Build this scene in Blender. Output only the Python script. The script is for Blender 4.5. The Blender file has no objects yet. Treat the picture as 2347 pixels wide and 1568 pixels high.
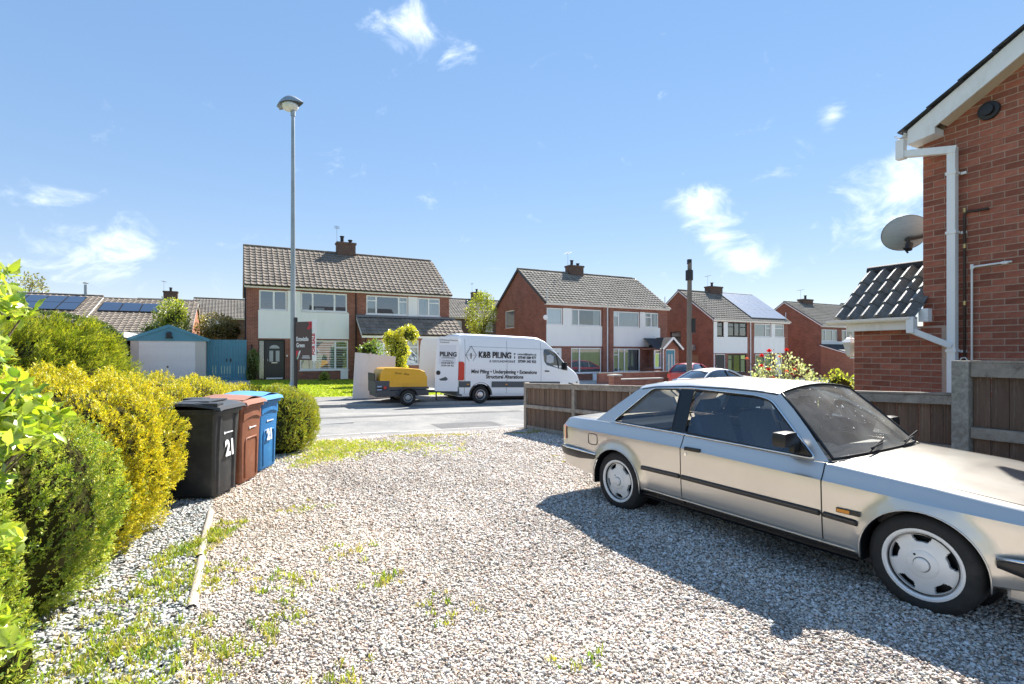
import bpy, bmesh, math, random
import numpy as np
from mathutils import Vector, Matrix
R = math.radians
rng = np.random.default_rng(7); random.seed(7)
sc = bpy.context.scene
col = sc.collection

# ------------------------------------------------------------ camera, sky, sun, exposure
cam_d = bpy.data.cameras.new('camera'); cam = bpy.data.objects.new('camera', cam_d); col.objects.link(cam)
cam.location = (0, 0, 1.5); cam.rotation_euler = (R(90), 0, 0)
cam_d.sensor_width = 36; cam_d.lens = 36 * 1200 / 2347; cam_d.shift_y = 23 / 2347
cam_d.clip_start = 0.05; cam_d.clip_end = 6000
sc.camera = cam
SUN_AZ, SUN_EL = R(27), R(43)
w = bpy.data.worlds.new('World'); sc.world = w; w.use_nodes = True
nt = w.node_tree; N = nt.nodes; Lk = nt.links
bg = N['Background']; bg.inputs['Strength'].default_value = 0.15
sky = N.new('ShaderNodeTexSky'); sky.sky_type = 'NISHITA'; sky.sun_disc = False
sky.sun_elevation = SUN_EL; sky.sun_rotation = SUN_AZ; sky.air_density = 1.0; sky.dust_density = 0.0; sky.ozone_density = 1.3; sky.altitude = 50
tc = N.new('ShaderNodeTexCoord')
# thin cirrus and small fair-weather clouds: noise in direction space plus a few loose patches
def wn(t, **k):
    n = N.new(t)
    for a, b in k.items(): setattr(n, a, b)
    return n
def wmath(op, a, b=None, c=None):
    n = wn('ShaderNodeMath', operation=op)
    for i, v in enumerate((a, b, c)):
        if v is None: continue
        if isinstance(v, (int, float)): n.inputs[i].default_value = v
        else: Lk.new(v, n.inputs[i])
    return n.outputs[0]
mp = wn('ShaderNodeMapping'); Lk.new(tc.outputs['Generated'], mp.inputs['Vector']); mp.inputs['Scale'].default_value = (7, 7, 11)
nz = wn('ShaderNodeTexNoise'); Lk.new(mp.outputs[0], nz.inputs['Vector'])
nz.inputs['Scale'].default_value = 1.6; nz.inputs['Detail'].default_value = 9; nz.inputs['Roughness'].default_value = 0.62; nz.inputs['Distortion'].default_value = 0.5
def cdir(px, py):
    v = Vector(((px - 1173.5) / 1200, 1, (807 - py) / 1200)); v.normalize(); return v
patches = [(985, 30, .10, 1.0), (930, 65, .10, .8), (1030, 60, .08, .75), (1615, 465, .075, 1.0), (1645, 540, .075, 1.0), (1700, 595, .07, .9), (2060, 440, .11, .95), (1990, 480, .09, .75), (1910, 268, .035, 1.0), (230, 610, .14, .72), (300, 590, .10, .65), (120, 570, .12, .6), (30, 600, .12, .5), (900, 110, .06, .5)]
acc = None
for (px, py, rad, st) in patches:
    d = cdir(px, py)
    vm = wn('ShaderNodeVectorMath', operation='DISTANCE'); Lk.new(tc.outputs['Generated'], vm.inputs[0]); vm.inputs[1].default_value = d
    fall = wmath('MULTIPLY', wmath('SMOOTH_MIN', wmath('MAXIMUM', wmath('SUBTRACT', 1.0, wmath('DIVIDE', vm.outputs['Value'], rad)), 0.0), 1.0, 0.05), st)
    acc = fall if acc is None else wmath('MAXIMUM', acc, fall)
mr = wn('ShaderNodeMapRange', interpolation_type='SMOOTHSTEP')
Lk.new(wmath('ADD', nz.outputs['Fac'], wmath('MULTIPLY', acc, 0.36)), mr.inputs['Value'])
mr.inputs['From Min'].default_value = 0.62; mr.inputs['From Max'].default_value = 1.08
mr.inputs['To Min'].default_value = 0; mr.inputs['To Max'].default_value = 0.95
mx = wn('ShaderNodeMix', data_type='RGBA'); Lk.new(mr.outputs[0], mx.inputs['Factor']); 
gm_ = wn('ShaderNodeGamma'); gm_.inputs['Gamma'].default_value = .36; Lk.new(sky.outputs[0], gm_.inputs['Color'])
sc_ = wn('ShaderNodeVectorMath', operation='SCALE'); sc_.inputs['Scale'].default_value = 1.17; hs_ = wn('ShaderNodeHueSaturation'); hs_.inputs['Saturation'].default_value = 2.08; Lk.new(gm_.outputs[0], hs_.inputs['Color']); tn_ = wn('ShaderNodeVectorMath', operation='MULTIPLY'); tn_.inputs[1].default_value = (.99, .958, 1.045); Lk.new(hs_.outputs[0], tn_.inputs[0]); Lk.new(tn_.outputs[0], sc_.inputs[0]); Lk.new(sc_.outputs[0], mx.inputs['A']); mx.inputs['B'].default_value = (4.2, 4.35, 4.5, 1)
Lk.new(mx.outputs['Result'], bg.inputs['Color'])
sl = bpy.data.lights.new('sun', 'SUN'); sun = bpy.data.objects.new('sun', sl); col.objects.link(sun)
sl.energy = 4.4; sl.angle = R(0.5); sl.color = (1, 0.955, 0.885)
SD = Vector((math.sin(SUN_AZ) * math.cos(SUN_EL), math.cos(SUN_AZ) * math.cos(SUN_EL), math.sin(SUN_EL)))
sun.rotation_euler = SD.to_track_quat('Z', 'Y').to_euler(); sun.location = (20, 34, 40)
vs = sc.view_settings
vs.view_transform = 'Standard'; vs.look = 'None'; vs.exposure = 1.45; vs.gamma = 1; vs.use_curve_mapping = False
sc.cycles.max_bounces = 8; sc.cycles.transparent_max_bounces = 16; sc.cycles.use_denoising = True; sc.cycles.caustics_reflective = False; sc.cycles.caustics_refractive = False

# ------------------------------------------------------------ frames and terrain
TH = R(27.7); CT, ST = math.cos(TH), math.sin(TH)      # the street runs along a, away from it is b
def W(a, b): return (a * CT - b * ST, a * ST + b * CT)
def AB(x, y): return (x * CT + y * ST, -x * ST + y * CT)
KB = [-80, -6, 1.5, 4.1, 10.6, 12.5, 15.7, 19.1, 21.5, 31.5, 60, 400]
KZ = [.15, .0, -.055, -.085, -.24, -.41, -.37, -.43, -.33, -.05, .2, .2]
def Z(a, b):
    z = float(np.interp(b, KB, KZ)); k = min(1, max(0, (b - 7) / 5.5))
    z -= .02 * k * (min(90, max(-60, a)) - 2.2)
    if b < 11 and a > 6.0: z -= min(.45, (a - 6.0) * .5) * min(1, (11 - b) / 1.5)
    return z
def ZN(a, b):
    z = np.interp(b, KB, KZ); k = np.clip((b - 7) / 5.5, 0, 1)
    return z - .02 * k * (np.clip(a, -60, 90) - 2.2)

# ------------------------------------------------------------ materials
MATS = {}
def nodes(name):
    m = bpy.data.materials.new(name); m.use_nodes = True; t = m.node_tree
    p = t.nodes['Principled BSDF']; return m, t, p
def M(name, c, rough=.7, metal=0., var=.12, ns=6., bump=0., bs=40., spec=.5, orand=0., coat=0., stain=None, stain_s=1.5, stain_t=(.5, .75), stretch=None):
    if name in MATS: return MATS[name]
    m, t, p = nodes(name); L = t.links
    tcn = t.nodes.new('ShaderNodeTexCoord'); vec = tcn.outputs['Object']
    if stretch:
        mpn = t.nodes.new('ShaderNodeMapping'); mpn.inputs['Scale'].default_value = stretch; L.new(vec, mpn.inputs[0]); vec = mpn.outputs[0]
    n = t.nodes.new('ShaderNodeTexNoise'); n.inputs['Scale'].default_value = ns; n.inputs['Detail'].default_value = 6; n.inputs['Roughness'].default_value = .65; L.new(vec, n.inputs['Vector'])
    mixn = t.nodes.new('ShaderNodeMix'); mixn.data_type = 'RGBA'; L.new(n.outputs['Fac'], mixn.inputs['Factor'])
    mixn.inputs['A'].default_value = (*[max(0, v * (1 - var * 1.6)) for v in c], 1); mixn.inputs['B'].default_value = (*[min(1, v * (1 + var * 1.6)) for v in c], 1)
    out = mixn.outputs['Result']
    if stain:
        n2 = t.nodes.new('ShaderNodeTexNoise'); n2.inputs['Scale'].default_value = stain_s; n2.inputs['Detail'].default_value = 8; n2.inputs['Roughness'].default_value = .7; L.new(vec, n2.inputs['Vector'])
        r2 = t.nodes.new('ShaderNodeMapRange'); r2.inputs['From Min'].default_value = stain_t[0]; r2.inputs['From Max'].default_value = stain_t[1]; L.new(n2.outputs['Fac'], r2.inputs['Value'])
        m2 = t.nodes.new('ShaderNodeMix'); m2.data_type = 'RGBA'; L.new(r2.outputs[0], m2.inputs['Factor']); L.new(out, m2.inputs['A']); m2.inputs['B'].default_value = (*stain, 1); out = m2.outputs['Result']
    if orand:
        oi = t.nodes.new('ShaderNodeObjectInfo'); hs = t.nodes.new('ShaderNodeHueSaturation')
        r3 = t.nodes.new('ShaderNodeMapRange'); r3.inputs['To Min'].default_value = 1 - orand; r3.inputs['To Max'].default_value = 1 + orand; L.new(oi.outputs['Random'], r3.inputs['Value']); L.new(r3.outputs[0], hs.inputs['Value']); L.new(out, hs.inputs['Color']); out = hs.outputs[0]
    L.new(out, p.inputs['Base Color'])
    p.inputs['Roughness'].default_value = rough; p.inputs['Metallic'].default_value = metal; p.inputs['Specular IOR Level'].default_value = spec
    p.inputs['Coat Weight'].default_value = coat; p.inputs['Coat Roughness'].default_value = .05
    if bump:
        nb = t.nodes.new('ShaderNodeTexNoise'); nb.inputs['Scale'].default_value = bs; nb.inputs['Detail'].default_value = 5; L.new(vec, nb.inputs['Vector'])
        b = t.nodes.new('ShaderNodeBump'); b.inputs['Strength'].default_value = min(1, bump); b.inputs['Distance'].default_value = .02; L.new(nb.outputs['Fac'], b.inputs['Height']); L.new(b.outputs[0], p.inputs['Normal'])
    MATS[name] = m; return m
def brick_mat(name, c1, c2, mortar, var=.35):
    m, t, p = nodes(name); L = t.links
    tcn = t.nodes.new('ShaderNodeTexCoord'); sp = t.nodes.new('ShaderNodeSeparateXYZ'); L.new(tcn.outputs['Object'], sp.inputs[0])
    ad = t.nodes.new('ShaderNodeMath'); L.new(sp.outputs[0], ad.inputs[0]); L.new(sp.outputs[1], ad.inputs[1])
    cb = t.nodes.new('ShaderNodeCombineXYZ'); L.new(ad.outputs[0], cb.inputs[0]); L.new(sp.outputs[2], cb.inputs[1])
    bt = t.nodes.new('ShaderNodeTexBrick'); L.new(cb.outputs[0], bt.inputs['Vector']); bt.inputs['Scale'].default_value = 1
    bt.inputs['Brick Width'].default_value = .225; bt.inputs['Row Height'].default_value = .075; bt.inputs['Mortar Size'].default_value = .006; bt.inputs['Mortar Smooth'].default_value = .2; bt.inputs['Bias'].default_value = -.1
    bt.inputs['Color1'].default_value = (*c1, 1); bt.inputs['Color2'].default_value = (*c2, 1); bt.inputs['Mortar'].default_value = (*mortar, 1)
    n = t.nodes.new('ShaderNodeTexNoise'); n.inputs['Scale'].default_value = 1.3; n.inputs['Detail'].default_value = 8; L.new(tcn.outputs['Object'], n.inputs['Vector'])
    r2 = t.nodes.new('ShaderNodeMapRange'); r2.inputs['To Min'].default_value = 1 - var; r2.inputs['To Max'].default_value = 1 + var; L.new(n.outputs['Fac'], r2.inputs['Value'])
    hs = t.nodes.new('ShaderNodeHueSaturation'); L.new(r2.outputs[0], hs.inputs['Value']); L.new(bt.outputs['Color'], hs.inputs['Color']); L.new(hs.outputs[0], p.inputs['Base Color'])
    b = t.nodes.new('ShaderNodeBump'); b.invert = True; b.inputs['Strength'].default_value = .6; b.inputs['Distance'].default_value = .008; L.new(bt.outputs['Fac'], b.inputs['Height']); L.new(b.outputs[0], p.inputs['Normal'])
    p.inputs['Roughness'].default_value = .88; p.inputs['Specular IOR Level'].default_value = .25
    MATS[name] = m; return m
def glass_mat(name, tint, refl=.12, rough=0.0, dust_haze=0.0):
    m = bpy.data.materials.new(name); m.use_nodes = True; t = m.node_tree; t.nodes.clear(); L = t.links
    o = t.nodes.new('ShaderNodeOutputMaterial'); mix = t.nodes.new('ShaderNodeMixShader'); tr = t.nodes.new('ShaderNodeBsdfTransparent'); gl = t.nodes.new('ShaderNodeBsdfGlossy')
    tr.inputs['Color'].default_value = (*tint, 1); gl.inputs['Roughness'].default_value = rough; gl.inputs['Color'].default_value = (.86, .94, 1, 1)
    fr = t.nodes.new('ShaderNodeLayerWeight'); fr.inputs['Blend'].default_value = .35
    mr_ = t.nodes.new('ShaderNodeMapRange'); mr_.inputs['To Min'].default_value = refl; mr_.inputs['To Max'].default_value = .95; L.new(fr.outputs['Fresnel'], mr_.inputs['Value'])
    L.new(mr_.outputs[0], mix.inputs[0]); L.new(tr.outputs[0], mix.inputs[1]); L.new(gl.outputs[0], mix.inputs[2]); outp = mix.outputs[0]
    if dust_haze:
        df = t.nodes.new('ShaderNodeBsdfDiffuse'); df.inputs[0].default_value = (.75, .72, .66, 1); tl = t.nodes.new('ShaderNodeBsdfTranslucent'); tl.inputs[0].default_value = (.8, .77, .7, 1); ad = t.nodes.new('ShaderNodeMixShader'); ad.inputs[0].default_value = .5; L.new(df.outputs[0], ad.inputs[1]); L.new(tl.outputs[0], ad.inputs[2])
        tcn = t.nodes.new('ShaderNodeTexCoord'); nz_ = t.nodes.new('ShaderNodeTexNoise'); nz_.inputs['Scale'].default_value = 4; nz_.inputs['Detail'].default_value = 8; L.new(tcn.outputs['Object'], nz_.inputs['Vector']); mm = t.nodes.new('ShaderNodeMath'); mm.operation = 'MULTIPLY'; mm.inputs[1].default_value = dust_haze * 2; L.new(nz_.outputs['Fac'], mm.inputs[0])
        m3 = t.nodes.new('ShaderNodeMixShader'); L.new(mm.outputs[0], m3.inputs[0]); L.new(outp, m3.inputs[1]); L.new(ad.outputs[0], m3.inputs[2]); outp = m3.outputs[0]
    L.new(outp, o.inputs[0])
    MATS[name] = m; return m
def leaf_mat(name, c=None, trans=.45, gloss=.08, rough=.5):
    m = bpy.data.materials.new(name); m.use_nodes = True; t = m.node_tree; t.nodes.clear(); L = t.links
    o = t.nodes.new('ShaderNodeOutputMaterial'); d = t.nodes.new('ShaderNodeBsdfDiffuse'); tl = t.nodes.new('ShaderNodeBsdfTranslucent'); g = t.nodes.new('ShaderNodeBsdfGlossy'); g.inputs['Roughness'].default_value = rough
    if c is None:
        a = t.nodes.new('ShaderNodeAttribute'); a.attribute_name = 'Col'; cs = a.outputs['Color']
    else:
        a = t.nodes.new('ShaderNodeRGB'); a.outputs[0].default_value = (*c, 1); cs = a.outputs[0]
    L.new(cs, d.inputs[0])
    gm = t.nodes.new('ShaderNodeMix'); gm.data_type = 'RGBA'; gm.blend_type = 'MULTIPLY'; gm.inputs['Factor'].default_value = 1; L.new(cs, gm.inputs['A']); gm.inputs['B'].default_value = (1.25, 1.25, .55, 1); L.new(gm.outputs['Result'], tl.inputs[0])
    m1 = t.nodes.new('ShaderNodeMixShader'); m1.inputs[0].default_value = trans; L.new(d.outputs[0], m1.inputs[1]); L.new(tl.outputs[0], m1.inputs[2])
    m2 = t.nodes.new('ShaderNodeMixShader'); m2.inputs[0].default_value = gloss; L.new(m1.outputs[0], m2.inputs[1]); L.new(g.outputs[0], m2.inputs[2]); L.new(m2.outputs[0], o.inputs[0])
    MATS[name] = m; return m
def attr_mat(name, rough=.8, spec=.3, bump=0):
    m, t, p = nodes(name); a = t.nodes.new('ShaderNodeAttribute'); a.attribute_name = 'Col'; t.links.new(a.outputs['Color'], p.inputs['Base Color']); p.inputs['Roughness'].default_value = rough; p.inputs['Specular IOR Level'].default_value = spec
    MATS[name] = m; return m

# ------------------------------------------------------------ mesh helpers
class MB:
    def __init__(s): s.v = []; s.f = []
    def add(s, vs_, fs_):
        k = len(s.v); s.v += [tuple(p) for p in vs_]; s.f += [tuple(i + k for i in q) for q in fs_]; return s
    def box(s, x0, x1, y0, y1, z0, z1):
        return s.add([(x0, y0, z0), (x1, y0, z0), (x1, y1, z0), (x0, y1, z0), (x0, y0, z1), (x1, y0, z1), (x1, y1, z1), (x0, y1, z1)],
                     [(0, 3, 2, 1), (4, 5, 6, 7), (0, 1, 5, 4), (1, 2, 6, 5), (2, 3, 7, 6), (3, 0, 4, 7)])
    def quad(s, a, b, c, d): return s.add([a, b, c, d], [(0, 1, 2, 3)])
    def poly(s, pts): return s.add(pts, [tuple(range(len(pts)))])
    def prism(s, pts, axis, t0, t1):
        """pts 2D outline; extruded along axis from t0 to t1. axis 0: pts=(y,z); 1: (x,z); 2: (x,y)"""
        def mk(p, t): return (t, p[0], p[1]) if axis == 0 else (p[0], t, p[1]) if axis == 1 else (p[0], p[1], t)
        n = len(pts); vs_ = [mk(p, t0) for p in pts] + [mk(p, t1) for p in pts]
        return s.add(vs_, [tuple(range(n)), tuple(range(2 * n - 1, n - 1, -1))] + [(i, i + n, (i + 1) % n + n, (i + 1) % n) for i in range(n)])
    def tube(s, pts, r, n=8, caps=True, closed=False):
        pts = [Vector(p) for p in pts]; rs = r if isinstance(r, (list, tuple)) else [r] * len(pts); k0 = len(s.v); m = len(pts)
        up = None
        for i, p in enumerate(pts):
            if closed: d = pts[(i + 1) % m] - pts[i - 1]
            else: d = (pts[min(i + 1, m - 1)] - pts[max(i - 1, 0)])
            d.normalize()
            if up is None: up = Vector((0, 0, 1)) if abs(d.z) < .9 else Vector((1, 0, 0))
            x = d.cross(up).normalized(); up = x.cross(d).normalized()
            for j in range(n):
                a = 2 * math.pi * j / n; q = p + (x * math.cos(a) + up * math.sin(a)) * rs[i]; s.v.append(tuple(q))
        for i in range(m - 1 + (1 if closed else 0)):
            for j in range(n):
                i2 = (i + 1) % m
                s.f.append((k0 + i * n + j, k0 + i * n + (j + 1) % n, k0 + i2 * n + (j + 1) % n, k0 + i2 * n + j))
        if caps and not closed:
            s.f.append(tuple(k0 + j for j in range(n))[::-1]); s.f.append(tuple(k0 + (m - 1) * n + j for j in range(n)))
        return s
    def bar(s, p, q, wd, ht, up=(0, 0, 1)):
        p, q = Vector(p), Vector(q); d = (q - p).normalized(); u = Vector(up); x = d.cross(u).normalized(); u = x.cross(d)
        c = [p + x * (i * wd / 2) + u * (j * ht / 2) for i, j in ((-1, -1), (1, -1), (1, 1), (-1, 1))]; e = [v + (q - p) for v in c]
        return s.add(c + e, [(3, 2, 1, 0), (4, 5, 6, 7)] + [(i, (i + 1) % 4, (i + 1) % 4 + 4, i + 4) for i in range(4)])
    def lathe(s, prof, n=20, axis='z', c=(0, 0, 0), caps=True):
        """prof: (radius, height) list"""
        k0 = len(s.v); m = len(prof)
        for r, h in prof:
            for j in range(n):
                a = 2 * math.pi * j / n; x, y = r * math.cos(a), r * math.sin(a)
                p = (x, y, h) if axis == 'z' else (x, h, y) if axis == 'y' else (h, x, y)
                s.v.append((p[0] + c[0], p[1] + c[1], p[2] + c[2]))
        for i in range(m - 1):
            for j in range(n): s.f.append((k0 + i * n + j, k0 + i * n + (j + 1) % n, k0 + (i + 1) * n + (j + 1) % n, k0 + (i + 1) * n + j))
        if not caps: return s
        if prof[0][0] > 1e-4: s.f.append(tuple(k0 + j for j in range(n)))
        if prof[-1][0] > 1e-4: s.f.append(tuple(k0 + (m - 1) * n + j for j in range(n)))
        return s
    def grid(s, rows):
        k0 = len(s.v); n = len(rows[0])
        for r in rows: s.v += [tuple(p) for p in r]
        for i in range(len(rows) - 1):
            for j in range(n - 1): s.f.append((k0 + i * n + j, k0 + i * n + j + 1, k0 + (i + 1) * n + j + 1, k0 + (i + 1) * n + j))
        return s
    def xf(s, mat):
        s.v = [tuple(mat @ Vector(p)) for p in s.v]; return s
    def mesh(s, name, mat, smooth=False, fixn=True, bevel=0):
        me = bpy.data.meshes.new(name); me.from_pydata(s.v, [], s.f); 
        if fixn or bevel:
            bm = bmesh.new(); bm.from_mesh(me)
            if smooth: bmesh.ops.remove_doubles(bm, verts=bm.verts, dist=1e-5)
            bmesh.ops.recalc_face_normals(bm, faces=bm.faces)
            if bevel: bmesh.ops.bevel(bm, geom=[e for e in bm.edges if len(e.link_faces) == 2 and e.calc_face_angle(0) > .5], offset=bevel, segments=2, affect='EDGES', profile=.7)
            bm.to_mesh(me); bm.free()
        if mat is not None: me.materials.append(MATS[mat] if isinstance(mat, str) else mat)
        if smooth:
            me.shade_smooth()
            if smooth != True and smooth > 0: me.set_sharp_from_angle(angle=R(smooth))
        me.update(); return me
    def build(s, name, mat, parent=None, smooth=False, bevel=0, **k):
        o = bpy.data.objects.new(name, s.mesh(name, mat, smooth, bevel=bevel)); col.objects.link(o)
        if parent is not None: o.parent = parent
        return o
def link(name, me, parent=None, loc=None, rot=None, scale=None):
    o = bpy.data.objects.new(name, me); col.objects.link(o)
    if parent is not None: o.parent = parent
    if loc is not None: o.location = loc
    if rot is not None: o.rotation_euler = rot
    if scale is not None: o.scale = scale
    return o
def tag(o, label=None, cat=None, group=None, kind=None):
    if label: o['label'] = label
    if cat: o['category'] = cat
    if group: o['group'] = group
    if kind: o['kind'] = kind
    return o
def thing(name, label, cat, loc=(0, 0, 0), rz=0, group=None):
    o = bpy.data.objects.new(name, None); o.empty_display_size = .2; col.objects.link(o); o.location = loc; o.rotation_euler = (0, 0, rz)
    return tag(o, label, cat, group)
def np_mesh(name, V, F, mat, colr=None, smooth=False):
    V = np.asarray(V, np.float32); F = np.asarray(F, np.int32); k = F.shape[1]
    me = bpy.data.meshes.new(name); me.vertices.add(len(V)); me.vertices.foreach_set('co', V.ravel())
    me.loops.add(F.size); me.loops.foreach_set('vertex_index', F.ravel())
    me.polygons.add(len(F)); me.polygons.foreach_set('loop_start', np.arange(0, F.size, k, dtype=np.int32)); me.polygons.foreach_set('loop_total', np.full(len(F), k, np.int32))
    if smooth: me.polygons.foreach_set('use_smooth', np.ones(len(F), bool))
    if colr is not None:
        a = me.attributes.new('Col', 'FLOAT_COLOR', 'POINT'); c4 = np.ones((len(V), 4), np.float32); c4[:, :3] = np.clip(colr, 0, 1); a.data.foreach_set('color', c4.ravel())
    me.update(calc_edges=True); me.materials.append(MATS[mat] if isinstance(mat, str) else mat); return me
def text_mesh(txt, size, mat, bold=0.0, ext=.001, align='CENTER', sx=1.0):
    cu = bpy.data.curves.new('lettering', 'FONT'); cu.body = txt; cu.size = size; cu.align_x = align; cu.offset = bold; cu.extrude = ext; cu.resolution_u = 3
    ob = bpy.data.objects.new('lettering', cu); col.objects.link(ob); dg = bpy.context.evaluated_depsgraph_get()
    me = bpy.data.meshes.new_from_object(ob.evaluated_get(dg)); bpy.data.objects.remove(ob); bpy.data.curves.remove(cu)
    for v in me.vertices: v.co.x *= sx
    me.materials.clear(); me.materials.append(MATS[mat]); return me

# ---- palette
brick_mat('brick_far', (.31, .115, .075), (.21, .075, .052), (.36, .28, .23))
brick_mat('brick_far_dark', (.14, .08, .06), (.10, .06, .048), (.28, .23, .19))
brick_mat('brick_far_orange', (.42, .16, .09), (.35, .12, .07), (.42, .34, .28))
M('porch_tile', (.15, .15, .14), .5, var=.4, ns=20, bump=.4, bs=80, orand=.2, stain=(.30, .30, .27), stain_s=14, stain_t=(.55, .8))
M('brick', (.33, .115, .075), .88, var=.3, ns=14, bump=.5, bs=120, spec=.25, orand=.28, stain=(.40, .22, .16), stain_s=5, stain_t=(.5, .78))
M('mortar', (.52, .38, .30), .95, var=.15, ns=20, bump=.4, bs=200, spec=.1)
M('roof_tile', (.25, .21, .17), .9, var=.35, ns=7, bump=.3, bs=60, spec=.2, orand=.2, stain=(.09, .075, .06), stain_s=1.1, stain_t=(.5, .8))
M('roof_tile_grey', (.25, .225, .19), .9, var=.3, ns=7, bump=.3, bs=60, spec=.2, orand=.2, stain=(.10, .09, .075), stain_s=.8, stain_t=(.5, .75))
M('roof_dark', (.035, .035, .04), .75, var=.3, ns=20, bump=.4, bs=80, orand=.25, stain=(.10, .10, .085), stain_s=12, stain_t=(.55, .8))
M('underlay', (.05, .045, .04), .95)
M('upvc', (.87, .87, .86), .35, var=.03, ns=3, stain=(.58, .56, .50), stain_s=2.5, stain_t=(.55, .85), stretch=(1, 1, .5))
M('panel_white', (.86, .86, .84), .6, var=.04, ns=2, stain=(.74, .74, .71), stain_s=1.2, stain_t=(.5, .9), stretch=(1, 1, .35))
M('black_pvc', (.012, .012, .013), .4, var=.1)
M('dark_door', (.022, .026, .034), .35, var=.1)
M('lead', (.17, .18, .2), .6, var=.2, ns=8)
M('curtain', (.62, .62, .58), .9, var=.1, ns=20, stretch=(12, 12, .4))
M('blind', (.72, .76, .75), .8, var=.05)
M('net', (.8, .83, .83), .9, var=.06)
M('interior', (.10, .10, .10), .9)
glass_mat('window_glass', (.74, .82, .86), .20)
glass_mat('frosted', (.5, .5, .5), .25, .25)
M('blue_paint', (.075, .24, .33), .6, var=.12, ns=5, stretch=(6, 6, .7), bump=.2)
M('garage_door', (.72, .72, .73), .5, var=.04, stain=(.58, .57, .55), stain_s=2)
M('pebbledash', (.42, .40, .38), .95, var=.9, ns=45, bump=.8, bs=50)
M('concrete', (.36, .33, .28), .92, var=.5, ns=30, bump=.5, bs=80, stain=(.16, .15, .12), stain_s=4, stain_t=(.48, .72))
M('concrete_light', (.5, .47, .42), .9, var=.12, ns=3, bump=.2, bs=60, stain=(.36, .34, .3), stain_s=.9, stain_t=(.5, .75))
M('kerb', (.38, .36, .33), .9, var=.2, ns=8, bump=.3, orand=.12)
M('white_paint', (.86, .87, .88), .28, var=.02, coat=.4)
M('solar', (.012, .016, .035), .12, var=.3, ns=2, spec=.6, coat=.6)
M('solar_glare', (.30, .32, .37), .30, spec=.8, coat=.6)  # sky glare on the cells put in as a pale base
M('alu', (.6, .6, .62), .35, metal=1, var=.1)
M('galv', (.40, .44, .46), .5, metal=.6, var=.25, ns=5, stain=(.22, .24, .25), stain_s=2, stretch=(1, 1, .3))
M('black_plastic', (.018, .018, .02), .45, var=.15, ns=30)
M('rubber', (.022, .021, .02), .8, var=.25, ns=20, stain=(.05, .045, .04), stain_s=6)
M('timber', (.22, .165, .12), .9, var=.35, ns=5, bump=.5, bs=40, stretch=(1, 1, 1), orand=.2, stain=(.34, .30, .24), stain_s=3, stain_t=(.5, .8))
M('timber_board', (.165, .105, .072), .85, var=.4, ns=8, bump=.5, bs=50, stretch=(5, 5, .6), orand=.3, stain=(.36, .31, .26), stain_s=2.0, stain_t=(.54, .72))
M('timber_grey', (.33, .285, .235), .9, var=.35, ns=6, bump=.5, bs=50, stretch=(2, 2, 2), stain=(.13, .10, .08), stain_s=5, stain_t=(.5, .72), orand=.1)
M('timber_pale', (.48, .41, .34), .9, var=.2, ns=8, bump=.4, bs=60)
# ------------------------------------------------------------ ground, road, pavements
def ground_mat(name, c1, c2, c3, s1, s2, t3=(.5, .7), rough=.95, bump=.6, bs=60, vor=0):
    m, t, p = nodes(name); L = t.links; tcn = t.nodes.new('ShaderNodeTexCoord'); vec = tcn.outputs['Object']
    n1 = t.nodes.new('ShaderNodeTexNoise'); n1.inputs['Scale'].default_value = s1; n1.inputs['Detail'].default_value = 8; n1.inputs['Roughness'].default_value = .7; L.new(vec, n1.inputs['Vector'])
    mx1 = t.nodes.new('ShaderNodeMix'); mx1.data_type = 'RGBA'; 
    if vor:
        v = t.nodes.new('ShaderNodeTexVoronoi'); v.inputs['Scale'].default_value = vor; L.new(vec, v.inputs['Vector']); sp = t.nodes.new('ShaderNodeSeparateColor'); L.new(v.outputs['Color'], sp.inputs[0]); L.new(sp.outputs[0], mx1.inputs['Factor']); h = v.outputs['Distance']
    else:
        rr = t.nodes.new('ShaderNodeMapRange'); rr.inputs['From Min'].default_value = .3; rr.inputs['From Max'].default_value = .7; L.new(n1.outputs['Fac'], rr.inputs['Value']); L.new(rr.outputs[0], mx1.inputs['Factor']); h = None
    mx1.inputs['A'].default_value = (*c1, 1); mx1.inputs['B'].default_value = (*c2, 1)
    n2 = t.nodes.new('ShaderNodeTexNoise'); n2.inputs['Scale'].default_value = s2; n2.inputs['Detail'].default_value = 7; n2.inputs['Roughness'].default_value = .65; L.new(vec, n2.inputs['Vector'])
    r2 = t.nodes.new('ShaderNodeMapRange'); r2.inputs['From Min'].default_value = t3[0]; r2.inputs['From Max'].default_value = t3[1]; L.new(n2.outputs['Fac'], r2.inputs['Value'])
    mx2 = t.nodes.new('ShaderNodeMix'); mx2.data_type = 'RGBA'; L.new(r2.outputs[0], mx2.inputs['Factor']); L.new(mx1.outputs['Result'], mx2.inputs['A']); mx2.inputs['B'].default_value = (*c3, 1); L.new(mx2.outputs['Result'], p.inputs['Base Color'])
    nb = t.nodes.new('ShaderNodeTexNoise'); nb.inputs['Scale'].default_value = bs; nb.inputs['Detail'].default_value = 4; L.new(vec, nb.inputs['Vector'])
    b = t.nodes.new('ShaderNodeBump'); b.inputs['Strength'].default_value = bump; b.inputs['Distance'].default_value = .02; L.new(h if h else nb.outputs['Fac'], b.inputs['Height']); 
    if vor: b.invert = True
    L.new(b.outputs[0], p.inputs['Normal']); p.inputs['Roughness'].default_value = rough; p.inputs['Specular IOR Level'].default_value = .2
    MATS[name] = m
ground_mat('grass_ground', (.085, .12, .02), (.13, .16, .03), (.16, .15, .05), 3, .6)
ground_mat('lawn', (.26, .32, .02), (.36, .40, .03), (.40, .38, .06), 6, 1.2)
ground_mat('asphalt', (.18, .18, .178), (.28, .275, .26), (.37, .35, .32), 14, .7, (.42, .72), bump=.35, bs=160)
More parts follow.
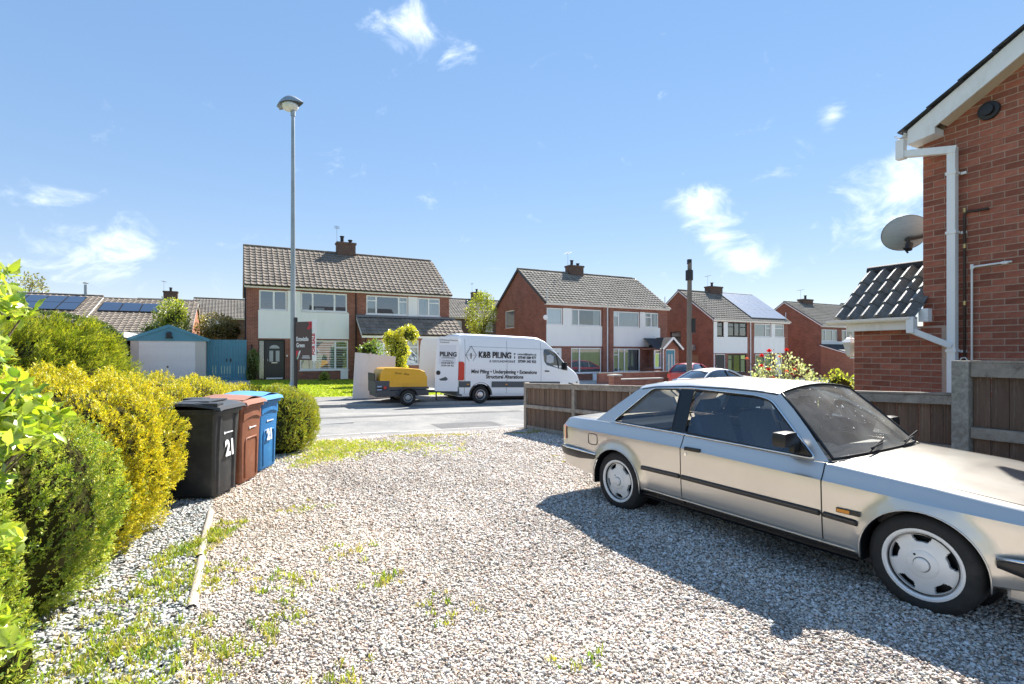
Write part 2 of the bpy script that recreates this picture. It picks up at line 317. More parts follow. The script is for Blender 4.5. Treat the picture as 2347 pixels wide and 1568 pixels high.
ground_mat('pavement_tarmac', (.20, .195, .19), (.28, .27, .26), (.36, .33, .29), 7, .8, (.45, .75), bump=.4, bs=130)
ground_mat('gravel_bed', (.36, .31, .26), (.70, .64, .56), (.52, .46, .39), 5, .7, (.5, .8), bump=1, vor=55)
ground_mat('slate_bed', (.16, .17, .17), (.42, .44, .44), (.30, .29, .26), 5, .7, (.5, .8), bump=1, vor=38)
ground_mat('soil', (.10, .07, .05), (.16, .12, .085), (.2, .15, .11), 6, 1)
def frange(a, b, st):
    n = max(1, int(math.ceil((b - a) / st))); return [a + (b - a) * i / n for i in range(n + 1)]
def knots(b0, b1, st):
    ks = [b0] + [k for k in KB + [7, 9.5, 11] if b0 < k < b1] + [b1]; ks = sorted(set(ks)); out = []
    for i in range(len(ks) - 1): out += frange(ks[i], ks[i + 1], st)[:-1]
    return out + [ks[-1]]
def sheet(name, a0, a1, b0, b1, off, mat, sa=2, sb=1, kind='structure', fn=None):
    rows = []
    for b in knots(b0, b1, sb):
        r = []
        for a in frange(a0, a1, sa):
            x, y = W(a, b); r.append((x, y, Z(a, b) + (fn(a, b) if fn else off)))
        rows.append(r)
    o = MB().grid(rows).build(name, mat, smooth=True); tag(o, kind=kind); return o
def gnd(a, b): return -.10 if (-70 < a < 100 and -40 < b < 60) else 0
m = MB(); rows = []
for b in [-3000, -400, -80] + frange(-60, 100, 8) + [150, 400, 3500]:
    rows.append([(*W(a, b), Z(a, min(400, b)) - .14) for a in [-3000, -400, -150] + frange(-90, 110, 10) + [160, 400, 3500]])
tag(m.grid(rows).build('ground', 'grass_ground'), kind='structure')
sheet('driveway', -.28, 5.95, -6, 11.32, .0, 'gravel_bed', .5, .5)
sheet('slate_bed', -3.2, -.27, -6, 11.3, -.004, 'slate_bed', .5, .5)
sheet('neighbouring_garden', 5.9, 40, -30, 11.3, -.01, 'soil', 1, 1)
sheet('side_garden', -60, -3.1, -20, 11.35, -.012, 'grass_ground', 4, 2)
sheet('pavement', -60, 90, 11.25, 12.36, .006, 'pavement_tarmac', 2, .4)
sheet('road', -60, 90, 12.45, 19.14, .004, 'asphalt', 2, .8)
sheet('far_pavement', -60, 90, 19.2, 21.45, .10, 'pavement_tarmac', 2, .5)
lf = lambda a, b: .085 - .08 * min(1, max(0, (b - 21.4) / 5))
sheet('front_lawn', .6, 8.2, 21.42, 31.5, 0, 'lawn', 1, .8, fn=lambda a, b: lf(a, b) + .012)
sheet('garden_path', -.4, .62, 21.42, 31.5, 0, 'concrete_light', 1, .8, fn=lambda a, b: lf(a, b) + .01)
sheet('garage_drive', -6.5, -.42, 21.42, 31.5, 0, 'concrete_light', 1, .8, fn=lf)
sheet('concrete_drive', 8.15, 34, 21.42, 31.5, 0, 'concrete_light', 1, .8, fn=lf)
sheet('concrete_forecourt', 34, 90, 21.42, 31.5, 0, 'concrete_light', 2, .8, fn=lf)
sheet('left_garden', -60, -6.5, 21.42, 40, 0, 'grass_ground', 3, 1, fn=lf)
# kerbs: one stone per 0.9 m
kerb_far = MB().bar((*W(-60, 19.17), Z(-60, 19.17) - .2), (*W(90, 19.17), Z(90, 19.17) - .2), .12, .3).build('kerb_foundation', 'concrete'); tag(kerb_far, kind='structure')
kme = MB().box(-.445, .445, -.065, .065, -.16, .03).mesh('kerbstone', 'kerb', bevel=.012)
i = 0
for a in np.arange(-8, 30, .9):
    x, y = W(a, 19.17); link('kerbstone', kme, kerb_far, (x, y, Z(a, 19.17) + .075 + random.uniform(-.004, .004)), (0, .02, TH))
kerb_near = MB().bar((*W(-60, 12.42), Z(-60, 12.42) - .2), (*W(90, 12.42), Z(90, 12.42) - .2), .08, .3).build('dropped_kerb', 'concrete'); tag(kerb_near, kind='structure')
for a in np.arange(-6, 14, .9):
    x, y = W(a, 12.42); link('kerbstone', kme, kerb_near, (x, y, Z(a, 12.42) - .012 + random.uniform(-.004, .004)), (0, .02, TH))
# iron cover and patches in the road
x, y = W(2.3, 14.6); tag(MB().box(-.45, .45, -.28, .28, -.01, .002).build('access_cover', M('iron', (.24, .235, .225), .8, var=.25, ns=14, bump=.6, bs=30)), 'rectangular iron access cover set into the tarmac road', 'manhole cover').location = (x, y, Z(2.3, 14.6) + .008); bpy.data.objects['access_cover'].rotation_euler = (0, 0, TH)

ground_mat('asphalt_patch', (.13, .13, .13), (.18, .175, .17), (.22, .21, .2), 9, 1.2, bump=.4, bs=160)
sheet('road_patch', 4.6, 6.4, 12.6, 13.5, .0085, 'asphalt_patch', .6, .4); sheet('road_repair', -1.5, 8.5, 15.4, 15.75, .0085, 'asphalt_patch', .8, .3)
# ------------------------------------------------------------ loose stones and weeds
attr_mat('stone_attr', .85, .3)
OCT = np.array([(1, 0, 0), (0, 1, 0), (-1, 0, 0), (0, -1, 0), (0, 0, 1), (0, 0, -1)], float)
OF = np.array([(0, 1, 4), (1, 2, 4), (2, 3, 4), (3, 0, 4), (1, 0, 5), (2, 1, 5), (3, 2, 5), (0, 3, 5)])
def stones(name, P, size, cols, flat=.55, parent=None):
    n = len(P); V = OCT[None] * rng.uniform(.6, 1.25, (n, 6, 1)) + rng.normal(0, .16, (n, 6, 3))
    V[:, :, 2] *= flat; V *= size[:, None, None]
    # random tilt and spin
    az = rng.uniform(0, 6.283, n); tx = rng.normal(0, .35, n)
    c, s_ = np.cos(tx), np.sin(tx); y, z = V[:, :, 1].copy(), V[:, :, 2].copy(); V[:, :, 1] = y * c[:, None] - z * s_[:, None]; V[:, :, 2] = y * s_[:, None] + z * c[:, None]
    c, s_ = np.cos(az), np.sin(az); x, y = V[:, :, 0].copy(), V[:, :, 1].copy(); V[:, :, 0] = x * c[:, None] - y * s_[:, None]; V[:, :, 1] = x * s_[:, None] + y * c[:, None]
    V += P[:, None, :]; F = (OF[None] + 6 * np.arange(n)[:, None, None]).reshape(-1, 3)
    C = np.repeat(cols, 6, axis=0)
    return np_mesh(name, V.reshape(-1, 3), F, 'stone_attr', C)
def palette(n, cols, wts, jit=.12):
    k = rng.choice(len(cols), n, p=np.array(wts) / sum(wts)); C = np.array(cols)[k]; return np.clip(C * rng.uniform(1 - jit, 1 + jit, (n, 1)) * rng.uniform(.97, 1.03, (n, 3)), 0, 1)
def scatter(n, a0, a1, b0, b1, dens):
    a = rng.uniform(a0, a1, n); b = rng.uniform(b0, b1, n); x = a * CT - b * ST; y = a * ST + b * CT
    k = (y > 1.3) & (np.abs(x / np.maximum(y, .1)) < 1.12); d = np.hypot(x, y); k &= rng.uniform(0, 1, n) < dens(d)
    return a[k], b[k], x[k], y[k], d[k]
def wig(a, b): return .12 * np.sin(b * 1.7) + .09 * np.sin(b * 4.1 + 1) + .05 * np.sin(a * 5 + b * 2.3)
GW = [((.78, .73, .66), 3.4), ((.68, .61, .53), 2.8), ((.68, .54, .44), 2.2), ((.50, .45, .39), 1.7), ((.42, .31, .23), 1.2), ((.25, .22, .19), 1.0), ((.84, .81, .77), 1.6)]
a, b, x, y, d = scatter(820000, -.26, 5.9, -.5, 11.35, lambda d: np.clip(1.30 - d * .16, .16, 1))
k = b < 11.15 + wig(a, b) * 1.3; a, b, x, y, d = a[k], b[k], x[k], y[k], d[k]
P = np.stack([x, y, ZN(a, b) + rng.uniform(.0, .009, len(a)) + .004 + .004 * np.sin(a * 1.3 + b * .9)], 1)
pf = np.clip(1 - (a + .26) / 2.4, 0, 1) * (.6 + .4 * np.sin(a * 2.1 + b * 1.3)); tone = .97 + .11 * np.sin(a * 1.9 + 1.7 * np.sin(b * .8)) * np.sin(b * 1.4 + a) + .07 * np.sin(a * 5.3 + b * 4.1) * np.sin(b * 3.1 - a * 2.2); tone = tone * (1 - .10 * np.exp(-((a - 1.35 + .1 * np.sin(b)) / .22) ** 2) - .10 * np.exp(-((a - 2.75 + .1 * np.sin(b + 1)) / .22) ** 2)) * (1 - .5 * np.exp(-((a - 3.75) / .32) ** 2 - ((b - 2.6) / .45) ** 2))
GC = palette(len(a), [g[0] for g in GW], [g[1] for g in GW]); GC = GC * tone[:, None] * (1 - pf[:, None] * np.array((.0, .055, .14)))
tag(link('gravel', stones('gravel', P, np.clip(rng.lognormal(-4.86, .34, len(a)), .004, .019) * (1 + np.clip(d - 2, 0, 12) * .10), GC)), 'pale grey and pink gravel covering the driveway', 'gravel', kind='stuff')
GS = [((.50, .51, .49), 3), ((.38, .40, .39), 2.4), ((.62, .61, .58), 2), ((.54, .45, .37), 1.6), ((.26, .25, .24), 1)]
a, b, x, y, d = scatter(120000, -2.6, -.24, -.5, 9.6, lambda d: np.clip(1.15 - d * .09, .3, 1))
P = np.stack([x, y, ZN(a, b) + rng.uniform(.002, .012, len(a))], 1)
tag(link('slate_chippings', stones('slate_chippings', P, rng.uniform(.010, .024, len(a)), palette(len(a), [g[0] for g in GS], [g[1] for g in GS]), .35)), 'blue grey slate chippings under the hedge and bins', 'slate chips', kind='stuff')
# timber edging boards between slate and gravel
def edge_board(p, q, wd, label):
    a0, b0 = AB(*p); a1, b1 = AB(*q); o = thing('edging_board', label, 'edging', (*p, Z(a0, b0)))
    n = 8; rows = []
    P0, P1 = Vector((*p, Z(a0, b0))), Vector((*q, Z(a1, b1))); dr = (P1 - P0).normalized(); sd = dr.cross(Vector((0, 0, 1))).normalized()
    for i in range(n + 1):
        c = P0 + (P1 - P0) * (i / n) - P0; jw = wd * (1 + random.uniform(-.12, .1)); z0 = random.uniform(-.004, .004)
        rows.append([c + sd * (-jw / 2) + Vector((0, 0, -.04)), c + sd * (-jw / 2) + Vector((0, 0, .02 + z0)), c + sd * (-jw * .2) + Vector((0, 0, .032 + z0)), c + sd * (jw * .25) + Vector((0, 0, .03 + z0)), c + sd * (jw / 2) + Vector((0, 0, .018 + z0)), c + sd * (jw / 2) + Vector((0, 0, -.04))])
    MB().grid(rows).build('board', 'timber_pale', o, smooth=60)
edge_board((-3.05, 5.30), (-2.42, 4.06), .06, 'pale weathered timber edging board running from the black bin')
edge_board((-2.40, 4.05), (-1.97, 3.22), .058, 'pale weathered timber edging board with grass growing over its end')

# weeds and grass tufts
leaf_mat('blade', None, .4, .05)
def blades(P, h, colr, spread=.5, wd=.004, n_per=9):
    n = len(P); k = n * n_per; base = np.repeat(P, n_per, axis=0) + np.concatenate([rng.normal(0, .018, (k, 2)), np.zeros((k, 1))], 1)
    hh = np.repeat(h, n_per) * rng.uniform(.5, 1.1, k); az = rng.uniform(0, 6.283, k); ln = rng.uniform(.1, spread, k)
    dx, dy = np.cos(az), np.sin(az); sxv = np.stack([-dy, dx, np.zeros(k)], 1) * (wd * rng.uniform(.6, 1.4, k))[:, None]
    m1 = base + np.stack([dx * ln * hh * .4, dy * ln * hh * .4, hh * .6], 1); tip = base + np.stack([dx * ln * hh * 1.2, dy * ln * hh * 1.2, hh], 1)
    V = np.stack([base - sxv, base + sxv, m1 - sxv * .8, m1 + sxv * .8, tip], 1).reshape(-1, 3); o = 5 * np.arange(k)[:, None]
    F = np.concatenate([np.array([[0, 1, 3]]) + o, np.array([[0, 3, 2]]) + o, np.array([[2, 3, 4]]) + o]); C = np.repeat(np.repeat(colr, n_per, axis=0) * rng.uniform(.75, 1.25, (k, 1)), 5, axis=0)
    return V, F, C
def weeds(name, label, spots, h, pal, n_per=9, wd=.004, spread=.7):
    P = []
    for (cx_, cy_, rx, ry, n) in spots:
        q = np.clip(rng.normal(0, .5, (n, 2)), -1, 1) * (rx, ry) + (cx_, cy_); P.append(q)
    P = np.concatenate(P); a, b = P[:, 0] * CT + P[:, 1] * ST, -P[:, 0] * ST + P[:, 1] * CT; P3 = np.stack([P[:, 0], P[:, 1], ZN(a, b) + .009], 1)
    V, F, C = blades(P3, rng.uniform(*h, len(P)), palette(len(P), [p[0] for p in pal], [p[1] for p in pal], .2), spread, wd, n_per)
    return tag(link(name, np_mesh(name, V, F, 'blade', C)), label, 'weeds', kind='stuff')
WG = [((.34, .42, .05), 3), ((.46, .46, .08), 2.4), ((.55, .48, .18), 1.8), ((.20, .32, .04), 1)]
weeds('weeds', 'patchy grass and weeds growing through the gravel by the edging board', [(-2.3, 3.55, .35, .5, 170), (-2.05, 2.75, .4, .35, 230), (-1.75, 2.35, .35, .22, 130), (-2.6, 4.4, .16, .55, 200), (-1.45, 2.75, .3, .3, 50), (-1.35, 3.2, .25, .3, 22), (-1.3, 4.2, .2, .25, 14), (-1.2, 2.2, .35, .12, 50), (-.75, 2.45, .3, .2, 12), (-1.6, 3.6, .3, .2, 25), (-2.9, 3.2, .25, .2, 50), (-.9, 3.6, .15, .15, 14), (-.4, 3.2, .2, .2, 12), (.3, 2.6, .15, .1, 8), (-2.1, 5.4, .3, .3, 14)], (.018, .055), WG, 9)
weeds('grass', 'short bright grass patch at the mouth of the driveway', [(-3.0, 8.6, .6, .6, 520), (-2.7, 9.5, 1.0, .7, 560), (-3.4, 9.7, .5, .6, 420), (-1.8, 9.6, .9, .7, 200), (-3.1, 7.9, .35, .4, 90), (-1.2, 8.8, .6, .5, 30)], (.02, .05), [((.36, .46, .04), 2.4), ((.52, .54, .08), 2.2), ((.62, .54, .24), 1.6)], 7)
weeds('moss', 'yellow green moss and stonecrop patch beside the pavement', [(-2.0, 10.9, .5, .28, 260), (-1.2, 11.0, .5, .2, 120), (.2, 11.3, .35, .12, 60), (.55, 11.6, .2, .12, 50), (1.1, 9.4, .3, .3, 12), (.6, 8.0, .4, .3, 10)], (.012, .03), [((.50, .44, .04), 3), ((.38, .36, .06), 1), ((.55, .47, .2), 1)], 8, .006)
# ------------------------------------------------------------ houses
def wall_holes(mb, x0, x1, z0, z1, holes, y=0., t=.25):
    """wall in the x/z plane facing -y, with rectangular openings and their reveals"""
    xs = sorted(set([x0, x1] + [v for h in holes for v in h[:2] if x0 < v < x1])); zs = sorted(set([z0, z1] + [v for h in holes for v in h[2:] if z0 < v < z1]))
    for i in range(len(xs) - 1):
        for j in range(len(zs) - 1):
            cx_, cz = (xs[i] + xs[i + 1]) / 2, (zs[j] + zs[j + 1]) / 2
            if any(h[0] < cx_ < h[1] and h[2] < cz < h[3] for h in holes): continue
            mb.quad((xs[i], y, zs[j]), (xs[i + 1], y, zs[j]), (xs[i + 1], y, zs[j + 1]), (xs[i], y, zs[j + 1]))
    for (a, b, c, d) in holes:
        mb.quad((a, y, c), (a, y + t, c), (a, y + t, d), (a, y, d)); mb.quad((b, y, c), (b, y, d), (b, y + t, d), (b, y + t, c)); mb.quad((a, y, d), (a, y + t, d), (b, y + t, d), (b, y, d)); mb.quad((a, y, c), (b, y, c), (b, y + t, c), (a, y + t, c))
    return mb
def window(par, x0, x1, z0, z1, y, mulls=(), trans={}, mat='upvc', behind=None, sill=True, fw=.075, rz=None):
    """frame with mullions; trans: {light index: height of its transom}; a pane per light"""
    m = MB(); d = .07
    m.box(x0, x1, y, y + d, z0, z0 + fw); m.box(x0, x1, y, y + d, z1 - fw, z1); m.box(x0, x0 + fw, y, y + d, z0 + fw, z1 - fw); m.box(x1 - fw, x1, y, y + d, z0 + fw, z1 - fw)
    xs = [x0] + list(mulls) + [x1]
    for q in mulls: m.box(q - fw / 2 - .01, q + fw / 2 + .01, y, y + d, z0 + fw, z1 - fw)
    rects = []
    for i in range(len(xs) - 1):
        l = xs[i] + (fw if i == 0 else fw / 2 + .01); r = xs[i + 1] - (fw if i == len(xs) - 2 else fw / 2 + .01)
        if i in trans: t = trans[i]; m.box(l, r, y, y + d, t - .035, t + .035); rects += [(l, r, z0 + fw, t - .035), (l, r, t + .035, z1 - fw)]
        else: rects.append((l, r, z0 + fw, z1 - fw))
    # opening casements have a second thin frame
    f = m.build('window', mat, par, bevel=.006)
    for (l, r, b, t) in rects:
        MB().quad((l - .01, y + .035, b - .01), (r + .01, y + .035, b - .01), (r + .01, y + .035, t + .01), (l - .01, y + .035, t + .01)).build('pane', 'window_glass', f)
    if sill: MB().box(x0 - .05, x1 + .05, y - .07, y + .02, z0 - .045, z0 - .002).build('sill', mat, f)
    yb = y + .11
    if behind == 'curtains':
        for (l, r) in ((x0 + .06, x0 + .06 + .22 * (x1 - x0)), (x1 - .06 - .22 * (x1 - x0), x1 - .06)):
            n = 18; MB().grid([[(l + (r - l) * i / n, yb + .025 * math.sin(i * 1.9), zz) for i in range(n + 1)] for zz in (z0 + .05, z1 - .05)]).build('curtain', 'curtain', f, smooth=True)
    if behind == 'net':
        n = 40; MB().grid([[(x0 + .05 + (x1 - x0 - .1) * i / n, yb + .02 * math.sin(i * 1.7), zz) for i in range(n + 1)] for zz in (z0 + .05, z1 - .05)]).build('net_curtain', 'net', f, smooth=True)
    if behind == 'vertical':
        n = int((x1 - x0 - .12) / .1)
        for i in range(n): MB().quad((x0 + .06 + i * .1, yb, z0 + .06), (x0 + .06 + i * .1 + .085, yb + .02, z0 + .06), (x0 + .06 + i * .1 + .085, yb + .02, z1 - .06), (x0 + .06 + i * .1, yb, z1 - .06)).build('blind_slat', 'blind', f)
    if behind == 'zebra':
        k = 0; zz = z0 + .08
        while zz < z1 - .1:
            MB().box(x0 + .06, x1 - .06, yb, yb + .006, zz, zz + .085).build('blind_band', 'panel_white', f); zz += .135
    return f
def tile_mesh(mat, w_=.30, l=.39, th=.045):
    """interlocking concrete tile: lying in x (across), y (up the slope), z (off the slope)"""
    prof = [(-.5, .0), (-.42, .028), (-.3, .036), (-.18, .02), (-.05, .004), (.12, .002), (.3, .004), (.42, .012), (.5, .006)]
    r0 = [(p[0] * w_, 0, p[1] + th) for p in prof]; r1 = [(p[0] * w_, l, p[1] + .002) for p in prof]; rb = [(p[0] * w_, 0, p[1] - .012) for p in prof]
    return MB().grid([rb, r0, r1]).mesh('roof_tile', mat, smooth=40)
TILES = {k: tile_mesh(k) for k in ('roof_tile', 'roof_tile_grey')}
def roof_tiles(par, world, ex0, ex1, origin, updir, slope_len, mat, n_single=0, gauge=.335, w_=.30, skip=None):
    """tiles over a slope: origin at the eave (local), updir unit vector up the slope, x along the eave. n_single nearest tiles are objects, the rest one mesh"""
    me = TILES[mat]; up = Vector(updir); xx = Vector((1, 0, 0)); nn = xx.cross(up).normalized(); rot = Matrix((xx, up, nn)).transposed()
    cells = []; nrow = int(slope_len / gauge); ncol = int(round((ex1 - ex0) / w_)); wx = (ex1 - ex0) / ncol
    for r in range(nrow):
        for c in range(ncol):
            p = Vector((ex0 + wx * (c + .5), origin[1], origin[2])) + up * (r * gauge - .05)
            if skip and skip(p.x, r * gauge): continue
            cells.append((((world @ p) - cam.location).length, p))
    cells.sort(key=lambda q: q[0])
    e = rot.to_euler(); sx = wx / w_
    for dist, p in cells[:n_single]:
        o = link('roof_tile', me, par, p + nn * random.uniform(0, .006), (e.x + random.uniform(-.006, .006), e.y + random.uniform(-.008, .008), e.z), (sx, 1, 1))
    rest = cells[n_single:]
    if rest:
        v0 = np.array([tuple(rot @ Vector((v.co.x * sx, v.co.y, v.co.z))) for v in me.vertices]); F0 = np.array([tuple(p.vertices) for p in me.polygons]); n = len(v0)
        Pp = np.array([tuple(p) for _, p in rest]) + np.array(nn)[None] * rng.uniform(0, .006, (len(rest), 1))
        V = (v0[None] + Pp[:, None]).reshape(-1, 3); F = (F0[None] + n * np.arange(len(rest))[:, None, None]).reshape(-1, 4)
        o = link('roof_tiles', np_mesh('roof_tiles', V, F, mat, smooth=True), par); o['kind'] = 'stuff'; o.data.set_sharp_from_angle(angle=R(40))
def chimney(par, x0, x1, y, z0, z1, dep=.62, pots=((.3, .34), (.75, .14)), mat='brick_far_dark', aerial=True):
    c = MB().box(x0, x1, y - dep / 2, y + dep / 2, z0, z1).build('chimney', mat, par)
    MB().box(x0 - .05, x1 + .05, y - dep / 2 - .05, y + dep / 2 + .05, z1 - .14, z1 - .02).build('corbel', mat, c)
    MB().box(x0 - .07, x1 + .07, y - dep / 2 - .09, y + dep / 2 + .06, z0 + .1, z0 + .42).build('flashing', 'lead', c)
    for f, h in pots:
        px = x0 + (x1 - x0) * f; MB().lathe([(.13, z1 - .03), (.14, z1 + .04), (.11, z1 + .06), (.11, z1 + h), (.15, z1 + h + .02), (.15, z1 + h + .07), (.09, z1 + h + .09)], 12, c=(px, y, 0)).build('chimney_pot', 'roof_dark', c, smooth=40)
    if aerial:
        m = MB(); ax = x0 + .02; m.tube([(ax, y, z1 - .3), (ax, y, z1 + 1.0)], .016, 6); m.tube([(ax - .1, y - .45, z1 + .95), (ax + .1, y + .45, z1 + .95)], .012, 6)
        for k in range(7): q = -.4 + k * .13; m.tube([(ax + q * .22 - .16, y + q + .03, z1 + .95), (ax + q * .22 + .16, y + q - .03, z1 + .95)], .006, 4)
        m.build('aerial', 'alu', c)
def solar(par, world_fn, rows, cols, x0, dx, s0, ds, mat='solar'):
    for r in range(rows):
        for c in range(cols):
            pts = [(x0 + c * dx + .015, s0 + r * ds + .015), (x0 + (c + 1) * dx - .015, s0 + r * ds + .015), (x0 + (c + 1) * dx - .015, s0 + (r + 1) * ds - .015), (x0 + c * dx + .015, s0 + (r + 1) * ds - .015)]
            lo = [world_fn(*p, .09) for p in pts]; hi = [world_fn(*p, .125) for p in pts]
            fr = MB().add(lo + hi, [(0, 1, 2, 3), (0, 1, 5, 4), (1, 2, 6, 5), (2, 3, 7, 6), (3, 0, 4, 7), (4, 5, 6, 7)]).build('solar_panel', 'alu' if mat != 'solar' else 'black_plastic', par)
            q = [(x0 + c * dx + .04, s0 + r * ds + .04), (x0 + (c + 1) * dx - .04, s0 + r * ds + .04), (x0 + (c + 1) * dx - .04, s0 + (r + 1) * ds - .04), (x0 + c * dx + .04, s0 + (r + 1) * ds - .04)]
            MB().poly([world_fn(*p, .128) for p in q]).build('cell_sheet', mat, fr)
def gable_house(label, a0, b0, wd, dep, eave, ridge, base, holes, brick='brick_far', tile='roof_tile', n_single=0, overhang=.2, name='semi_detached_house', group='brick houses across the road', verge_white=True, gable_holes=(), soffit='upvc', tskip=None):
    x, y = W(a0, b0); H = thing(name, label, 'house', (x, y, base), TH, group); hd = dep / 2; rg = ridge - base; e0 = eave - base; ev = e0 + overhang * (rg - e0) / (hd + overhang)
    wm = Matrix.Translation((x, y, base)) @ Matrix.Rotation(TH, 4, 'Z')
    m = wall_holes(MB(), 0, wd, -.8, ev, holes)
    # side and rear walls
    for sx, gh in ((0, gable_holes), (wd, ())):
        t = MB(); wall_holes(t, 0, dep, -.8, ev, gh); t.v = [((sx), v[0], v[2]) if abs(v[1]) < 1e-6 else ((sx + (.25 if sx == 0 else -.25)), v[0], v[2]) for v in t.v]; m.add(t.v, t.f)
        m.poly([(sx, 0, ev), (sx, dep, ev), (sx, hd, rg - .05)])
    m.quad((0, dep, -.8), (wd, dep, -.8), (wd, dep, ev), (0, dep, ev)); m.build('wall', brick, H)
    # roof slabs
    up = Vector((0, hd + overhang, rg - ev + overhang * (rg - ev) / hd)); sl = up.length; up.normalize(); drop = overhang * (rg - ev) / hd
    r = MB()
    for sgn in (0, 1):
        yy = lambda q: q if sgn == 0 else dep - q
        A = [(-.12, yy(-overhang), ev - drop), (wd + .12, yy(-overhang), ev - drop), (wd + .12, yy(hd), rg), (-.12, yy(hd), rg)]; B = [(p[0], p[1], p[2] + .05) for p in A]
        r.add(A + B, [(0, 1, 2, 3), (4, 5, 6, 7), (0, 1, 5, 4), (1, 2, 6, 5), (2, 3, 7, 6), (3, 0, 4, 7)])
    roof = r.build('roof', 'underlay', H)
    roof_tiles(roof, wm, -.14, wd + .14, (0, -overhang, ev - drop + .05), up, sl, tile, n_single, skip=tskip)
    up2 = Vector((0, -up.y, up.z)); mm = MB().quad((-.13, dep + overhang, ev - drop + .08), (wd + .13, dep + overhang, ev - drop + .08), (wd + .13, hd, rg + .08), (-.13, hd, rg + .08)).build('rear_slope', tile, roof)
    for k in range(int((wd + .3) / .45)): MB().tube([(-.14 + k * .45, hd, rg + .045), (-.14 + k * .45 + .46, hd, rg + .05)], .085, 8).build('ridge_tile', tile, roof, smooth=50)
    # bargeboards, fascia, gutter
    for sx in (-.10, wd + .10):
        for sgn in (0, 1):
            yy = (lambda q: q) if sgn == 0 else (lambda q: dep - q)
            MB().bar((sx, yy(-overhang), ev - drop - .03), (sx, yy(hd), rg - .03), .03, .14).build('bargeboard', 'upvc' if verge_white else 'black_pvc', H)
    MB().box(-.1, wd + .1, -overhang + .02, -overhang + .045, ev - drop - .11, ev - drop + .02).build('fascia', soffit, H)
    MB().box(-.1, wd + .1, -overhang + .045, 0, ev - drop - .105, ev - drop - .08).build('soffit', soffit, H)
    return H, wm, up, sl, ev, drop
def gutter(H, x0, x1, y, z, mat):
    n = 8; rows = []
    for i in range(n + 1):
        a = math.pi * i / n; rows.append([(x0, y - .055 + .055 * math.cos(a + math.pi) , z - .055 * math.sin(a)), (x1, y - .055 + .055 * math.cos(a + math.pi), z - .055 * math.sin(a))])
    MB().grid(rows).build('gutter', mat, H, smooth=True)
def front_panel(H, x0, x1, z0, z1, y=.06, mat='panel_white', holes=()):
    o = wall_holes(MB(), x0, x1, z0, z1, list(holes), y, .1).build('cladding_panel', mat, H); return o
def door(H, x0, x1, z0, z1, y, mat='dark_door', arch=False, frame='upvc', glass=()):
    f = MB().box(x0, x0 + .06, y, y + .07, z0, z1).box(x1 - .06, x1, y, y + .07, z0, z1).box(x0 + .06, x1 - .06, y, y + .07, z1 - .06, z1).build('door_frame', frame, H)
    d = MB().box(x0 + .06, x1 - .06, y + .012, y + .06, z0, z1 - .06).build('door', mat, H)
    w_ = x1 - x0; cx_ = (x0 + x1) / 2
    if arch:
        r = w_ * .27; pts = [(cx_ + r * math.cos(math.pi * i / 12), z0 + (z1 - z0) * .80 + r * .75 * math.sin(math.pi * i / 12)) for i in range(13)]
        MB().prism(pts, 1, y + .002, y + .011).build('fanlight', 'frosted_light', d)
        for s in (-1, 1): MB().box(cx_ + s * w_ * .17 - w_ * .10, cx_ + s * w_ * .17 + w_ * .10, y + .002, y + .011, z0 + (z1 - z0) * .45, z0 + (z1 - z0) * .74).build('door_glass', 'frosted_light', d)
        for s in (-1, 1): MB().box(cx_ + s * w_ * .17 - w_ * .12, cx_ + s * w_ * .17 + w_ * .12, y + .002, y + .011, z0 + .15, z0 + (z1 - z0) * .36).build('door_panel', mat, d)
        MB().box(cx_ - .15, cx_ + .15, y - .004, y + .010, z0 + (z1 - z0) * .405, z0 + (z1 - z0) * .43).build('letterbox', 'alu', d)
        MB().box(x0 + .06, x1 - .06, y - .03, y + .011, z0 - .03, z0 + .04).build('threshold', 'upvc', d)
    for g in glass: MB().box(g[0], g[1], y + .002, y + .011, g[2], g[3]).build('door_glass', 'frosted_light', d)
    MB().tube([(x0 + .13, y - .03, z0 + (z1 - z0) * .46), (x0 + .13, y - .03, z0 + (z1 - z0) * .52)], .014, 6).build('handle', 'alu', d)
    return d
M('frosted_light', (.42, .44, .44), .3, var=.4, ns=30, spec=.6)
def downpipe(H, x, y, z0, z1, mat, r=.034):
    m = MB().tube([(x, y, z0), (x, y, z1)], r, 8)
    for zz in np.arange(z0 + .4, z1, 1.6): m.tube([(x, y, zz), (x, y, zz + .06)], r + .009, 8)
    return m.build('downpipe', mat, H, smooth=50)
def meter_box(H, x0, x1, z0, z1, y=0): MB().box(x0, x1, y - .06, y + .02, z0, z1).build('meter_box', 'upvc', H, bevel=.01)

# --- white-panelled house with the black door, left half; tiled porch on its right half
B1 = -.05
h1 = [(.60, 2.0, 3.83, 4.95), (2.71, 5.23, 3.86, 4.95), (.57, 1.90, .05, 2.24), (2.66, 5.29, .52, 2.22), (6.33, 8.85, 3.80, 4.95), (9.49, 10.93, 3.80, 4.95)]
H1, wm1, up1, sl1, ev1, dr1 = gable_house('brick semi with black arched door, white upper panel and tiled lean-to over its other half', .45, 31.5, 11.55, 7.6, 5.08, 7.86, B1, [(x0, x1, z0, z1) for x0, x1, z0, z1 in h1], n_single=300)
gutter(H1, -.1, 11.65, -.21, ev1 - dr1 + .02, 'black_pvc'); downpipe(H1, 5.72, -.05, 0, ev1 - dr1 - .05, 'black_pvc'); downpipe(H1, -.06, .3, 0, ev1 - .2, 'black_pvc')
front_panel(H1, .56, 5.33, 2.30, 3.80, -.02); front_panel(H1, 2.02, 2.70, 3.80, 4.95, -.02); front_panel(H1, 8.87, 9.47, 3.72, 4.95, -.02)
window(H1, .60, 2.0, 3.83, 4.93, .03, (1.33,)); window(H1, 2.71, 5.23, 3.86, 4.93, .03, (3.34, 4.53))
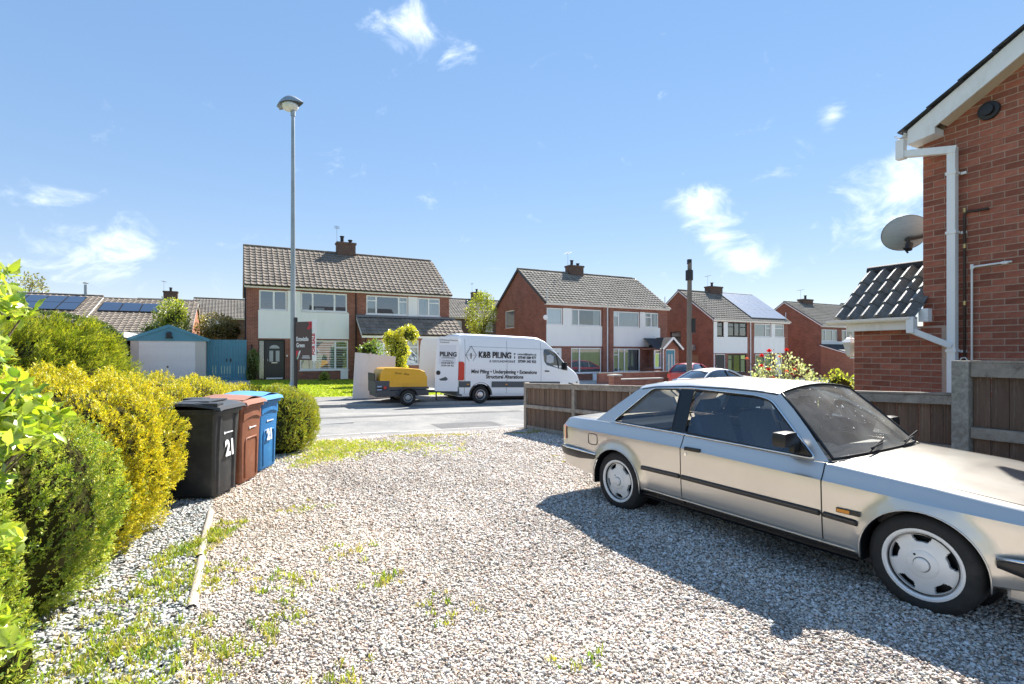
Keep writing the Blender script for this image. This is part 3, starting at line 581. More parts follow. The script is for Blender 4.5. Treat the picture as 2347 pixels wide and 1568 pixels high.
window(H1, 2.66, 5.29, .52, 2.22, .03, (3.40, 4.57), {0: 1.80, 2: 1.80}, behind='zebra')
window(H1, 6.33, 8.85, 3.80, 4.93, .03, (6.92, 8.29), {0: 4.62, 2: 4.62}, behind='curtains'); window(H1, 9.49, 10.93, 3.80, 4.93, .03, (10.19,), {1: 4.62}, behind='net')
MB().box(.57, 1.90, .26, .3, 0, 2.3).build('porch_recess', 'dark_door', H1)
door(H1, .90, 1.84, .10, 2.16, .10, arch=True, frame='dark_door'); MB().box(.62, .84, .12, .16, .1, 2.16).build('sidelight', 'frosted', H1)
meter_box(H1, 4.86, 5.28, -.02, .48); MB().box(1.96, 2.03, -.07, 0, 1.30, 1.38).build('doorbell_light', 'upvc', H1)
chimney(H1, 5.25, 6.40, 3.8, 7.3, 8.62 + .05)
MB().box(3.7, 4.1, -.01, .02, .08, .3).build('air_brick', 'brick_far_orange', H1)
MB().tube([(.25, -.04, 1.55), (.25, -.04, 1.95)], .03, 8).build('wall_lamp', 'black_plastic', H1)
# items on the sills
MB().box(3.5, 4.0, .2, .35, 3.92, 4.08).build('box_on_sill', 'upvc', H1); MB().box(2.78, 3.3, .14, .16, .62, 1.68).build('poster_board', 'upvc', H1)
MB().lathe([(.0, .6), (.17, .62), (.20, .75), (.17, .95), (.1, 1.02), (0, 1.04)], 14, c=(3.62, .3, 0)).build('table_lamp', M('peach', (.75, .45, .22), .6), H1, smooth=True)
# lean-to porch of the right half
PF = -1.25
MB().box(6.0, 11.75, PF, -.001, -.5, .62).build('porch_wall', 'brick_far_orange', H1)
wall_holes(MB(), 6.0, 11.75, .62, 2.58, [(6.62, 9.15, .82, 2.26), (10.0, 10.9, .62, 2.3)], PF, .2).build('porch_wall', 'brick_far_orange', H1)
for sx in (6.0, 11.75): MB().quad((sx, PF, .62), (sx, 0, .62), (sx, 0, 3.4), (sx, PF, 2.58)).build('porch_wall', 'brick_far_orange', H1)
window(H1, 6.62, 9.15, .82, 2.26, PF + .03, (7.3, 8.5), {0: 1.85, 2: 1.85}, behind='curtains')
door(H1, 10.0, 10.9, .1, 2.3, PF + .05, mat='upvc', frame='upvc', glass=((10.2, 10.7, 1.2, 2.05),))
pr = MB().add([(5.75, PF - .3, 2.52), (11.95, PF - .3, 2.52), (11.95, -.001, 3.6), (5.75, -.001, 3.6), (5.75, PF - .3, 2.57), (11.95, PF - .3, 2.57), (11.95, -.001, 3.65), (5.75, -.001, 3.65)], [(0, 1, 2, 3), (4, 5, 6, 7), (0, 1, 5, 4), (1, 2, 6, 5), (3, 0, 4, 7)]).build('porch_roof', 'underlay', H1)
upp = Vector((0, 1.55, 1.08)); slp = upp.length; upp.normalize(); roof_tiles(pr, wm1, 5.74, 11.96, (0, PF - .3, 2.59), upp, slp, 'roof_tile', 100)
MB().box(5.72, 11.9, -.12, .02, 3.62, 3.74).build('lead_flashing', 'lead', H1); gutter(H1, 5.75, 11.95, PF - .29, 2.54, 'black_pvc'); MB().box(5.75, 11.95, PF - .3, PF - .275, 2.36, 2.53).build('fascia', 'upvc', H1)
MB().bar((5.75, PF - .3, 2.5), (5.75, -.01, 3.58), .03, .14).build('bargeboard', 'upvc', H1); downpipe(H1, 6.02, PF - .06, 0, 2.45, 'black_pvc')
MB().lathe([(.03, 1.72), (.08, 1.8), (.1, 1.98), (.02, 2.06)], 10, c=(9.6, PF - .1, 0)).build('wall_lantern', 'black_plastic', H1); MB().box(9.4, 9.75, PF - .015, PF, 1.5, 1.6).build('house_name_plate', 'lead', H1); meter_box(H1, 9.25, 9.7, .1, .66, PF)
# tv aerial on the right eave
m = MB().tube([(11.2, .1, ev1 + .1), (11.2, .1, ev1 + .95)], .03, 6).tube([(10.4, -.2, ev1 + .25), (11.3, .12, ev1 + .35)], .012, 6); m.build('aerial', 'alu', H1)

# --- house with the gable to the left, white panels and a gabled porch
B2 = -.55
h2 = [(.08, 1.34, 3.92, 5.05), (2.09, 4.62, 3.88, 5.05), (5.71, 8.14, 3.86, 5.02), (8.68, 9.99, 3.90, 5.02), (.45, 1.30, .1, 2.35), (2.05, 4.62, .58, 2.36), (5.71, 8.19, .60, 2.33)]
H2, wm2, up2, sl2, ev2, dr2 = gable_house('brick semi with side gable window, white upper panels and small gabled porch', 18.3, 30, 10.9, 7.6, 4.78, 7.56, B2, h2, tile='roof_tile_grey', n_single=300, verge_white=False, gable_holes=[(4.5, 6.0, 3.85, 5.2)])
gutter(H2, -.1, 11, -.21, ev2 - dr2 + .02, 'upvc')
front_panel(H2, .04, 4.68, 2.45, 3.88, -.02); front_panel(H2, 1.36, 2.07, 3.88, 5.05, -.02); front_panel(H2, 5.66, 10.15, 2.45, 3.86, -.02); front_panel(H2, 8.16, 8.66, 3.86, 5.02, -.02)
MB().box(4.70, 5.0, -.12, -.001, -.3, ev2).box(5.25, 5.62, -.12, -.001, -.3, ev2).build('brick_pier', 'brick_far', H2); downpipe(H2, 5.12, -.06, -.2, ev2 - dr2, 'upvc', .05)
window(H2, .08, 1.34, 3.92, 5.03, .03, (), behind='net'); window(H2, 2.09, 4.62, 3.88, 5.03, .03, (2.69,), behind='curtains'); window(H2, 5.71, 8.14, 3.86, 5.0, .03, (6.18,), {0: 4.66}, behind='net'); window(H2, 8.68, 9.99, 3.90, 5.0, .03, (9.3,), {0: 4.66}, behind='curtains')
window(H2, 2.05, 4.62, .58, 2.34, .03, (2.77,), behind='vertical'); window(H2, 5.71, 8.19, .60, 2.31, .03, (6.2, 6.75), {0: 1.85}, behind='vertical'); door(H2, .45, 1.30, .1, 2.33, .06, mat='upvc', glass=((.65, 1.1, 1.3, 2.0),))
t = thing  # gable window (in the left wall, facing -x)
gw = window(H2, 0, 1.5, 3.85, 5.2, 0, (), behind='net'); gw.rotation_euler = (0, 0, R(-90)); gw.location = (.04, 6.0, 0)
MB().box(-.06, 0, 4.45, 6.05, 3.75, 3.85).build('gable_sill', 'brick_far_orange', H2)
meter_box(H2, 3.86, 4.55, -.05, .52); chimney(H2, 4.3, 5.55, 3.8, 7.35, 8.7 + .05, dep=.7)
MB().lathe([(.0, 0), (.17, .02), (.17, .08), (0, .1)], 14, 'y', (-.18, -.32, 4.35)).build('alarm_box', 'upvc', H2)
for xx in (.1, 10.6): MB().tube([(xx, -.05, ev2 - .1), (xx, -.05, ev2 + .8)], .03, 6).tube([(xx - .4, -.25, ev2 + .05), (xx + .3, .1, ev2 + .12)], .012, 6).build('aerial', 'alu', H2)
# porch with its own little gable facing the road
PX0, PX1, PY = 8.35, 10.45, -1.5
wall_holes(MB(), 9.0, PX1 + .1, -.3, 2.35, [(9.3, 10.25, .1, 2.25)], PY, .2).box(8.3, 8.99, PY + .1, 0, -.3, .9).box(8.3, 8.99, PY + .1, 0, 2.2, 2.35).build('porch_wall', 'brick_far', H2)
MB().quad((9.0, PY, -.3), (9.0, 0, -.3), (9.0, 0, 2.35), (9.0, PY, 2.35)).quad((10.55, PY, -.3), (10.55, 0, -.3), (10.55, 0, 2.35), (10.55, PY, 2.35)).poly([(9.0, PY, 2.35), (10.55, PY, 2.35), (9.78, PY, 3.0)]).build('porch_wall', 'brick_far', H2)
window(H2, 8.32, 8.98, .9, 2.2, PY + .12, (), {0: 1.95}, behind='curtains'); downpipe(H2, 9.0, PY - .05, -.3, 2.3, 'upvc', .045)
door(H2, 9.3, 10.25, .1, 2.25, PY + .05, mat='blue_paint', glass=((9.55, 9.72, .7, 1.9), (9.85, 10.02, .7, 1.9)))
pr = MB()
for s in (-1, 1):
    x_e = 9.78 + s * 1.0; pr.add([(x_e, PY - .25, 2.22), (x_e, 0, 2.22), (9.78, 0, 3.06), (9.78, PY - .25, 3.06), (x_e, PY - .25, 2.29), (x_e, 0, 2.29), (9.78, 0, 3.13), (9.78, PY - .25, 3.13)], [(0, 1, 2, 3), (4, 5, 6, 7), (0, 1, 5, 4), (1, 2, 6, 5), (2, 3, 7, 6), (3, 0, 4, 7)])
pr.add([(8.2, PY - .15, 2.25), (9.3, PY - .15, 2.25), (9.7, 0, 3.1), (8.5, 0, 3.1)], [(0, 1, 2, 3)]); pr.build('porch_roof', 'roof_dark', H2)
for s in (-1, 1): MB().bar((9.78 + s * 1.0, PY - .27, 2.24), (9.78, PY - .27, 3.09), .03, .14).build('bargeboard', 'upvc', H2)

# --- house with dark window frames and the solar array on its right half
B3 = -.75
h3 = [(.49, 1.23, 3.58, 4.8), (1.79, 4.18, 3.6, 4.8), (5.18, 7.39, 3.6, 4.8), (7.93, 9.25, 3.6, 4.8), (.3, 1.5, .1, 2.1), (1.79, 4.11, .45, 2.06), (5.3, 7.6, .5, 2.06), (8.0, 9.0, .1, 2.1)]
H3, wm3, up3, sl3, ev3, dr3 = gable_house('brick semi with black framed windows and a solar array coloured pale for its glare on its roof', 35.3, 31, 9.75, 7.6, 4.2, 7.04, B3, h3, tile='roof_tile_grey', gable_holes=[(3.6, 4.9, 2.6, 4.1), (1.6, 2.5, .2, 2.0)])
gutter(H3, -.1, 9.85, -.21, ev3 - dr3 + .02, 'upvc')
front_panel(H3, .04, 4.22, 2.15, 3.55, -.02); front_panel(H3, .04, .47, 3.55, 4.8, -.02); front_panel(H3, 1.25, 1.77, 3.55, 4.8, -.02); front_panel(H3, 5.1, 9.27, 2.15, 3.55, -.02); front_panel(H3, 7.41, 7.91, 3.55, 4.8, -.02)
window(H3, .49, 1.23, 3.58, 4.78, .03, (), {0: 4.4}, 'black_pvc'); window(H3, 1.79, 4.18, 3.6, 4.78, .03, (2.6, 3.26), {0: 4.4, 2: 4.4}, 'black_pvc'); window(H3, 5.18, 7.39, 3.6, 4.78, .03, (6.69,), {1: 4.4}, behind='net'); window(H3, 7.93, 9.25, 3.6, 4.78, .03, (), {0: 4.4}, behind='net')
window(H3, 1.79, 4.11, .45, 2.04, .03, (2.5, 3.4), {0: 1.6, 2: 1.6}, 'black_pvc', behind='curtains'); door(H3, .3, 1.5, .1, 2.08, .05); window(H3, 5.3, 7.6, .5, 2.04, .03, (6.6,), behind='vertical'); door(H3, 8.0, 9.0, .1, 2.08, .05, mat='upvc')
gw = window(H3, 0, 1.3, 2.6, 4.1, 0, (), {0: 3.6}, 'black_pvc', behind='net'); gw.rotation_euler = (0, 0, R(-90)); gw.location = (.04, 4.9, 0)
MB().box(.02, .1, 1.6, 2.5, .2, 2.0).build('side_door', M('door_brown', (.33, .2, .12), .7), H3); MB().box(-.25, -.001, 1.9, 2.3, 2.4, 2.9).build('boiler_flue', 'galv', H3)
downpipe(H3, 4.6, -.05, -.2, ev3 - dr3, 'upvc', .045); downpipe(H3, .06, -.06, -.2, 2.1, 'upvc', .045); chimney(H3, 3.6, 5.2, 3.8, 7.0, 8.4, dep=.7, pots=((.35, .3),))
wf3 = lambda x, s, h: tuple(Vector((x, -.2, ev3 - dr3 + .05)) + up3 * s + Vector((1, 0, 0)).cross(up3) * h)
solar(H3, wf3, 3, 5, 4.85, .98, .35, 1.45, 'solar_glare')
for xx in (.05, 9.4): MB().tube([(xx, -.05, ev3 - .1), (xx, -.05, ev3 + .8)], .035, 6).build('aerial', 'alu', H3)
# --- last house of the row with the gabled side wing
B4 = -1.05
h4 = [(.1, 2.65, 3.62, 4.78), (3.4, 6.0, 3.62, 4.78), (.6, 1.6, .1, 2.2), (2.2, 4.6, .5, 2.2)]
H4, wm4, up4, sl4, ev4, dr4 = gable_house('brick semi farthest along the row with a single storey front porch', 50.1, 31, 9.8, 7.6, 4.04, 6.66, B4, h4, tile='roof_tile_grey', gable_holes=[(4.4, 6.6, .9, 2.2)])
window(H4, .1, 2.65, 3.62, 4.76, .03, (.7, 1.9), behind='net'); window(H4, 3.4, 6.0, 3.62, 4.76, .03, (4.2,), behind='curtains'); window(H4, 2.2, 4.6, .5, 2.18, .03, (3.2,), behind='net'); front_panel(H4, .04, 6.1, 2.4, 3.6, -.02)
gw = window(H4, 0, 2.2, .9, 2.2, 0, (1.1,), {0: 1.85, 1: 1.85}, behind='net'); gw.rotation_euler = (0, 0, R(-90)); gw.location = (.04, 6.6, 0)
gutter(H4, -.1, 9.9, -.21, ev4 - dr4 + .02, 'upvc'); chimney(H4, 2.6, 4.2, 3.8, 6.8, 8.15, dep=.7, pots=((.5, .35),))
MB().quad((0, -3, -.5), (0, 0, -.5), (0, 0, 3.1), (0, -3, 2.3)).quad((0, -3, -.5), (4.2, -3, -.5), (4.2, -3, 2.3), (0, -3, 2.3)).quad((4.2, -3, -.5), (4.2, 0, -.5), (4.2, 0, 3.1), (4.2, -3, 2.3)).build('porch_wall', 'brick_far_orange', H4)
MB().add([(-.2, -3.25, 2.25), (4.4, -3.25, 2.25), (4.4, 0, 3.25), (-.2, 0, 3.25), (-.2, -3.25, 2.33), (4.4, -3.25, 2.33), (4.4, 0, 3.33), (-.2, 0, 3.33)], [(0, 1, 2, 3), (4, 5, 6, 7), (0, 1, 5, 4), (1, 2, 6, 5), (3, 0, 4, 7)]).build('porch_roof', 'roof_dark', H4)
MB().bar((-.18, -3.25, 2.24), (-.18, 0, 3.24), .03, .16).build('bargeboard', 'upvc', H4); MB().box(-.2, 4.4, -3.27, -3.25, 2.08, 2.28).build('fascia', 'upvc', H4)
door(H4, .5, 1.4, .0, 2.1, -3.06, mat='upvc', glass=((.75, 1.15, .9, 1.9),)); f = window(H4, 2.2, 3.8, .8, 2.0, -3.05, (3.0,), behind='net')
# --- houses farther behind
def back_house(label, a0, b0, wd, eave, ridge, base, wins, brick='brick_far_dark', dep=7.6, tile='roof_tile_grey', chim=None, group='houses seen over and between the front row'):
    H, wm, up, sl, ev, dr = gable_house(label, a0, b0, wd, dep, eave, ridge, base, [w_[:4] for w_ in wins], brick=brick, tile=tile, group=group, name='house_behind')
    for w_ in wins: window(H, *w_[:3], w_[3] - .02, .03, ((w_[0] + w_[1]) / 2,), behind='net')
    gutter(H, -.1, wd + .1, -.21, ev - dr + .02, 'upvc')
    if chim: chimney(H, chim, chim + 1.2, dep / 2, ridge - base - .5, ridge - base + .9, aerial=True, pots=((.5, .3),))
    return H, up, ev, dr
back_house('dark brick house seen in the gap beside the golden tree', 16.5, 51.2, 16, 5.1, 7.44, -.2, [(2.4, 4.4, 3.9, 5.0), (6.2, 8.0, 3.9, 5.0), (10, 12, 3.9, 5.0), (6, 8, .8, 2.2)], chim=7.2)
back_house('house with a small chimney whose roof shows beside the blue gate', -4, 62, 9, 5.0, 7.3, .1, [(1, 3, 3.8, 4.9), (5, 7, 3.8, 4.9)], chim=6.8)
back_house('house whose roof end peeks above the lean-to of the neighbour', 63.5, 33, 9, 4.3, 7.2, -1.3, [(1, 3, 3.6, 4.8)])
# bungalows with panels, left of the garage
def bungalow(label, a1, b0, wd, eave, ridge, base, hd, sol, brick='brick_far_orange', flue=None):
    H, wm, up, sl, ev, dr = gable_house(label, a1 - wd, b0, wd, hd * 2, eave, ridge, base, [(wd - 4, wd - 2, .9, 2.1)], brick=brick, tile='roof_tile', overhang=.35, name='bungalow', group='bungalows beyond the garage')
    window(H, wd - 4, wd - 2, .9, 2.1, .03, (wd - 3,), behind='net'); gutter(H, -.1, wd + .1, -.36, ev - dr + .02, 'upvc')
    wf = lambda x, s, h: tuple(Vector((x, -.35, ev - dr + .05)) + up * s + Vector((1, 0, 0)).cross(up) * h)
    rows, cols, x0, dx, s0, ds = sol; solar(H, wf, rows, cols, x0, dx, s0, ds)
    if flue: MB().tube([(flue, hd, ridge - base - .1), (flue, hd, ridge - base + .75)], .09, 10).lathe([(.14, ridge - base + .82), (.16, ridge - base + .86), (.02, ridge - base + .93)], 12, c=(flue, hd, 0)).build('flue_pipe', 'galv', H, smooth=50)
    return H
bungalow('bungalow with a wide solar array and a metal flue on its ridge', -7.75, 36, 11, 2.75, 5.05, 0, 6.2, (2, 8, 3.1, .92, 3.1, 1.55), flue=10.2)
bungalow('bungalow with a small black solar array behind the shrubs', -2.5, 36.3, 10, 2.6, 4.93, 0, 6.0, (1, 3, 5.1, 1.02, 3.6, 1.9))
back_house('gabled house with chimney showing above the bungalow roof', -8.5, 58, 5, 4.6, 6.7, .2, [], chim=2.0, dep=9)
# ------------------------------------------------------------ garage, gate, street furniture
def on(a, b, dz=0): return (*W(a, b), Z(a, b) + dz)
# prefabricated garage
G = thing('garage', 'small prefabricated garage with white up-and-over door and blue gable', 'garage', (*W(-4.5, 30.5), -.02), TH)
MB().box(0, .32, 0, .12, -.4, 2.12).box(2.66, 3.1, 0, .12, -.4, 2.12).box(0, .1, .12, 5.2, -.4, 2.12).box(3.0, 3.1, .12, 5.2, -.4, 2.12).box(.1, 3.0, 5.1, 5.2, -.4, 2.12).build('concrete_panel_wall', 'pebbledash', G)
gd = MB().box(.32, 2.66, .03, .05, 0, 2.06).build('garage_door', 'garage_door', G); n = 26; sw = (2.66 - .32) / n
rib = MB().box(.012, sw - .012, .012, .031, 0, 2.0).mesh('door_rib', 'garage_door')
for i in range(n): link('door_rib', rib, gd, (.32 + i * sw, 0, .02))
MB().box(1.45, 1.53, .0, .03, .75, .83).build('handle', 'black_plastic', gd)
MB().prism([(-.12, 2.06), (3.22, 2.06), (3.22, 2.16), (1.55, 2.78), (-.12, 2.16)], 1, -.03, .02).build('gable_panel', 'blue_paint', G)
for s in (-1, 1): MB().bar((1.55 + s * 1.72, -.06, 2.10), (1.55, -.06, 2.80), .05, .14).build('bargeboard', 'blue_paint', G)
MB().add([(-.2, -.05, 2.12), (1.55, -.05, 2.80), (3.3, -.05, 2.12), (-.2, 5.3, 2.12), (1.55, 5.3, 2.80), (3.3, 5.3, 2.12)], [(0, 1, 4, 3), (1, 2, 5, 4)]).build('roof', 'concrete', G)
MB().box(1.45, 1.66, -.18, -.03, 2.26, 2.48).box(1.4, 1.72, -.12, -.03, 2.18, 2.24).build('flood_lamp', 'black_plastic', G, bevel=.01)
# long low white roof behind the conifer (neighbouring flat garage)
G2 = thing('flat_roof_garage', 'flat roofed garage with pale fascia behind the spreading conifer', 'garage', (*W(-8.2, 29.5), -.02), TH)
MB().box(0, 3.5, 0, 6, -.4, 2.25).build('wall', 'brick_far_orange', G2); MB().box(-.1, 3.6, -.1, 6.1, 2.25, 2.42).build('roof', 'concrete_light', G2); MB().box(-.12, 3.62, -.13, -.1, 2.2, 2.45).box(3.6, 3.63, -.1, 6.1, 2.2, 2.45).build('fascia', 'upvc', G2)
# blue side gate: boards
GT = thing('double_gate', 'tall blue boarded double gate between garage and house', 'gate', (*W(-1.38, 31.35), -.05), TH)
bme = MB().box(.004, .126, 0, .022, 0, 2.2).mesh('gate_board', 'blue_paint', bevel=.004)
for i in range(14): link('gate_board', bme, GT, (i * .131, random.uniform(0, .004), random.uniform(-.006, .006)))
for zz in (.3, 1.1, 1.9): MB().box(0, 1.83, .023, .06, zz, zz + .1).build('rail', 'blue_paint', GT)
MB().box(.86, .92, -.03, 0, 1.05, 1.2).build('latch', 'black_plastic', GT); MB().box(1.04, 1.12, -.03, 0, 1.05, 1.2).build('latch', 'black_plastic', GT)
# street lamp
lx, ly = W(.98, 11.2); lz = Z(.98, 11.2)
LP = thing('street_lamp', 'tall grey steel street lamp column beside the hedge end', 'street lamp', (lx, ly, lz))
MB().tube([(0, 0, -.1), (0, 0, 1.12)], .078, 14).build('base_section', 'galv', LP, smooth=50); MB().tube([(0, 0, 1.1), (0, 0, 1.2)], [.078, .05], 14, caps=False).build('shoulder', 'galv', LP, smooth=True)
MB().tube([(0, 0, 1.18), (0, 0, 3.2), (0, 0, 6.5)], [.05, .045, .033], 12).build('column', 'galv', LP, smooth=50); MB().box(-.045, .045, -.083, -.07, .35, .85).build('access_door', 'galv', LP)
m = MB().tube([(0, 0, 6.45), (0, 0, 6.62)], .045, 10); m.build('spigot', 'galv', LP)
# lantern: shallow canopy leaning over the road with lens below
rows = []
for i in range(9):
    t = i / 8; xw = math.sin(math.pi * min(1, t * .9 + .1)) * .17 + .02; rows.append([(-.30 + t * .5, xw * math.cos(math.pi * j / 10), 6.60 + .11 * t ** .5 + (.02 + .14 * math.sin(math.pi * t)) * math.sin(math.pi * j / 10)) for j in range(11)])
L1 = MB().grid(rows); o = L1.build('canopy', 'galv', LP, smooth=True); o.rotation_euler = (0, 0, R(0))
MB().lathe([(.02, 6.54), (.12, 6.57), (.165, 6.64), (.15, 6.68)], 14, c=(-.06, 0, 0)).build('lens', M('lens', (.75, .75, .72), .2, spec=.6), LP, smooth=True)
# estate agent board strapped to its own post by the lamp
SG = thing('agent_board', 'brown estate agent board with white lettering fixed beside the lamp column', 'sign', (lx + .11, ly - .16, lz), R(-27))
M('board_brown', (.085, .05, .045), .5, var=.05); M('sign_red', (.6, .03, .05), .5, var=.05); M('lettering_white', (.82, .82, .82), .5, var=.02); M('lettering_black', (.012, .012, .014), .5, var=.02); M('sign_green', (.05, .35, .12), .5)
MB().box(-.02, .03, -.015, .03, -.1, 2.45).build('post', 'black_plastic', SG)
MB().box(.03, .47, -.012, .012, 1.62, 2.36).build('panel', 'board_brown', SG)
MB().box(.47, .56, -.012, .012, 1.60, 2.40).build('side_slip', 'upvc', SG)
for txt, z in (('Entwistle', 1.99), ('Green', 1.87)):
    o = link('lettering', text_mesh(txt, .115, 'lettering_white', .003, align='LEFT', sx=.78), SG, (.045, -.0135, z), (R(90), 0, 0))
MB().poly([(.36, -.0135, 2.36), (.47, -.0135, 2.36), (.47, -.0135, 2.2)]).poly([(.33, -.0135, 2.22), (.44, -.0135, 2.34), (.46, -.0135, 2.3), (.40, -.0135, 2.2)]).build('emblem', 'sign_red', SG)
MB().poly([(.04, -.0135, 1.66), (.04, -.0135, 1.80), (.12, -.0135, 1.80)]).build('emblem', 'sign_red', SG); MB().poly([(.05, -.0140, 1.64), (.09, -.0140, 1.64), (.17, -.0140, 1.80), (.13, -.0140, 1.80)]).build('emblem', 'lettering_white', SG); MB().poly([(.05, -.0145, 1.64), (.07, -.0145, 1.64), (.11, -.0145, 1.72), (.10, -.0145, 1.74)]).build('emblem', 'sign_green', SG)
MB().box(.22, .40, -.0145, -.0125, 1.69, 1.705).box(.20, .42, -.0145, -.0125, 1.655, 1.67).build('small_print', 'lettering_white', SG)
o = link('lettering', text_mesh('FOR SALE', .1, 'sign_red', .004, align='LEFT', sx=.95), SG, (.545, -.0135, 1.72), (R(90), R(-90), 0))
# telegraph pole
tp = W(22.06, 21); TP = thing('telegraph_pole', 'weathered wooden telegraph pole beside the parked red car', 'pole', (*tp, Z(22.06, 21)))
MB().tube([(0, 0, -.2), (0, 0, 3.5), (.02, 0, 7.15)], [.16, .14, .115], 12).build('shaft', M('pole_wood', (.20, .17, .14), .9, var=.35, ns=4, stretch=(8, 8, .6), bump=.4), TP, smooth=50)
MB().tube([(0, 0, 6.2), (0, 0, 6.75)], .2, 10).build('terminal_ring', 'black_plastic', TP); MB().box(-.1, .1, -.1, .1, 7.1, 7.35).build('cap', 'black_plastic', TP); MB().box(.1, .3, -.13, .13, 3.3, 4.1).build('junction_box', 'black_plastic', TP)
# leaning white board
BD = thing('leaning_board', 'large pale insulation board leaning behind the yellow compressor', 'board', on(3.95, 20.75, .1), TH)
bo = MB().box(0, 1.62, 0, .06, 0, 1.85).build('sheet', M('board_face', (.78, .73, .66), .8, var=.06, ns=1.5, stain=(.66, .58, .50), stain_s=1.2), BD); bo.rotation_euler = (R(-14), R(6), 0); MB().bar((.8, .5, 1.75), (.8, 1.5, -.1), .07, .07).build('prop', 'timber', BD)
# front garden walls across the road
def low_wall(label, a0, b0, ln, h, rot=0, pillar=True, mat='brick_far'):
    o = thing('garden_wall', label, 'wall', on(a0, b0, .05), TH + rot, 'low brick walls along the far pavement')
    MB().box(.4 if pillar else 0, ln, -.11, .11, -.3, h).build('brickwork', mat, o); MB().box(.4 if pillar else 0, ln, -.15, .15, h, h + .06).build('coping', 'concrete_light', o)
    if pillar: MB().box(-.05, .4, -.22, .22, -.3, h + .22).build('pillar', mat, o); MB().box(-.1, .45, -.27, .27, h + .22, h + .3).build('pillar_cap', 'concrete_light', o)
low_wall('low brick wall with square pillar beside the concrete drive', 17.2, 21.6, 3.4, .62); low_wall('long low wall with pale coping in front of the porch', 20.5, 27.2, 6.5, .62, pillar=False)
low_wall('low brick wall running back between the driveways', 29.5, 22, 6, .6, R(60), False)

# ------------------------------------------------------------ wheels
def wheel(par, loc, rad, wd, rim_r, outer=-1, hub='alu', tyre='rubber', spokes=None):
    """axle along local y; outer = sign of the outward side"""
    w_ = bpy.data.objects.new('wheel', None); col.objects.link(w_); w_.parent = par; w_.location = loc
    s = outer; h = wd / 2
    prof = [(rim_r, -h * .8), (rim_r + .02, -h), (rad - .03, -h), (rad - .008, -h * .75), (rad, -h * .4), (rad, h * .4), (rad - .008, h * .75), (rad - .03, h), (rim_r + .02, h), (rim_r, h * .8), (rim_r - .01, h * .3), (rim_r - .01, -h * .3), (rim_r, -h * .8)]
    MB().lathe(prof, 36, 'y', caps=False).build('tyre', tyre, w_, smooth=50)
    o = [(rim_r + .002, s * h * .95), (rim_r - .012, s * h * .97), (rim_r - .03, s * h * .7), (rim_r * .8, s * h * .55), (rim_r * .55, s * h * .72), (rim_r * .3, s * h * .8), (rim_r * .28, s * h * 1.0), (rim_r * .1, s * h * 1.03), (0.001, s * h * 1.03)]
    MB().lathe(o, 32, 'y', caps=False).build('rim', hub, w_, smooth=40)
    MB().lathe([(rim_r * .62, s * h * .74), (rim_r * .66, s * h * .70), (rim_r * .78, s * h * .66), (rim_r * .8, s * h * .60)], 24, 'y', caps=False).build('rim_ring', 'black_plastic', w_, smooth=True)
    return w_
# ------------------------------------------------------------ panel van
M('van_grey', (.085, .095, .105), .6, var=.08); M('tail_red', (.55, .01, .012), .2, coat=.6, var=.05); glass_mat('car_glass', (.42, .46, .46), .10); M('cab_dark', (.02, .02, .022), .8); M('cab_white', (.5, .52, .54), .8)
VL = 5.95; vx, vy = W(7.6, 20.02)
VAN = thing('panel_van', 'white high roof panel van with its rear door swung open', 'van', (vx, vy, -.535), TH); VAN.rotation_euler = (0, .030, TH)
RW, FW = .97, 5.15                                                        # wheel stations along the van
TOPS = [(0, 2.62), (.06, 2.74), (.3, 2.79), (2.0, 2.80), (3.4, 2.79), (3.7, 2.75), (4.0, 2.64), (4.3, 2.42), (4.6, 2.13), (4.9, 1.83), (5.1, 1.64), (5.3, 1.52), (5.55, 1.38), (5.72, 1.22), (5.82, 1.05), (5.88, .85), (5.90, .6)]
def vtop(x): return float(np.interp(x, [t[0] for t in TOPS], [t[1] for t in TOPS]))
def vw(z, x):
    w_ = float(np.interp(z, [.25, .4, .75, 1.1, 1.6, 2.2, 2.6, 2.8], [.93, .985, 1.0, 1.0, .985, .93, .86, .80])); 
    if x > 4.6: w_ -= .20 * ((x - 4.6) / 1.3) ** 2.4
    if x < .08: w_ -= .03 * (1 - x / .08)
    return w_
xs = sorted(set([0, .03, .08, .2] + frange(.3, 5.6, .1) + [5.64, 5.68, 5.72, 5.77, 5.82, 5.86, 5.89, 5.90])); zs_ = frange(.30, .90, .06) + frange(.95, 2.5, .12)
def van_side(sgn):
    rows = []
    for x in xs:
        tp_ = vtop(x); r = []
        for z in zs_:
            zz = min(z, tp_ - .16) if z > tp_ - .16 else z; r.append([x, sgn * vw(zz, x), zz])
        wt = vw(min(2.6, tp_ - .16), x)
        for k in (.15, .35, .6, .8, .95): r.append([x, sgn * (wt - .16 * (1 - math.cos(k * math.pi / 2)) * 1.0), tp_ - .16 + .14 * math.sin(k * math.pi / 2)])
        r.append([x, sgn * wt * .5, tp_]); r.append([x, 0, tp_ + .012]); rows.append(r)
    return rows
def arch_cut(rows, centres, Rr):
    """snap grid points onto the wheel arch circles (x,z) and report which points are inside"""
    ins = [[False] * len(rows[0]) for _ in rows]
    for i, r in enumerate(rows):
        for j, p in enumerate(r):
            for (cx_, cz) in centres:
                d = math.hypot(p[0] - cx_, p[2] - cz)
                if d < Rr + .02 and p[2] < cz + Rr + .05:
                    if d > Rr - .045 and d > 1e-6: k = Rr / d; p[0] = cx_ + (p[0] - cx_) * k; p[2] = cz + (p[2] - cz) * k
                    elif d <= Rr - .045: ins[i][j] = True
    return ins
white = MB(); lower = MB()
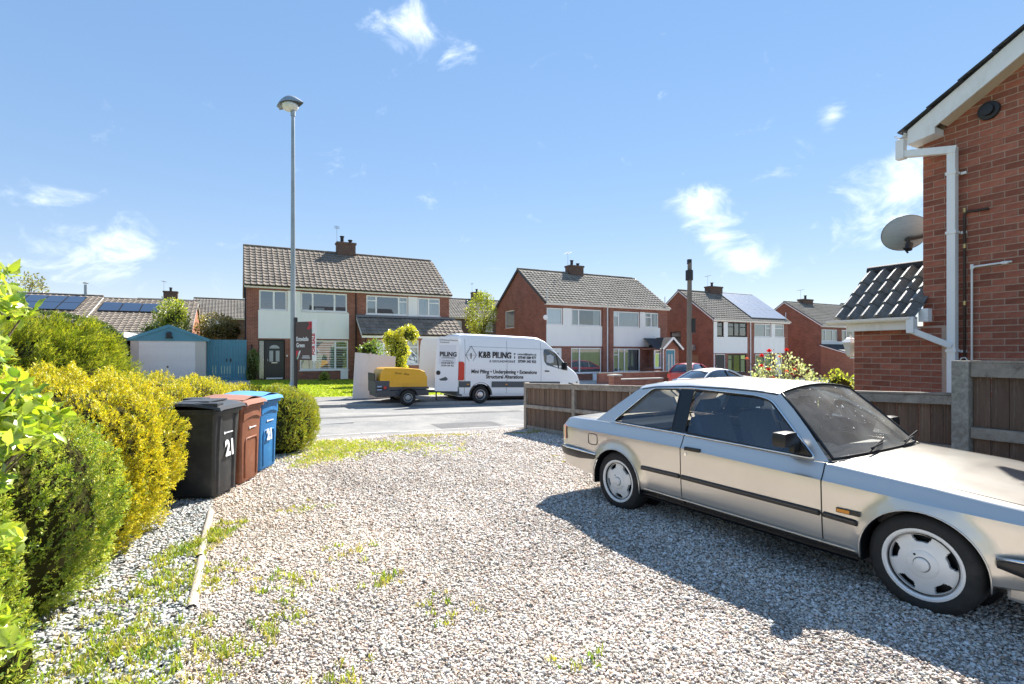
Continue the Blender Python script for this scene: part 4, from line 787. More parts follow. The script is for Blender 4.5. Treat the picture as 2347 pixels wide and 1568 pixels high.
for sgn in (-1, 1):
    rows = van_side(sgn); ins = arch_cut(rows, [(RW, .36), (FW, .36)], .44)
    for i in range(len(rows) - 1):
        for j in range(len(rows[0]) - 1):
            if ins[i][j] or ins[i + 1][j] or ins[i][j + 1] or ins[i + 1][j + 1]: continue
            q = [rows[i][j], rows[i + 1][j], rows[i + 1][j + 1], rows[i][j + 1]]
            (white).quad(*q)
r0 = van_side(1)[0]; r1 = van_side(-1)[0]; poly = r0 + r1[::-1]; white.poly([tuple(p) for p in poly if p[2] > .29])
white.build('body', 'white_paint', VAN, smooth=35)
# grey rubbing band, sills, rear bumper, arches
for sgn in (-1, 1):
    segs = [(.02, RW - .46), (RW + .46, FW - .46), (FW + .46, 5.70)]
    for (p, q) in segs:
        n = 10; rows = [[(p + (q - p) * i / n, sgn * (vw(z, p + (q - p) * i / n) + .014), z) for i in range(n + 1)] for z in (.66, .70, .86, .90)]; MB().grid(rows).build('side_moulding', 'van_grey', VAN, smooth=40)
    for cx_ in (RW, FW):
        m = MB(); n = 20; rr = []
        for i in range(n + 1):
            a = math.pi * i / n; rr.append([(cx_ + .43 * math.cos(a), sgn * (vw(.4, cx_) + .012), .36 + .43 * math.sin(a)), (cx_ + .50 * math.cos(a), sgn * (vw(.4, cx_) + .016), .36 + .50 * math.sin(a)), (cx_ + .43 * math.cos(a), sgn * (vw(.4, cx_) - .35), .36 + .43 * math.sin(a))])
        m.grid([[r[1], r[0], r[2]] for r in rr]).build('wheel_arch', 'black_plastic', VAN, smooth=40)
    for cx_ in (.35, 2.05): MB().box(cx_, cx_ + .09, sgn * 1.022 - .006, sgn * 1.022 + .006, .76, .80).build('marker_lamp', M('amber', (.8, .28, .02), .3), VAN)
MB().box(-.05, .18, -.98, .98, .32, .68).build('rear_bumper', 'van_grey', VAN, bevel=.03); MB().box(5.70, 5.93, -.80, .80, .30, .74).build('front_bumper', 'van_grey', VAN, bevel=.05)
MB().box(.1, 5.7, -.85, .85, .22, .34).build('underbody', 'cab_dark', VAN)
for sgn in (-1, 1):
    MB().box(-.025, .10, sgn * .93 - .065, sgn * .93 + .09 if sgn > 0 else sgn * .93 + .065, .95, 1.62).build('tail_lamp', 'tail_red', VAN, bevel=.02)
    MB().prism([(.20, .93), (.24, .98), (.23, 1.58), (.18, 1.66), (.0, 1.66), (.0, .93)], 1, sgn * .985, sgn * 1.014).build('tail_lamp', 'tail_red', VAN)
# load space opening, dark
MB().quad((-.004, -.80, .72), (-.004, .80, .72), (-.004, .72, 2.50), (-.004, -.72, 2.50)).build('load_opening', 'cab_dark', VAN)
# rear doors folded back: right one shows its lettering to the road
def van_door(y, rot, wdt, lett):
    d = MB(); pts = [(0, .50), (wdt, .52), (wdt, 1.2), (wdt - .02, 2.2), (wdt - .06, 2.50), (wdt - .14, 2.60), (.03, 2.62), (0, 2.2)]
    d.prism(pts, 1, -.025, .025); o = d.build('rear_door', 'white_paint', VAN, bevel=.012); o.location = (-.03, y, 0); o.rotation_euler = (0, 0, rot)
    MB().prism([(.12, 1.55), (wdt - .12, 1.55), (wdt - .14, 2.28), (.12, 2.30)], 1, -.028, -.024).build('door_pressing', M('white_pressing', (.74, .75, .78), .35, var=.02), o)
    if lett:
        for txt, s_, x_, z_, bold in (('PILING', .175, .44, 1.90, .006), ('& GROUNDWORKS', .055, .44, 1.80, .001), ('contact@kbpiling.uk', .05, .46, 1.69, .0), ('07540 508 977', .075, .46, 1.60, .002), ('07399 345 923', .075, .46, 1.51, .002), ('Underpinning & Extensions', .06, .42, 2.46, .0), ('Groundworks', .06, .3, 2.38, .0)):
            link('lettering', text_mesh(txt, s_, 'lettering_black', bold), o, (x_, -.032, z_), (R(90), 0, R(0)))
        MB().lathe([(.001, -.05), (.085, -.045), (.085, -.026)], 18, 'y', (.78, 0, 1.20)).build('star_badge', 'black_plastic', o); MB().prism([(.32, .93), (.42, 1.02), (.55, .97), (.70, .93), (.62, .87), (.4, .87)], 1, -.03, -.026).build('sticker', 'van_grey', o)
    MB().box(.02, .2, -.045, -.025, 1.34, 1.46).box(.02, .2, -.045, -.025, .7, .8).build('hinge', 'van_grey', o)
    return o
rd = van_door(-.98, R(180) + R(2), .95, False); 
# lettering for the open door is laid on its outer face, which now looks to the road
rd.location = (-.02, -.985, 0)
MB().prism([(.12, 1.55), (.83, 1.55), (.81, 2.28), (.12, 2.30)], 1, .024, .028).build('door_pressing', 'white_pressing', rd)
for txt, s_, x_, z_, bold in (('PILING', .235, .44, 1.86, .010), ('& GROUNDWORKS', .060, .44, 1.78, .001), ('contact@kbpiling.uk', .055, .46, 1.665, .0), ('07540 508 977', .085, .46, 1.57, .002), ('07399 345 923', .085, .46, 1.47, .002), ('Underpinning & Extensions', .07, .44, 2.46, .0), ('Groundworks', .07, .6, 2.37, .0)):
    link('lettering', text_mesh(txt, s_, 'lettering_black', bold), rd, (x_, .031, z_), (R(90), 0, R(180)))
MB().lathe([(.001, .05), (.085, .045), (.085, .026)], 18, 'y', (.83, 0, 1.22)).build('star_badge', 'black_plastic', rd); MB().prism([(.42, .98), (.52, 1.07), (.66, 1.02), (.80, .98), (.72, .92), (.5, .92)], 1, .026, .03).build('sticker', 'van_grey', rd)
ld = van_door(.98, R(180) - R(38), .95, False)
# side lettering on the right flank (faces the camera)
def flank(txt, s_, x_, z_, bold, mat='lettering_black', sx=1.0):
    o = link('lettering', text_mesh(txt, s_, mat, bold, sx=sx), VAN, (x_, -vw(z_ + s_ * .3, x_) - .008, z_), (R(90) + .045 * (1 if z_ > 1.6 else 0), 0, 0)); return o
flank('K&B PILING', .36, 1.58, 1.83, .014, sx=.80); flank('& GROUNDWORKS', .13, 1.90, 1.665, .002, 'van_grey', sx=1.0)
flank('contact@kbpiling.uk', .115, 3.06, 1.99, .002, sx=.95); flank('07540 508 977', .155, 3.06, 1.835, .005, sx=.92); flank('07399 345 923', .155, 3.06, 1.675, .005, sx=.92)
flank('Mini Piling \u2022 Underpinning \u2022 Extensions', .205, 2.03, 1.22, .006, 'lettering_black', sx=.93); flank('Structural Alterations', .205, 2.03, 1.02, .006, sx=.95)
o = MB().box(2.44, 2.50, -.004, .004, 2.0, 2.06).box(2.45, 2.49, -.004, .004, 1.84, 1.93).box(2.45, 2.49, -.004, .004, 1.68, 1.77).build('phone_icons', 'lettering_black', VAN); o.location = (0, -vw(1.85, 2.5) - .008, 0)
m = MB()
def line_(p, q, t=.014): m.bar((p[0], 0, p[1]), (q[0], 0, q[1]), .006, t, up=(0, 1, 0)) if False else m.prism([(p[0] + (q[1] - p[1]) / max(1e-6, math.hypot(q[0] - p[0], q[1] - p[1])) * t / 2, p[1] - (q[0] - p[0]) / max(1e-6, math.hypot(q[0] - p[0], q[1] - p[1])) * t / 2), (p[0] - (q[1] - p[1]) / max(1e-6, math.hypot(q[0] - p[0], q[1] - p[1])) * t / 2, p[1] + (q[0] - p[0]) / max(1e-6, math.hypot(q[0] - p[0], q[1] - p[1])) * t / 2), (q[0] - (q[1] - p[1]) / max(1e-6, math.hypot(q[0] - p[0], q[1] - p[1])) * t / 2, q[1] + (q[0] - p[0]) / max(1e-6, math.hypot(q[0] - p[0], q[1] - p[1])) * t / 2), (q[0] + (q[1] - p[1]) / max(1e-6, math.hypot(q[0] - p[0], q[1] - p[1])) * t / 2, q[1] - (q[0] - p[0]) / max(1e-6, math.hypot(q[0] - p[0], q[1] - p[1])) * t / 2)], 1, -.004, .004)
c0 = (.52, 1.93); rr_ = (.23, .36); P4 = [(c0[0] + rr_[0], c0[1]), (c0[0], c0[1] + rr_[1]), (c0[0] - rr_[0], c0[1]), (c0[0], c0[1] - rr_[1])]
for i in range(4): line_(P4[i], P4[(i + 1) % 4])
line_((c0[0] - .2, c0[1]), (c0[0] + .2, c0[1]), .006); line_((c0[0], c0[1] - .14), (c0[0], c0[1] + .08), .04)
o = m.build('diamond_emblem', 'lettering_black', VAN); o.location = (0, -vw(1.8, .9) - .006, 0)
# panel seams and pressed field
for x_ in (.27, 2.12, 3.74): MB().grid([[(x_ - .006, -(vw(z, x_) + .003), z), (x_ + .006, -(vw(z, x_) + .003), z)] for z in frange(.42, 2.56 , .1)]).build('panel_seam', 'van_grey', VAN)
for z_ in (2.27,): MB().grid([[(x, -(vw(z_, x) + .003), z_ - .005) for x in frange(.45, 4.4, .3)], [(x, -(vw(z_, x) + .003), z_ + .005) for x in frange(.45, 4.4, .3)]]).build('panel_seam', 'van_grey', VAN)
for z_ in (1.40,): MB().grid([[(x, -(vw(z_, x) + .003), z_ - .004) for x in frange(.6, 2.55, .3)], [(x, -(vw(z_, x) + .003), z_ + .004) for x in frange(.6, 2.55, .3)]]).build('panel_seam', 'white_pressing', VAN)
# cab side windows and windscreen, with a driver's cab behind the glass shown dark
for sgn in (-1, 1):
    pts = [(4.02, 1.60), (3.90, 1.75), (3.86, 2.10), (3.88, 2.24), (3.96, 2.28), (4.18, 2.25), (4.48, 2.10), (4.85, 1.74), (5.08, 1.52), (5.08, 1.38), (4.9, 1.40)]
    MB().poly([(p[0], sgn * (vw(p[1], p[0]) + .006 + (.02 if p[1] > 1.9 else 0)), p[1]) for p in pts]).build('cab_window', 'van_glass' if 'van_glass' in MATS else M('van_glass', (.02, .025, .028), .06, spec=.9, coat=1), VAN)
    MB().box(4.88, 4.95, sgn * 1.06 - .10, sgn * 1.06 + .10, 1.42, 1.74).build('door_mirror', 'black_plastic', VAN, bevel=.03); MB().box(3.92, 4.14, sgn * 1.005 - .008, sgn * 1.005 + .008, 1.32, 1.37).build('door_handle', 'black_plastic', VAN)
    MB().bar((4.50, sgn * (vw(2.0, 4.5) + .008), 2.06), (4.62, sgn * (vw(1.45, 4.6) + .008), 1.46), .02, .05, up=(1, 0, 0)).build('quarter_pillar', 'black_plastic', VAN)
    MB().poly([(p[0], sgn * (vw(p[1], p[0]) + .028), p[1]) for p in ((3.98, 1.72), (4.16, 1.68), (4.34, 1.72), (4.36, 1.98), (4.2, 2.06), (4.0, 2.0))]).build('seat_cover', 'cab_white', VAN)
MB().grid([[(x, y_ * (vw(vtop(x), x) - .12), vtop(x) + .016) for y_ in (-1, -.5, 0, .5, 1)] for x in (4.05, 4.3, 4.6, 4.9, 5.08)]).build('windscreen', 'van_glass', VAN, smooth=True)
for sgn in (-1, 1): MB().prism([(5.52, .98), (5.76, .94), (5.68, 1.12), (5.54, 1.24)], 1, sgn * .72, sgn * .86).build('headlamp', 'frosted_light', VAN)
for x_ in (RW, FW):
    for sgn in (-1, 1): wheel(VAN, (x_, sgn * .88, .36), .355, .22, .205, sgn)

# ------------------------------------------------------------ yellow compressor on a trailer
M('yellow_paint', (.78, .40, .012), .35, var=.05, coat=.4); M('dark_grey', (.07, .072, .078), .55, var=.12)
cx_, cy_ = W(4.5, 19.55); CP = thing('towed_compressor', 'yellow towed air compressor with grey chassis behind the van', 'compressor', (cx_, cy_, Z(4.3, 18.9) + .0), TH)
side = [(.02, .62), (.10, 1.28), (.25, 1.40), (.9, 1.39), (1.55, 1.33), (1.78, 1.24), (1.86, 1.05), (1.88, .62)]
hd_ = MB(); rows = []
for y_, k in ((-.50, .0), (-.56, .04), (-.58, .12), (-.58, 1), (.58, 1), (.58, .12), (.56, .04), (.5, .0)): pass
hd_.prism(side, 1, -.58, .58); hd_.build('canopy', 'yellow_paint', CP, bevel=.11, smooth=40)
MB().prism([(.5, .80), (1.6, .80), (1.72, 1.0), (.55, 1.0)], 1, -.592, -.583).build('side_hatch', 'yellow_paint', CP, bevel=.003)
MB().prism([(-.02, .58), (1.92, .58), (1.9, .66), (-.02, .70)], 1, -.60, .60).build('belt', 'dark_grey', CP)
MB().box(-.10, .42, -.60, .60, .50, .92).build('control_end', 'dark_grey', CP, bevel=.03); MB().box(-.12, -.09, -.5, .5, .92, 1.2).build('grille', 'black_plastic', CP)
for z_ in (.60, .72): MB().tube([(-.05, -.63, z_), (.12, -.63, z_)], .04, 8).build('hose_outlet', 'alu', CP)
MB().box(.2, .3, -.61, -.60, .63, .72).build('tail_lamp', 'tail_red', CP)
MB().box(-.05, 1.9, -.62, .62, .34, .56).build('chassis', 'dark_grey', CP, bevel=.03)
for s in (-1, 1):
    n = 12; MB().grid([[(1.05 + .36 * math.cos(R(15) + R(150) * i / n), y_, .29 + .36 * math.sin(R(15) + R(150) * i / n)) for i in range(n + 1)] for y_ in (s * .62, s * .82)]).build('mudguard', 'dark_grey', CP, smooth=True)
    wheel(CP, (1.05, s * .72, .29), .295, .17, .165, s, 'galv')
MB().bar((1.85, 0, .45), (3.05, 0, .42), .09, .10).build('drawbar', 'dark_grey', CP); MB().tube([(2.45, .12, 0), (2.45, .12, .75)], .03, 8).build('jockey_stand', 'dark_grey', CP)
MB().tube([(.62, -.594, 1.16), (.66, -.594, 1.24), (.69, -.594, 1.15), (.74, -.594, 1.21), (.79, -.594, 1.15), (.83, -.594, 1.21), (.86, -.594, 1.15)], .008, 5).tube([(.96, -.594, 1.13), (1.0, -.594, 1.20), (1.04, -.594, 1.12), (1.09, -.594, 1.16), (1.14, -.594, 1.11)], .008, 5).build('script_mark', 'lettering_black', CP)

# ------------------------------------------------------------ parked cars across the road
def small_car(name, label, a, b, rz, paint, ln, ht, prof, glass_prof, zoff=0):
    o = thing(name, label, 'car', on(a, b, zoff), TH + rz)
    hw = .86; rows = []
    for sgn in (-1, 1):
        for y_, f in ((.30, 1.0), (.72, .99), (.80, .95), (.86, .85)): pass
    # lower body
    n = 40; xs2 = frange(0, ln, ln / n)
    top = lambda x: float(np.interp(x, [p[0] for p in prof], [p[1] for p in prof]))
    body = MB()
    for sgn in (-1, 1):
        rr = []
        for x in xs2:
            t_ = top(x); e = 1 - .12 * (abs(x - ln / 2) / (ln / 2)) ** 4; rr.append([[x, sgn * hw * .94 * e, .22], [x, sgn * hw * e, .35], [x, sgn * hw * e, .45], [x, sgn * hw * 1.0 * e, .58], [x, sgn * hw * .985 * e, t_ - .12], [x, sgn * hw * .93 * e, t_ - .02], [x, sgn * hw * .6 * e, t_ + .02], [x, 0, t_ + .035]])
        for i in range(len(rr) - 1):
            for j in range(7): body.quad(rr[i][j], rr[i + 1][j], rr[i + 1][j + 1], rr[i][j + 1])
    for x in (0, ln): t_ = top(x); body.poly([(x, -.75, .22), (x, .75, .22), (x, .74, t_), (x, -.74, t_)])
    body.build('body', paint, o, smooth=45)
    # greenhouse
    g = glass_prof; gt = lambda x: float(np.interp(x, [p[0] for p in g], [p[1] for p in g])); xs3 = frange(g[0][0], g[-1][0], .08); gl = MB(); rf = MB()
    rr = []
    for x in xs3:
        t_ = gt(x); bt_ = top(x) - .02; w0 = hw * .9; w1 = hw * .9 - .26 * max(0, (t_ - bt_)) / .5; rr.append([(x, -w0, bt_), (x, -w1, t_ - .04), (x, -w1 + .1, t_), (x, 0, t_ + .03), (x, w1 - .1, t_), (x, w1, t_ - .04), (x, w0, bt_)])
    gl.grid(rr).build('glazing', 'van_glass', o, smooth=50)
    rr = []
    for x in [q for q in xs3 if gt(q) > ht - .12]:
        t_ = gt(x); bt_ = top(x); w1 = hw * .9 - .26 * max(0, (t_ - bt_)) / .5 + .006; rr.append([(x, -w1, t_ - .09), (x, -w1 + .02, t_ - .035), (x, -w1 + .1, t_ + .012), (x, 0, t_ + .042), (x, w1 - .1, t_ + .012), (x, w1 - .02, t_ - .035), (x, w1, t_ - .09)])
    MB().grid(rr).build('roof', paint, o, smooth=50)
    for s in (-1, 1):
        for i0 in range(len(g) - 1):
            p, q = g[i0], g[i0 + 1]
            if abs(q[1] - p[1]) > .07: MB().tube([(p[0], s * (hw * .9 - .26 * max(0, p[1] - top(p[0])) / .5), p[1] - .02), (q[0], s * (hw * .9 - .26 * max(0, q[1] - top(q[0])) / .5), q[1] - .02)], .04, 6).build('pillar', paint, o)
        MB().bar((ln * .5, s * (hw * .9), top(ln * .5)), (ln * .5 - .05, s * (hw * .9 - .24), gt(ln * .5) - .02), .06, .03).build('pillar', 'black_plastic', o)
        for wx in (ln * .19, ln * .81): wheel(o, (wx, s * (hw - .09), .30), .30, .19, .2, s)
        MB().box(ln * .66, ln * .66 + .1, s * (hw + .1) - .08, s * (hw + .1) + .08, top(ln * .6) - .02, top(ln * .6) + .13).build('door_mirror', paint, o, bevel=.02)
        MB().box(-.02, .12, s * .7 - .12, s * .7 + .12, .62, .85).build('tail_lamp', 'tail_red', o, bevel=.02); MB().box(ln - .16, ln + .01, s * .62 - .16, s * .62 + .16, .55, .72).build('headlamp', 'frosted_light', o, bevel=.02)
    return o
M('red_paint', (.42, .012, .022), .3, var=.04, coat=.6); M('silver_paint', (.62, .64, .67), .35, metal=.5, var=.03, coat=.6)
small_car('saloon_car', 'pale silver saloon car parked along the far kerb beside the red car', 18.1, 17.7, 0, 'silver_paint', 4.6, 1.42, [(0, .82), (.2, .96), (1.0, .98), (3.1, .95), (4.2, .78), (4.6, .58)], [(.55, .97), (.8, 1.12), (1.05, 1.25), (1.3, 1.345), (1.6, 1.40), (1.9, 1.42), (2.2, 1.415), (2.5, 1.385), (2.75, 1.31), (3.1, 1.14), (3.5, .95)])
small_car('hatchback_car', 'red hatchback car parked on the drive in front of the gabled porch', 24.0, 23.6, R(20), 'red_paint', 4.0, 1.5, [(0, .9), (.15, 1.0), (1.0, .98), (2.8, .95), (3.6, .82), (4.0, .6)], [(.12, 1.0), (.3, 1.22), (.55, 1.40), (.8, 1.47), (1.1, 1.5), (1.5, 1.5), (1.9, 1.46), (2.2, 1.38), (2.6, 1.16), (3.0, .95)])
# ------------------------------------------------------------ neighbouring house on the right (gable end)
RN = math.atan2(-CT, ST)                                                   # local x runs towards the camera side, y into the house
NH = thing('neighbouring_house', 'red brick gable end with white bargeboard and downpipe', 'house', (*W(7.6, 3.41), -.45), RN)
z0 = .45                                                                    # local z = world z + .45
vz = lambda x: 4.30 + .45 + .6 * x                                          # underside of the verge on the wall
w_ = MB().poly([(0, 0, -.3), (8.2, 0, -.3), (8.2, 0, 4.6), (4.1, 0, vz(4.1)), (0, 0, vz(0) - .12)]).quad((0, 0, -.3), (0, 9, -.3), (0, 9, 4.6), (0, 0, 4.6)).quad((8.2, 0, -.3), (8.2, 9, -.3), (8.2, 9, 4.6), (8.2, 0, 4.6)).poly([(0, 9, -.3), (8.2, 9, -.3), (8.2, 9, 4.6), (4.1, 9, vz(4.1)), (0, 9, 4.6)])
WALL = w_.build('wall', 'mortar', NH)
bk = MB().box(.006, .219, -.007, .01, .006, .069).mesh('brick', 'brick', bevel=.003); hb = MB().box(.006, .1065, -.007, .01, .006, .069).mesh('brick', 'brick', bevel=.003)
n = 0
for r in range(18, 74):
    zz = r * .075; x = 0.0; first = r % 2 == 1
    while x < 1.22:
        h = first; first = False; wl = .1125 if h else .225
        if zz + .075 < vz(x + (0.02 if not h else 0)) - .06 or zz + .075 < vz(x + wl * .5) - .10:
            link('brick', hb if h else bk, WALL, (x, random.uniform(-.0025, .0025), zz), (random.uniform(-.006, .006), 0, random.uniform(-.004, .004))); n += 1
        x += wl
# courses beyond reach of the frame: joined
m = MB()
for r in range(0, 74):
    zz = r * .075; x = 1.2375 if r % 2 else 1.35 - .0; 
    x = 1.2375 if r % 2 else 1.35
    if r < 18: x = 0.0
    while x < 7.9:
        if zz + .08 < min(vz(x), vz(8.2 - x) if x > 4.1 else 99) - .1: m.box(x + .004, x + .219, -.011, .01, zz + .004, zz + .069)
        x += .225
o = m.build('brickwork', 'brick', WALL); o['kind'] = 'stuff'
# roof, bargeboard, box end, gutter
rt = lambda x: 4.276 + .45 + .6 * (x + .126)
RF = MB().add([(-.10, -.24, rt(-.10) - .05), (4.1, -.24, rt(4.1) - .05), (4.1, 9.2, rt(4.1) - .05), (-.10, 9.2, rt(-.10) - .05), (8.3, -.24, rt(-.10) - .05), (8.3, 9.2, rt(-.10) - .05)], [(0, 1, 2, 3), (1, 4, 5, 2)]).build('roof', 'roof_dark', NH)
tl = MB().box(0, .40, -.04, .26, 0, .018).mesh('verge_tile', 'roof_dark', bevel=.004)
for k in range(14):
    x = -.15 + k * .31; link('verge_tile', tl, RF, (x, -.24, rt(x) - .028), (0, -math.atan(.6) + .045, 0))
MB().prism([(-.06, rt(-.06) - .06), (3.9, rt(3.9) - .06), (3.9, rt(3.9) - .29), (.22, rt(.22) - .29), (.22, 4.116 + .45), (-.06, 4.08 + .45)], 1, -.225, -.20).build('bargeboard', 'upvc', NH)
MB().add([(.22, -.2, 4.116 + .45), (.22, -.2, rt(.22) - .29), (.22, 0, rt(.22) - .29), (.22, 0, 4.116 + .45)], [(0, 1, 2, 3)]).add([(-.06, -.2, 4.08 + .45), (.22, -.2, 4.116 + .45), (.22, 0, 4.116 + .45), (-.06, 0, 4.08 + .45)], [(0, 1, 2, 3)]).build('soffit_box', 'upvc', NH)
MB().quad((.26, -.2, rt(.26) - .285), (3.9, -.2, rt(3.9) - .285), (3.9, 0, rt(3.9) - .285), (.26, 0, rt(.26) - .285)).build('soffit', M('soffit_cream', (.72, .62, .48), .7), NH)
n = 8; MB().grid([[(-.09 - .055 + .055 * math.cos(math.pi * i / n + math.pi), y_, rt(-.10) - .06 - .06 * math.sin(math.pi * i / n)) for i in range(n + 1)] for y_ in (-.26, 4, 9.2)]).build('gutter', 'upvc', NH, smooth=True); MB().box(-.08, -.061, -.2, 9, 4.08 + .45, rt(-.08) - .05).build('fascia', 'upvc', NH)
sq = MB().box(-.19, -.10, -.25, -.16, 4.02 + .45 - .10, rt(-.15) - .10).bar((-.15, -.20, 3.985 + .45), (.385, -.10, 3.885 + .45), .075, .085).box(.30, .385, -.135, -.05, -.2, 3.925 + .45)
DP = sq.build('downpipe', 'upvc', NH, bevel=.006)
for zz in (.9, 1.95, 3.35, 4.05): MB().box(.29, .395, -.145, -.04, zz, zz + .03).box(.395, .45, -.03, -.012, zz - .005, zz + .025).build('pipe_clip', 'upvc', DP)
MB().lathe([(.001, -.09), (.06, -.085), (.062, -.045), (.10, -.04), (.105, -.015), (.001, -.012)], 20, 'y', (.655, 0, 4.25 + .45)).build('flue_terminal', 'black_plastic', NH, smooth=40)
MB().tube([(.66, -.035, 3.13 + .45), (.46, -.035, 3.14 + .45), (.435, -.035, 3.11 + .45), (.435, -.035, .2)], .014, 8).build('gas_pipe', M('pipe_brown', (.05, .032, .025), .5), NH, smooth=True)
for zz in (3.14, 2.72, 2.05): MB().tube([(.435, -.035, zz + .45), (.435, -.035, zz + .50)], .017, 8).build('pipe_joint', M('brass', (.6, .45, .2), .4, metal=.7), NH)
MB().tube([(.86, -.03, 2.50 + .45), (.53, -.035, 2.49 + .45), (.505, -.035, 2.46 + .45), (.505, -.035, .2)], .0115, 8).build('overflow_pipe', 'upvc', NH, smooth=True)
for p in ((.505, 2.49), (.80, 2.495)): MB().lathe([(.016, -.03), (.018, 0), (.016, .03)], 8, 'x' if p[0] > .6 else 'z', (p[0], -.034, p[1] + .45)).build('pipe_joint', 'upvc', NH)
# single-storey porch projecting beyond the corner
MB().box(-.77, .30, -.10, .8, -.3, 1.82 + .45).build('porch_wall', 'mortar', NH); PW = bpy.data.objects[[o.name for o in NH.children if o.name.startswith('porch_wall')][-1]]
for r in range(12, 30):
    zz = r * .075; x = -.77; first = r % 2 == 1
    while x < .29:
        h = first or x + .225 > .325; first = False; wl = .1125 if h else .225
        if x + wl < .34: link('brick', hb if h else bk, PW, (x, -.10 + random.uniform(-.002, .002), zz), (random.uniform(-.006, .006), 0, random.uniform(-.004, .004)))
        x += wl
ez = 1.93 + .45; ptop = Vector((0, .84, .72)); psl = ptop.length; ptop.normalize()
PR = MB().add([(-.92, -.27, ez), (.02, -.27, ez), (.02, .57, ez + .72), (-.92, .57, ez + .72)], [(0, 1, 2, 3)]).build('porch_roof', 'roof_dark', NH)
prof = [(-.5, .004), (-.40, .030), (-.25, .055), (-.08, .062), (.08, .045), (.18, .016), (.34, .0), (.5, .004)]
tm = MB().grid([[(p[0] * .175, 0, p[1] - .02) for p in prof], [(p[0] * .175, 0, p[1] + .026) for p in prof], [(p[0] * .175, .34, p[1] + .002) for p in prof]]).mesh('pantile', 'porch_tile', smooth=35)
nn = Vector((1, 0, 0)).cross(ptop); e = Matrix((Vector((1, 0, 0)), ptop, nn)).transposed().to_euler()
for r in range(4):
    for c in range(6):
        p = Vector((-.92 + .17 * (c + .45), -.27, ez)) + ptop * (r * .268 - .04) + nn * .012
        if p.x > -.01: p.x = -.02
        link('pantile', tm, PR, p, (e.x + random.uniform(-.012, .012), e.y, e.z))
MB().tube([tuple(Vector((-.93, .56, ez + .74))), tuple(Vector((.02, .56, ez + .74)))], .07, 10).build('ridge_tile', 'roof_dark', PR, smooth=50)
n = 8; MB().grid([[(x_, -.27 - .05 + .055 * math.cos(math.pi * i / n + math.pi), ez - .0 - .055 * math.sin(math.pi * i / n)) for i in range(n + 1)] for x_ in (-1.0, -.5, .02)]).build('gutter', 'upvc', NH, smooth=True)
MB().box(-.80, .02, -.235, -.215, ez - .15, ez - .01).box(-.80, .02, -.215, -.10, ez - .15, ez - .135).build('fascia', 'upvc', NH)
MB().box(-.02, .06, -.36, -.26, ez - .20, ez + .0).build('gutter_outlet', 'upvc', NH, bevel=.008); MB().bar((.02, -.31, ez - .17), (.34, -.12, ez - .36), .07, .07).build('branch_pipe', 'upvc', NH, bevel=.006); MB().box(.04, .14, -.20, -.10, ez - .06, ez + .10).build('end_cap', 'upvc', NH)
# lantern on the porch front
LN = thing('wall_lantern', 'white six sided wall lantern on the corner of the brick porch', 'lantern', (*W(7.62, 4.30), 1.45), RN)
MB().lathe([(.02, -.02), (.05, .0), (.055, .02), (.10, .17), (.105, .175), (.02, .175)], 6).build('glass_cage', M('lantern_white', (.72, .72, .68), .4), LN); MB().lathe([(.125, .175), (.12, .19), (.06, .24), (.03, .25), (.012, .28), (.001, .30)], 6).build('cap', 'upvc', LN); MB().box(.0, .16, -.012, .012, -.04, -.015).box(.13, .16, -.04, .04, -.1, .08).build('bracket', 'upvc', LN)
# satellite dish on the front wall
dp = Vector((5.26, 7.0, 3.06)); DS = thing('satellite_dish', 'grey perforated satellite dish on a black arm above the porch roof', 'satellite dish', tuple(dp))
nrm = Vector((.35, .66, .78)).normalized(); q = nrm.to_track_quat('Z', 'Y').to_matrix().to_4x4()
rows = []
for i in range(9):
    rr = .262 * i / 8; rows.append([tuple(q @ Vector((rr * math.cos(a), rr * 1.08 * math.sin(a), .10 * (rr / .262) ** 2 - .05))) for a in np.linspace(0, 2 * math.pi, 33)])
MB().grid(rows).build('reflector', M('dish_grey', (.36, .43, .50), .45, var=.06, stain=(.27, .33, .39), stain_s=40, stain_t=(.55, .6), stretch=(.2, .2, 3)), DS, smooth=True)
MB().tube([tuple(q @ Vector((.262 * math.cos(a), .283 * math.sin(a), .05))) for a in np.linspace(0, 2 * math.pi, 33)[:-1]], .006, 6, closed=True).build('rim', 'galv', DS)
bkp = q @ Vector((0, 0, -.06)); MB().bar(bkp + Vector((-.02, -.02, -.03)), bkp + Vector((.28, -.06, .02)), .05, .035).bar(bkp + Vector((.0, -.02, .0)), bkp + Vector((.02, -.03, -.13)), .07, .03).build('mount_arm', 'black_plastic', DS)
MB().tube([tuple(bkp + Vector((.0, -.04, -.16))), tuple(bkp + Vector((.03, -.02, -.08)))], .045, 10).build('clamp', 'black_plastic', DS); MB().tube([tuple(bkp + Vector((0, -.03, -.2))), tuple(q @ Vector((0, -.36, .34)))], .012, 6).build('feed_arm', 'black_plastic', DS); MB().tube([tuple(q @ Vector((0, -.36, .34))), tuple(q @ Vector((0, -.30, .28)))], .03, 8).build('receiver', 'black_plastic', DS)

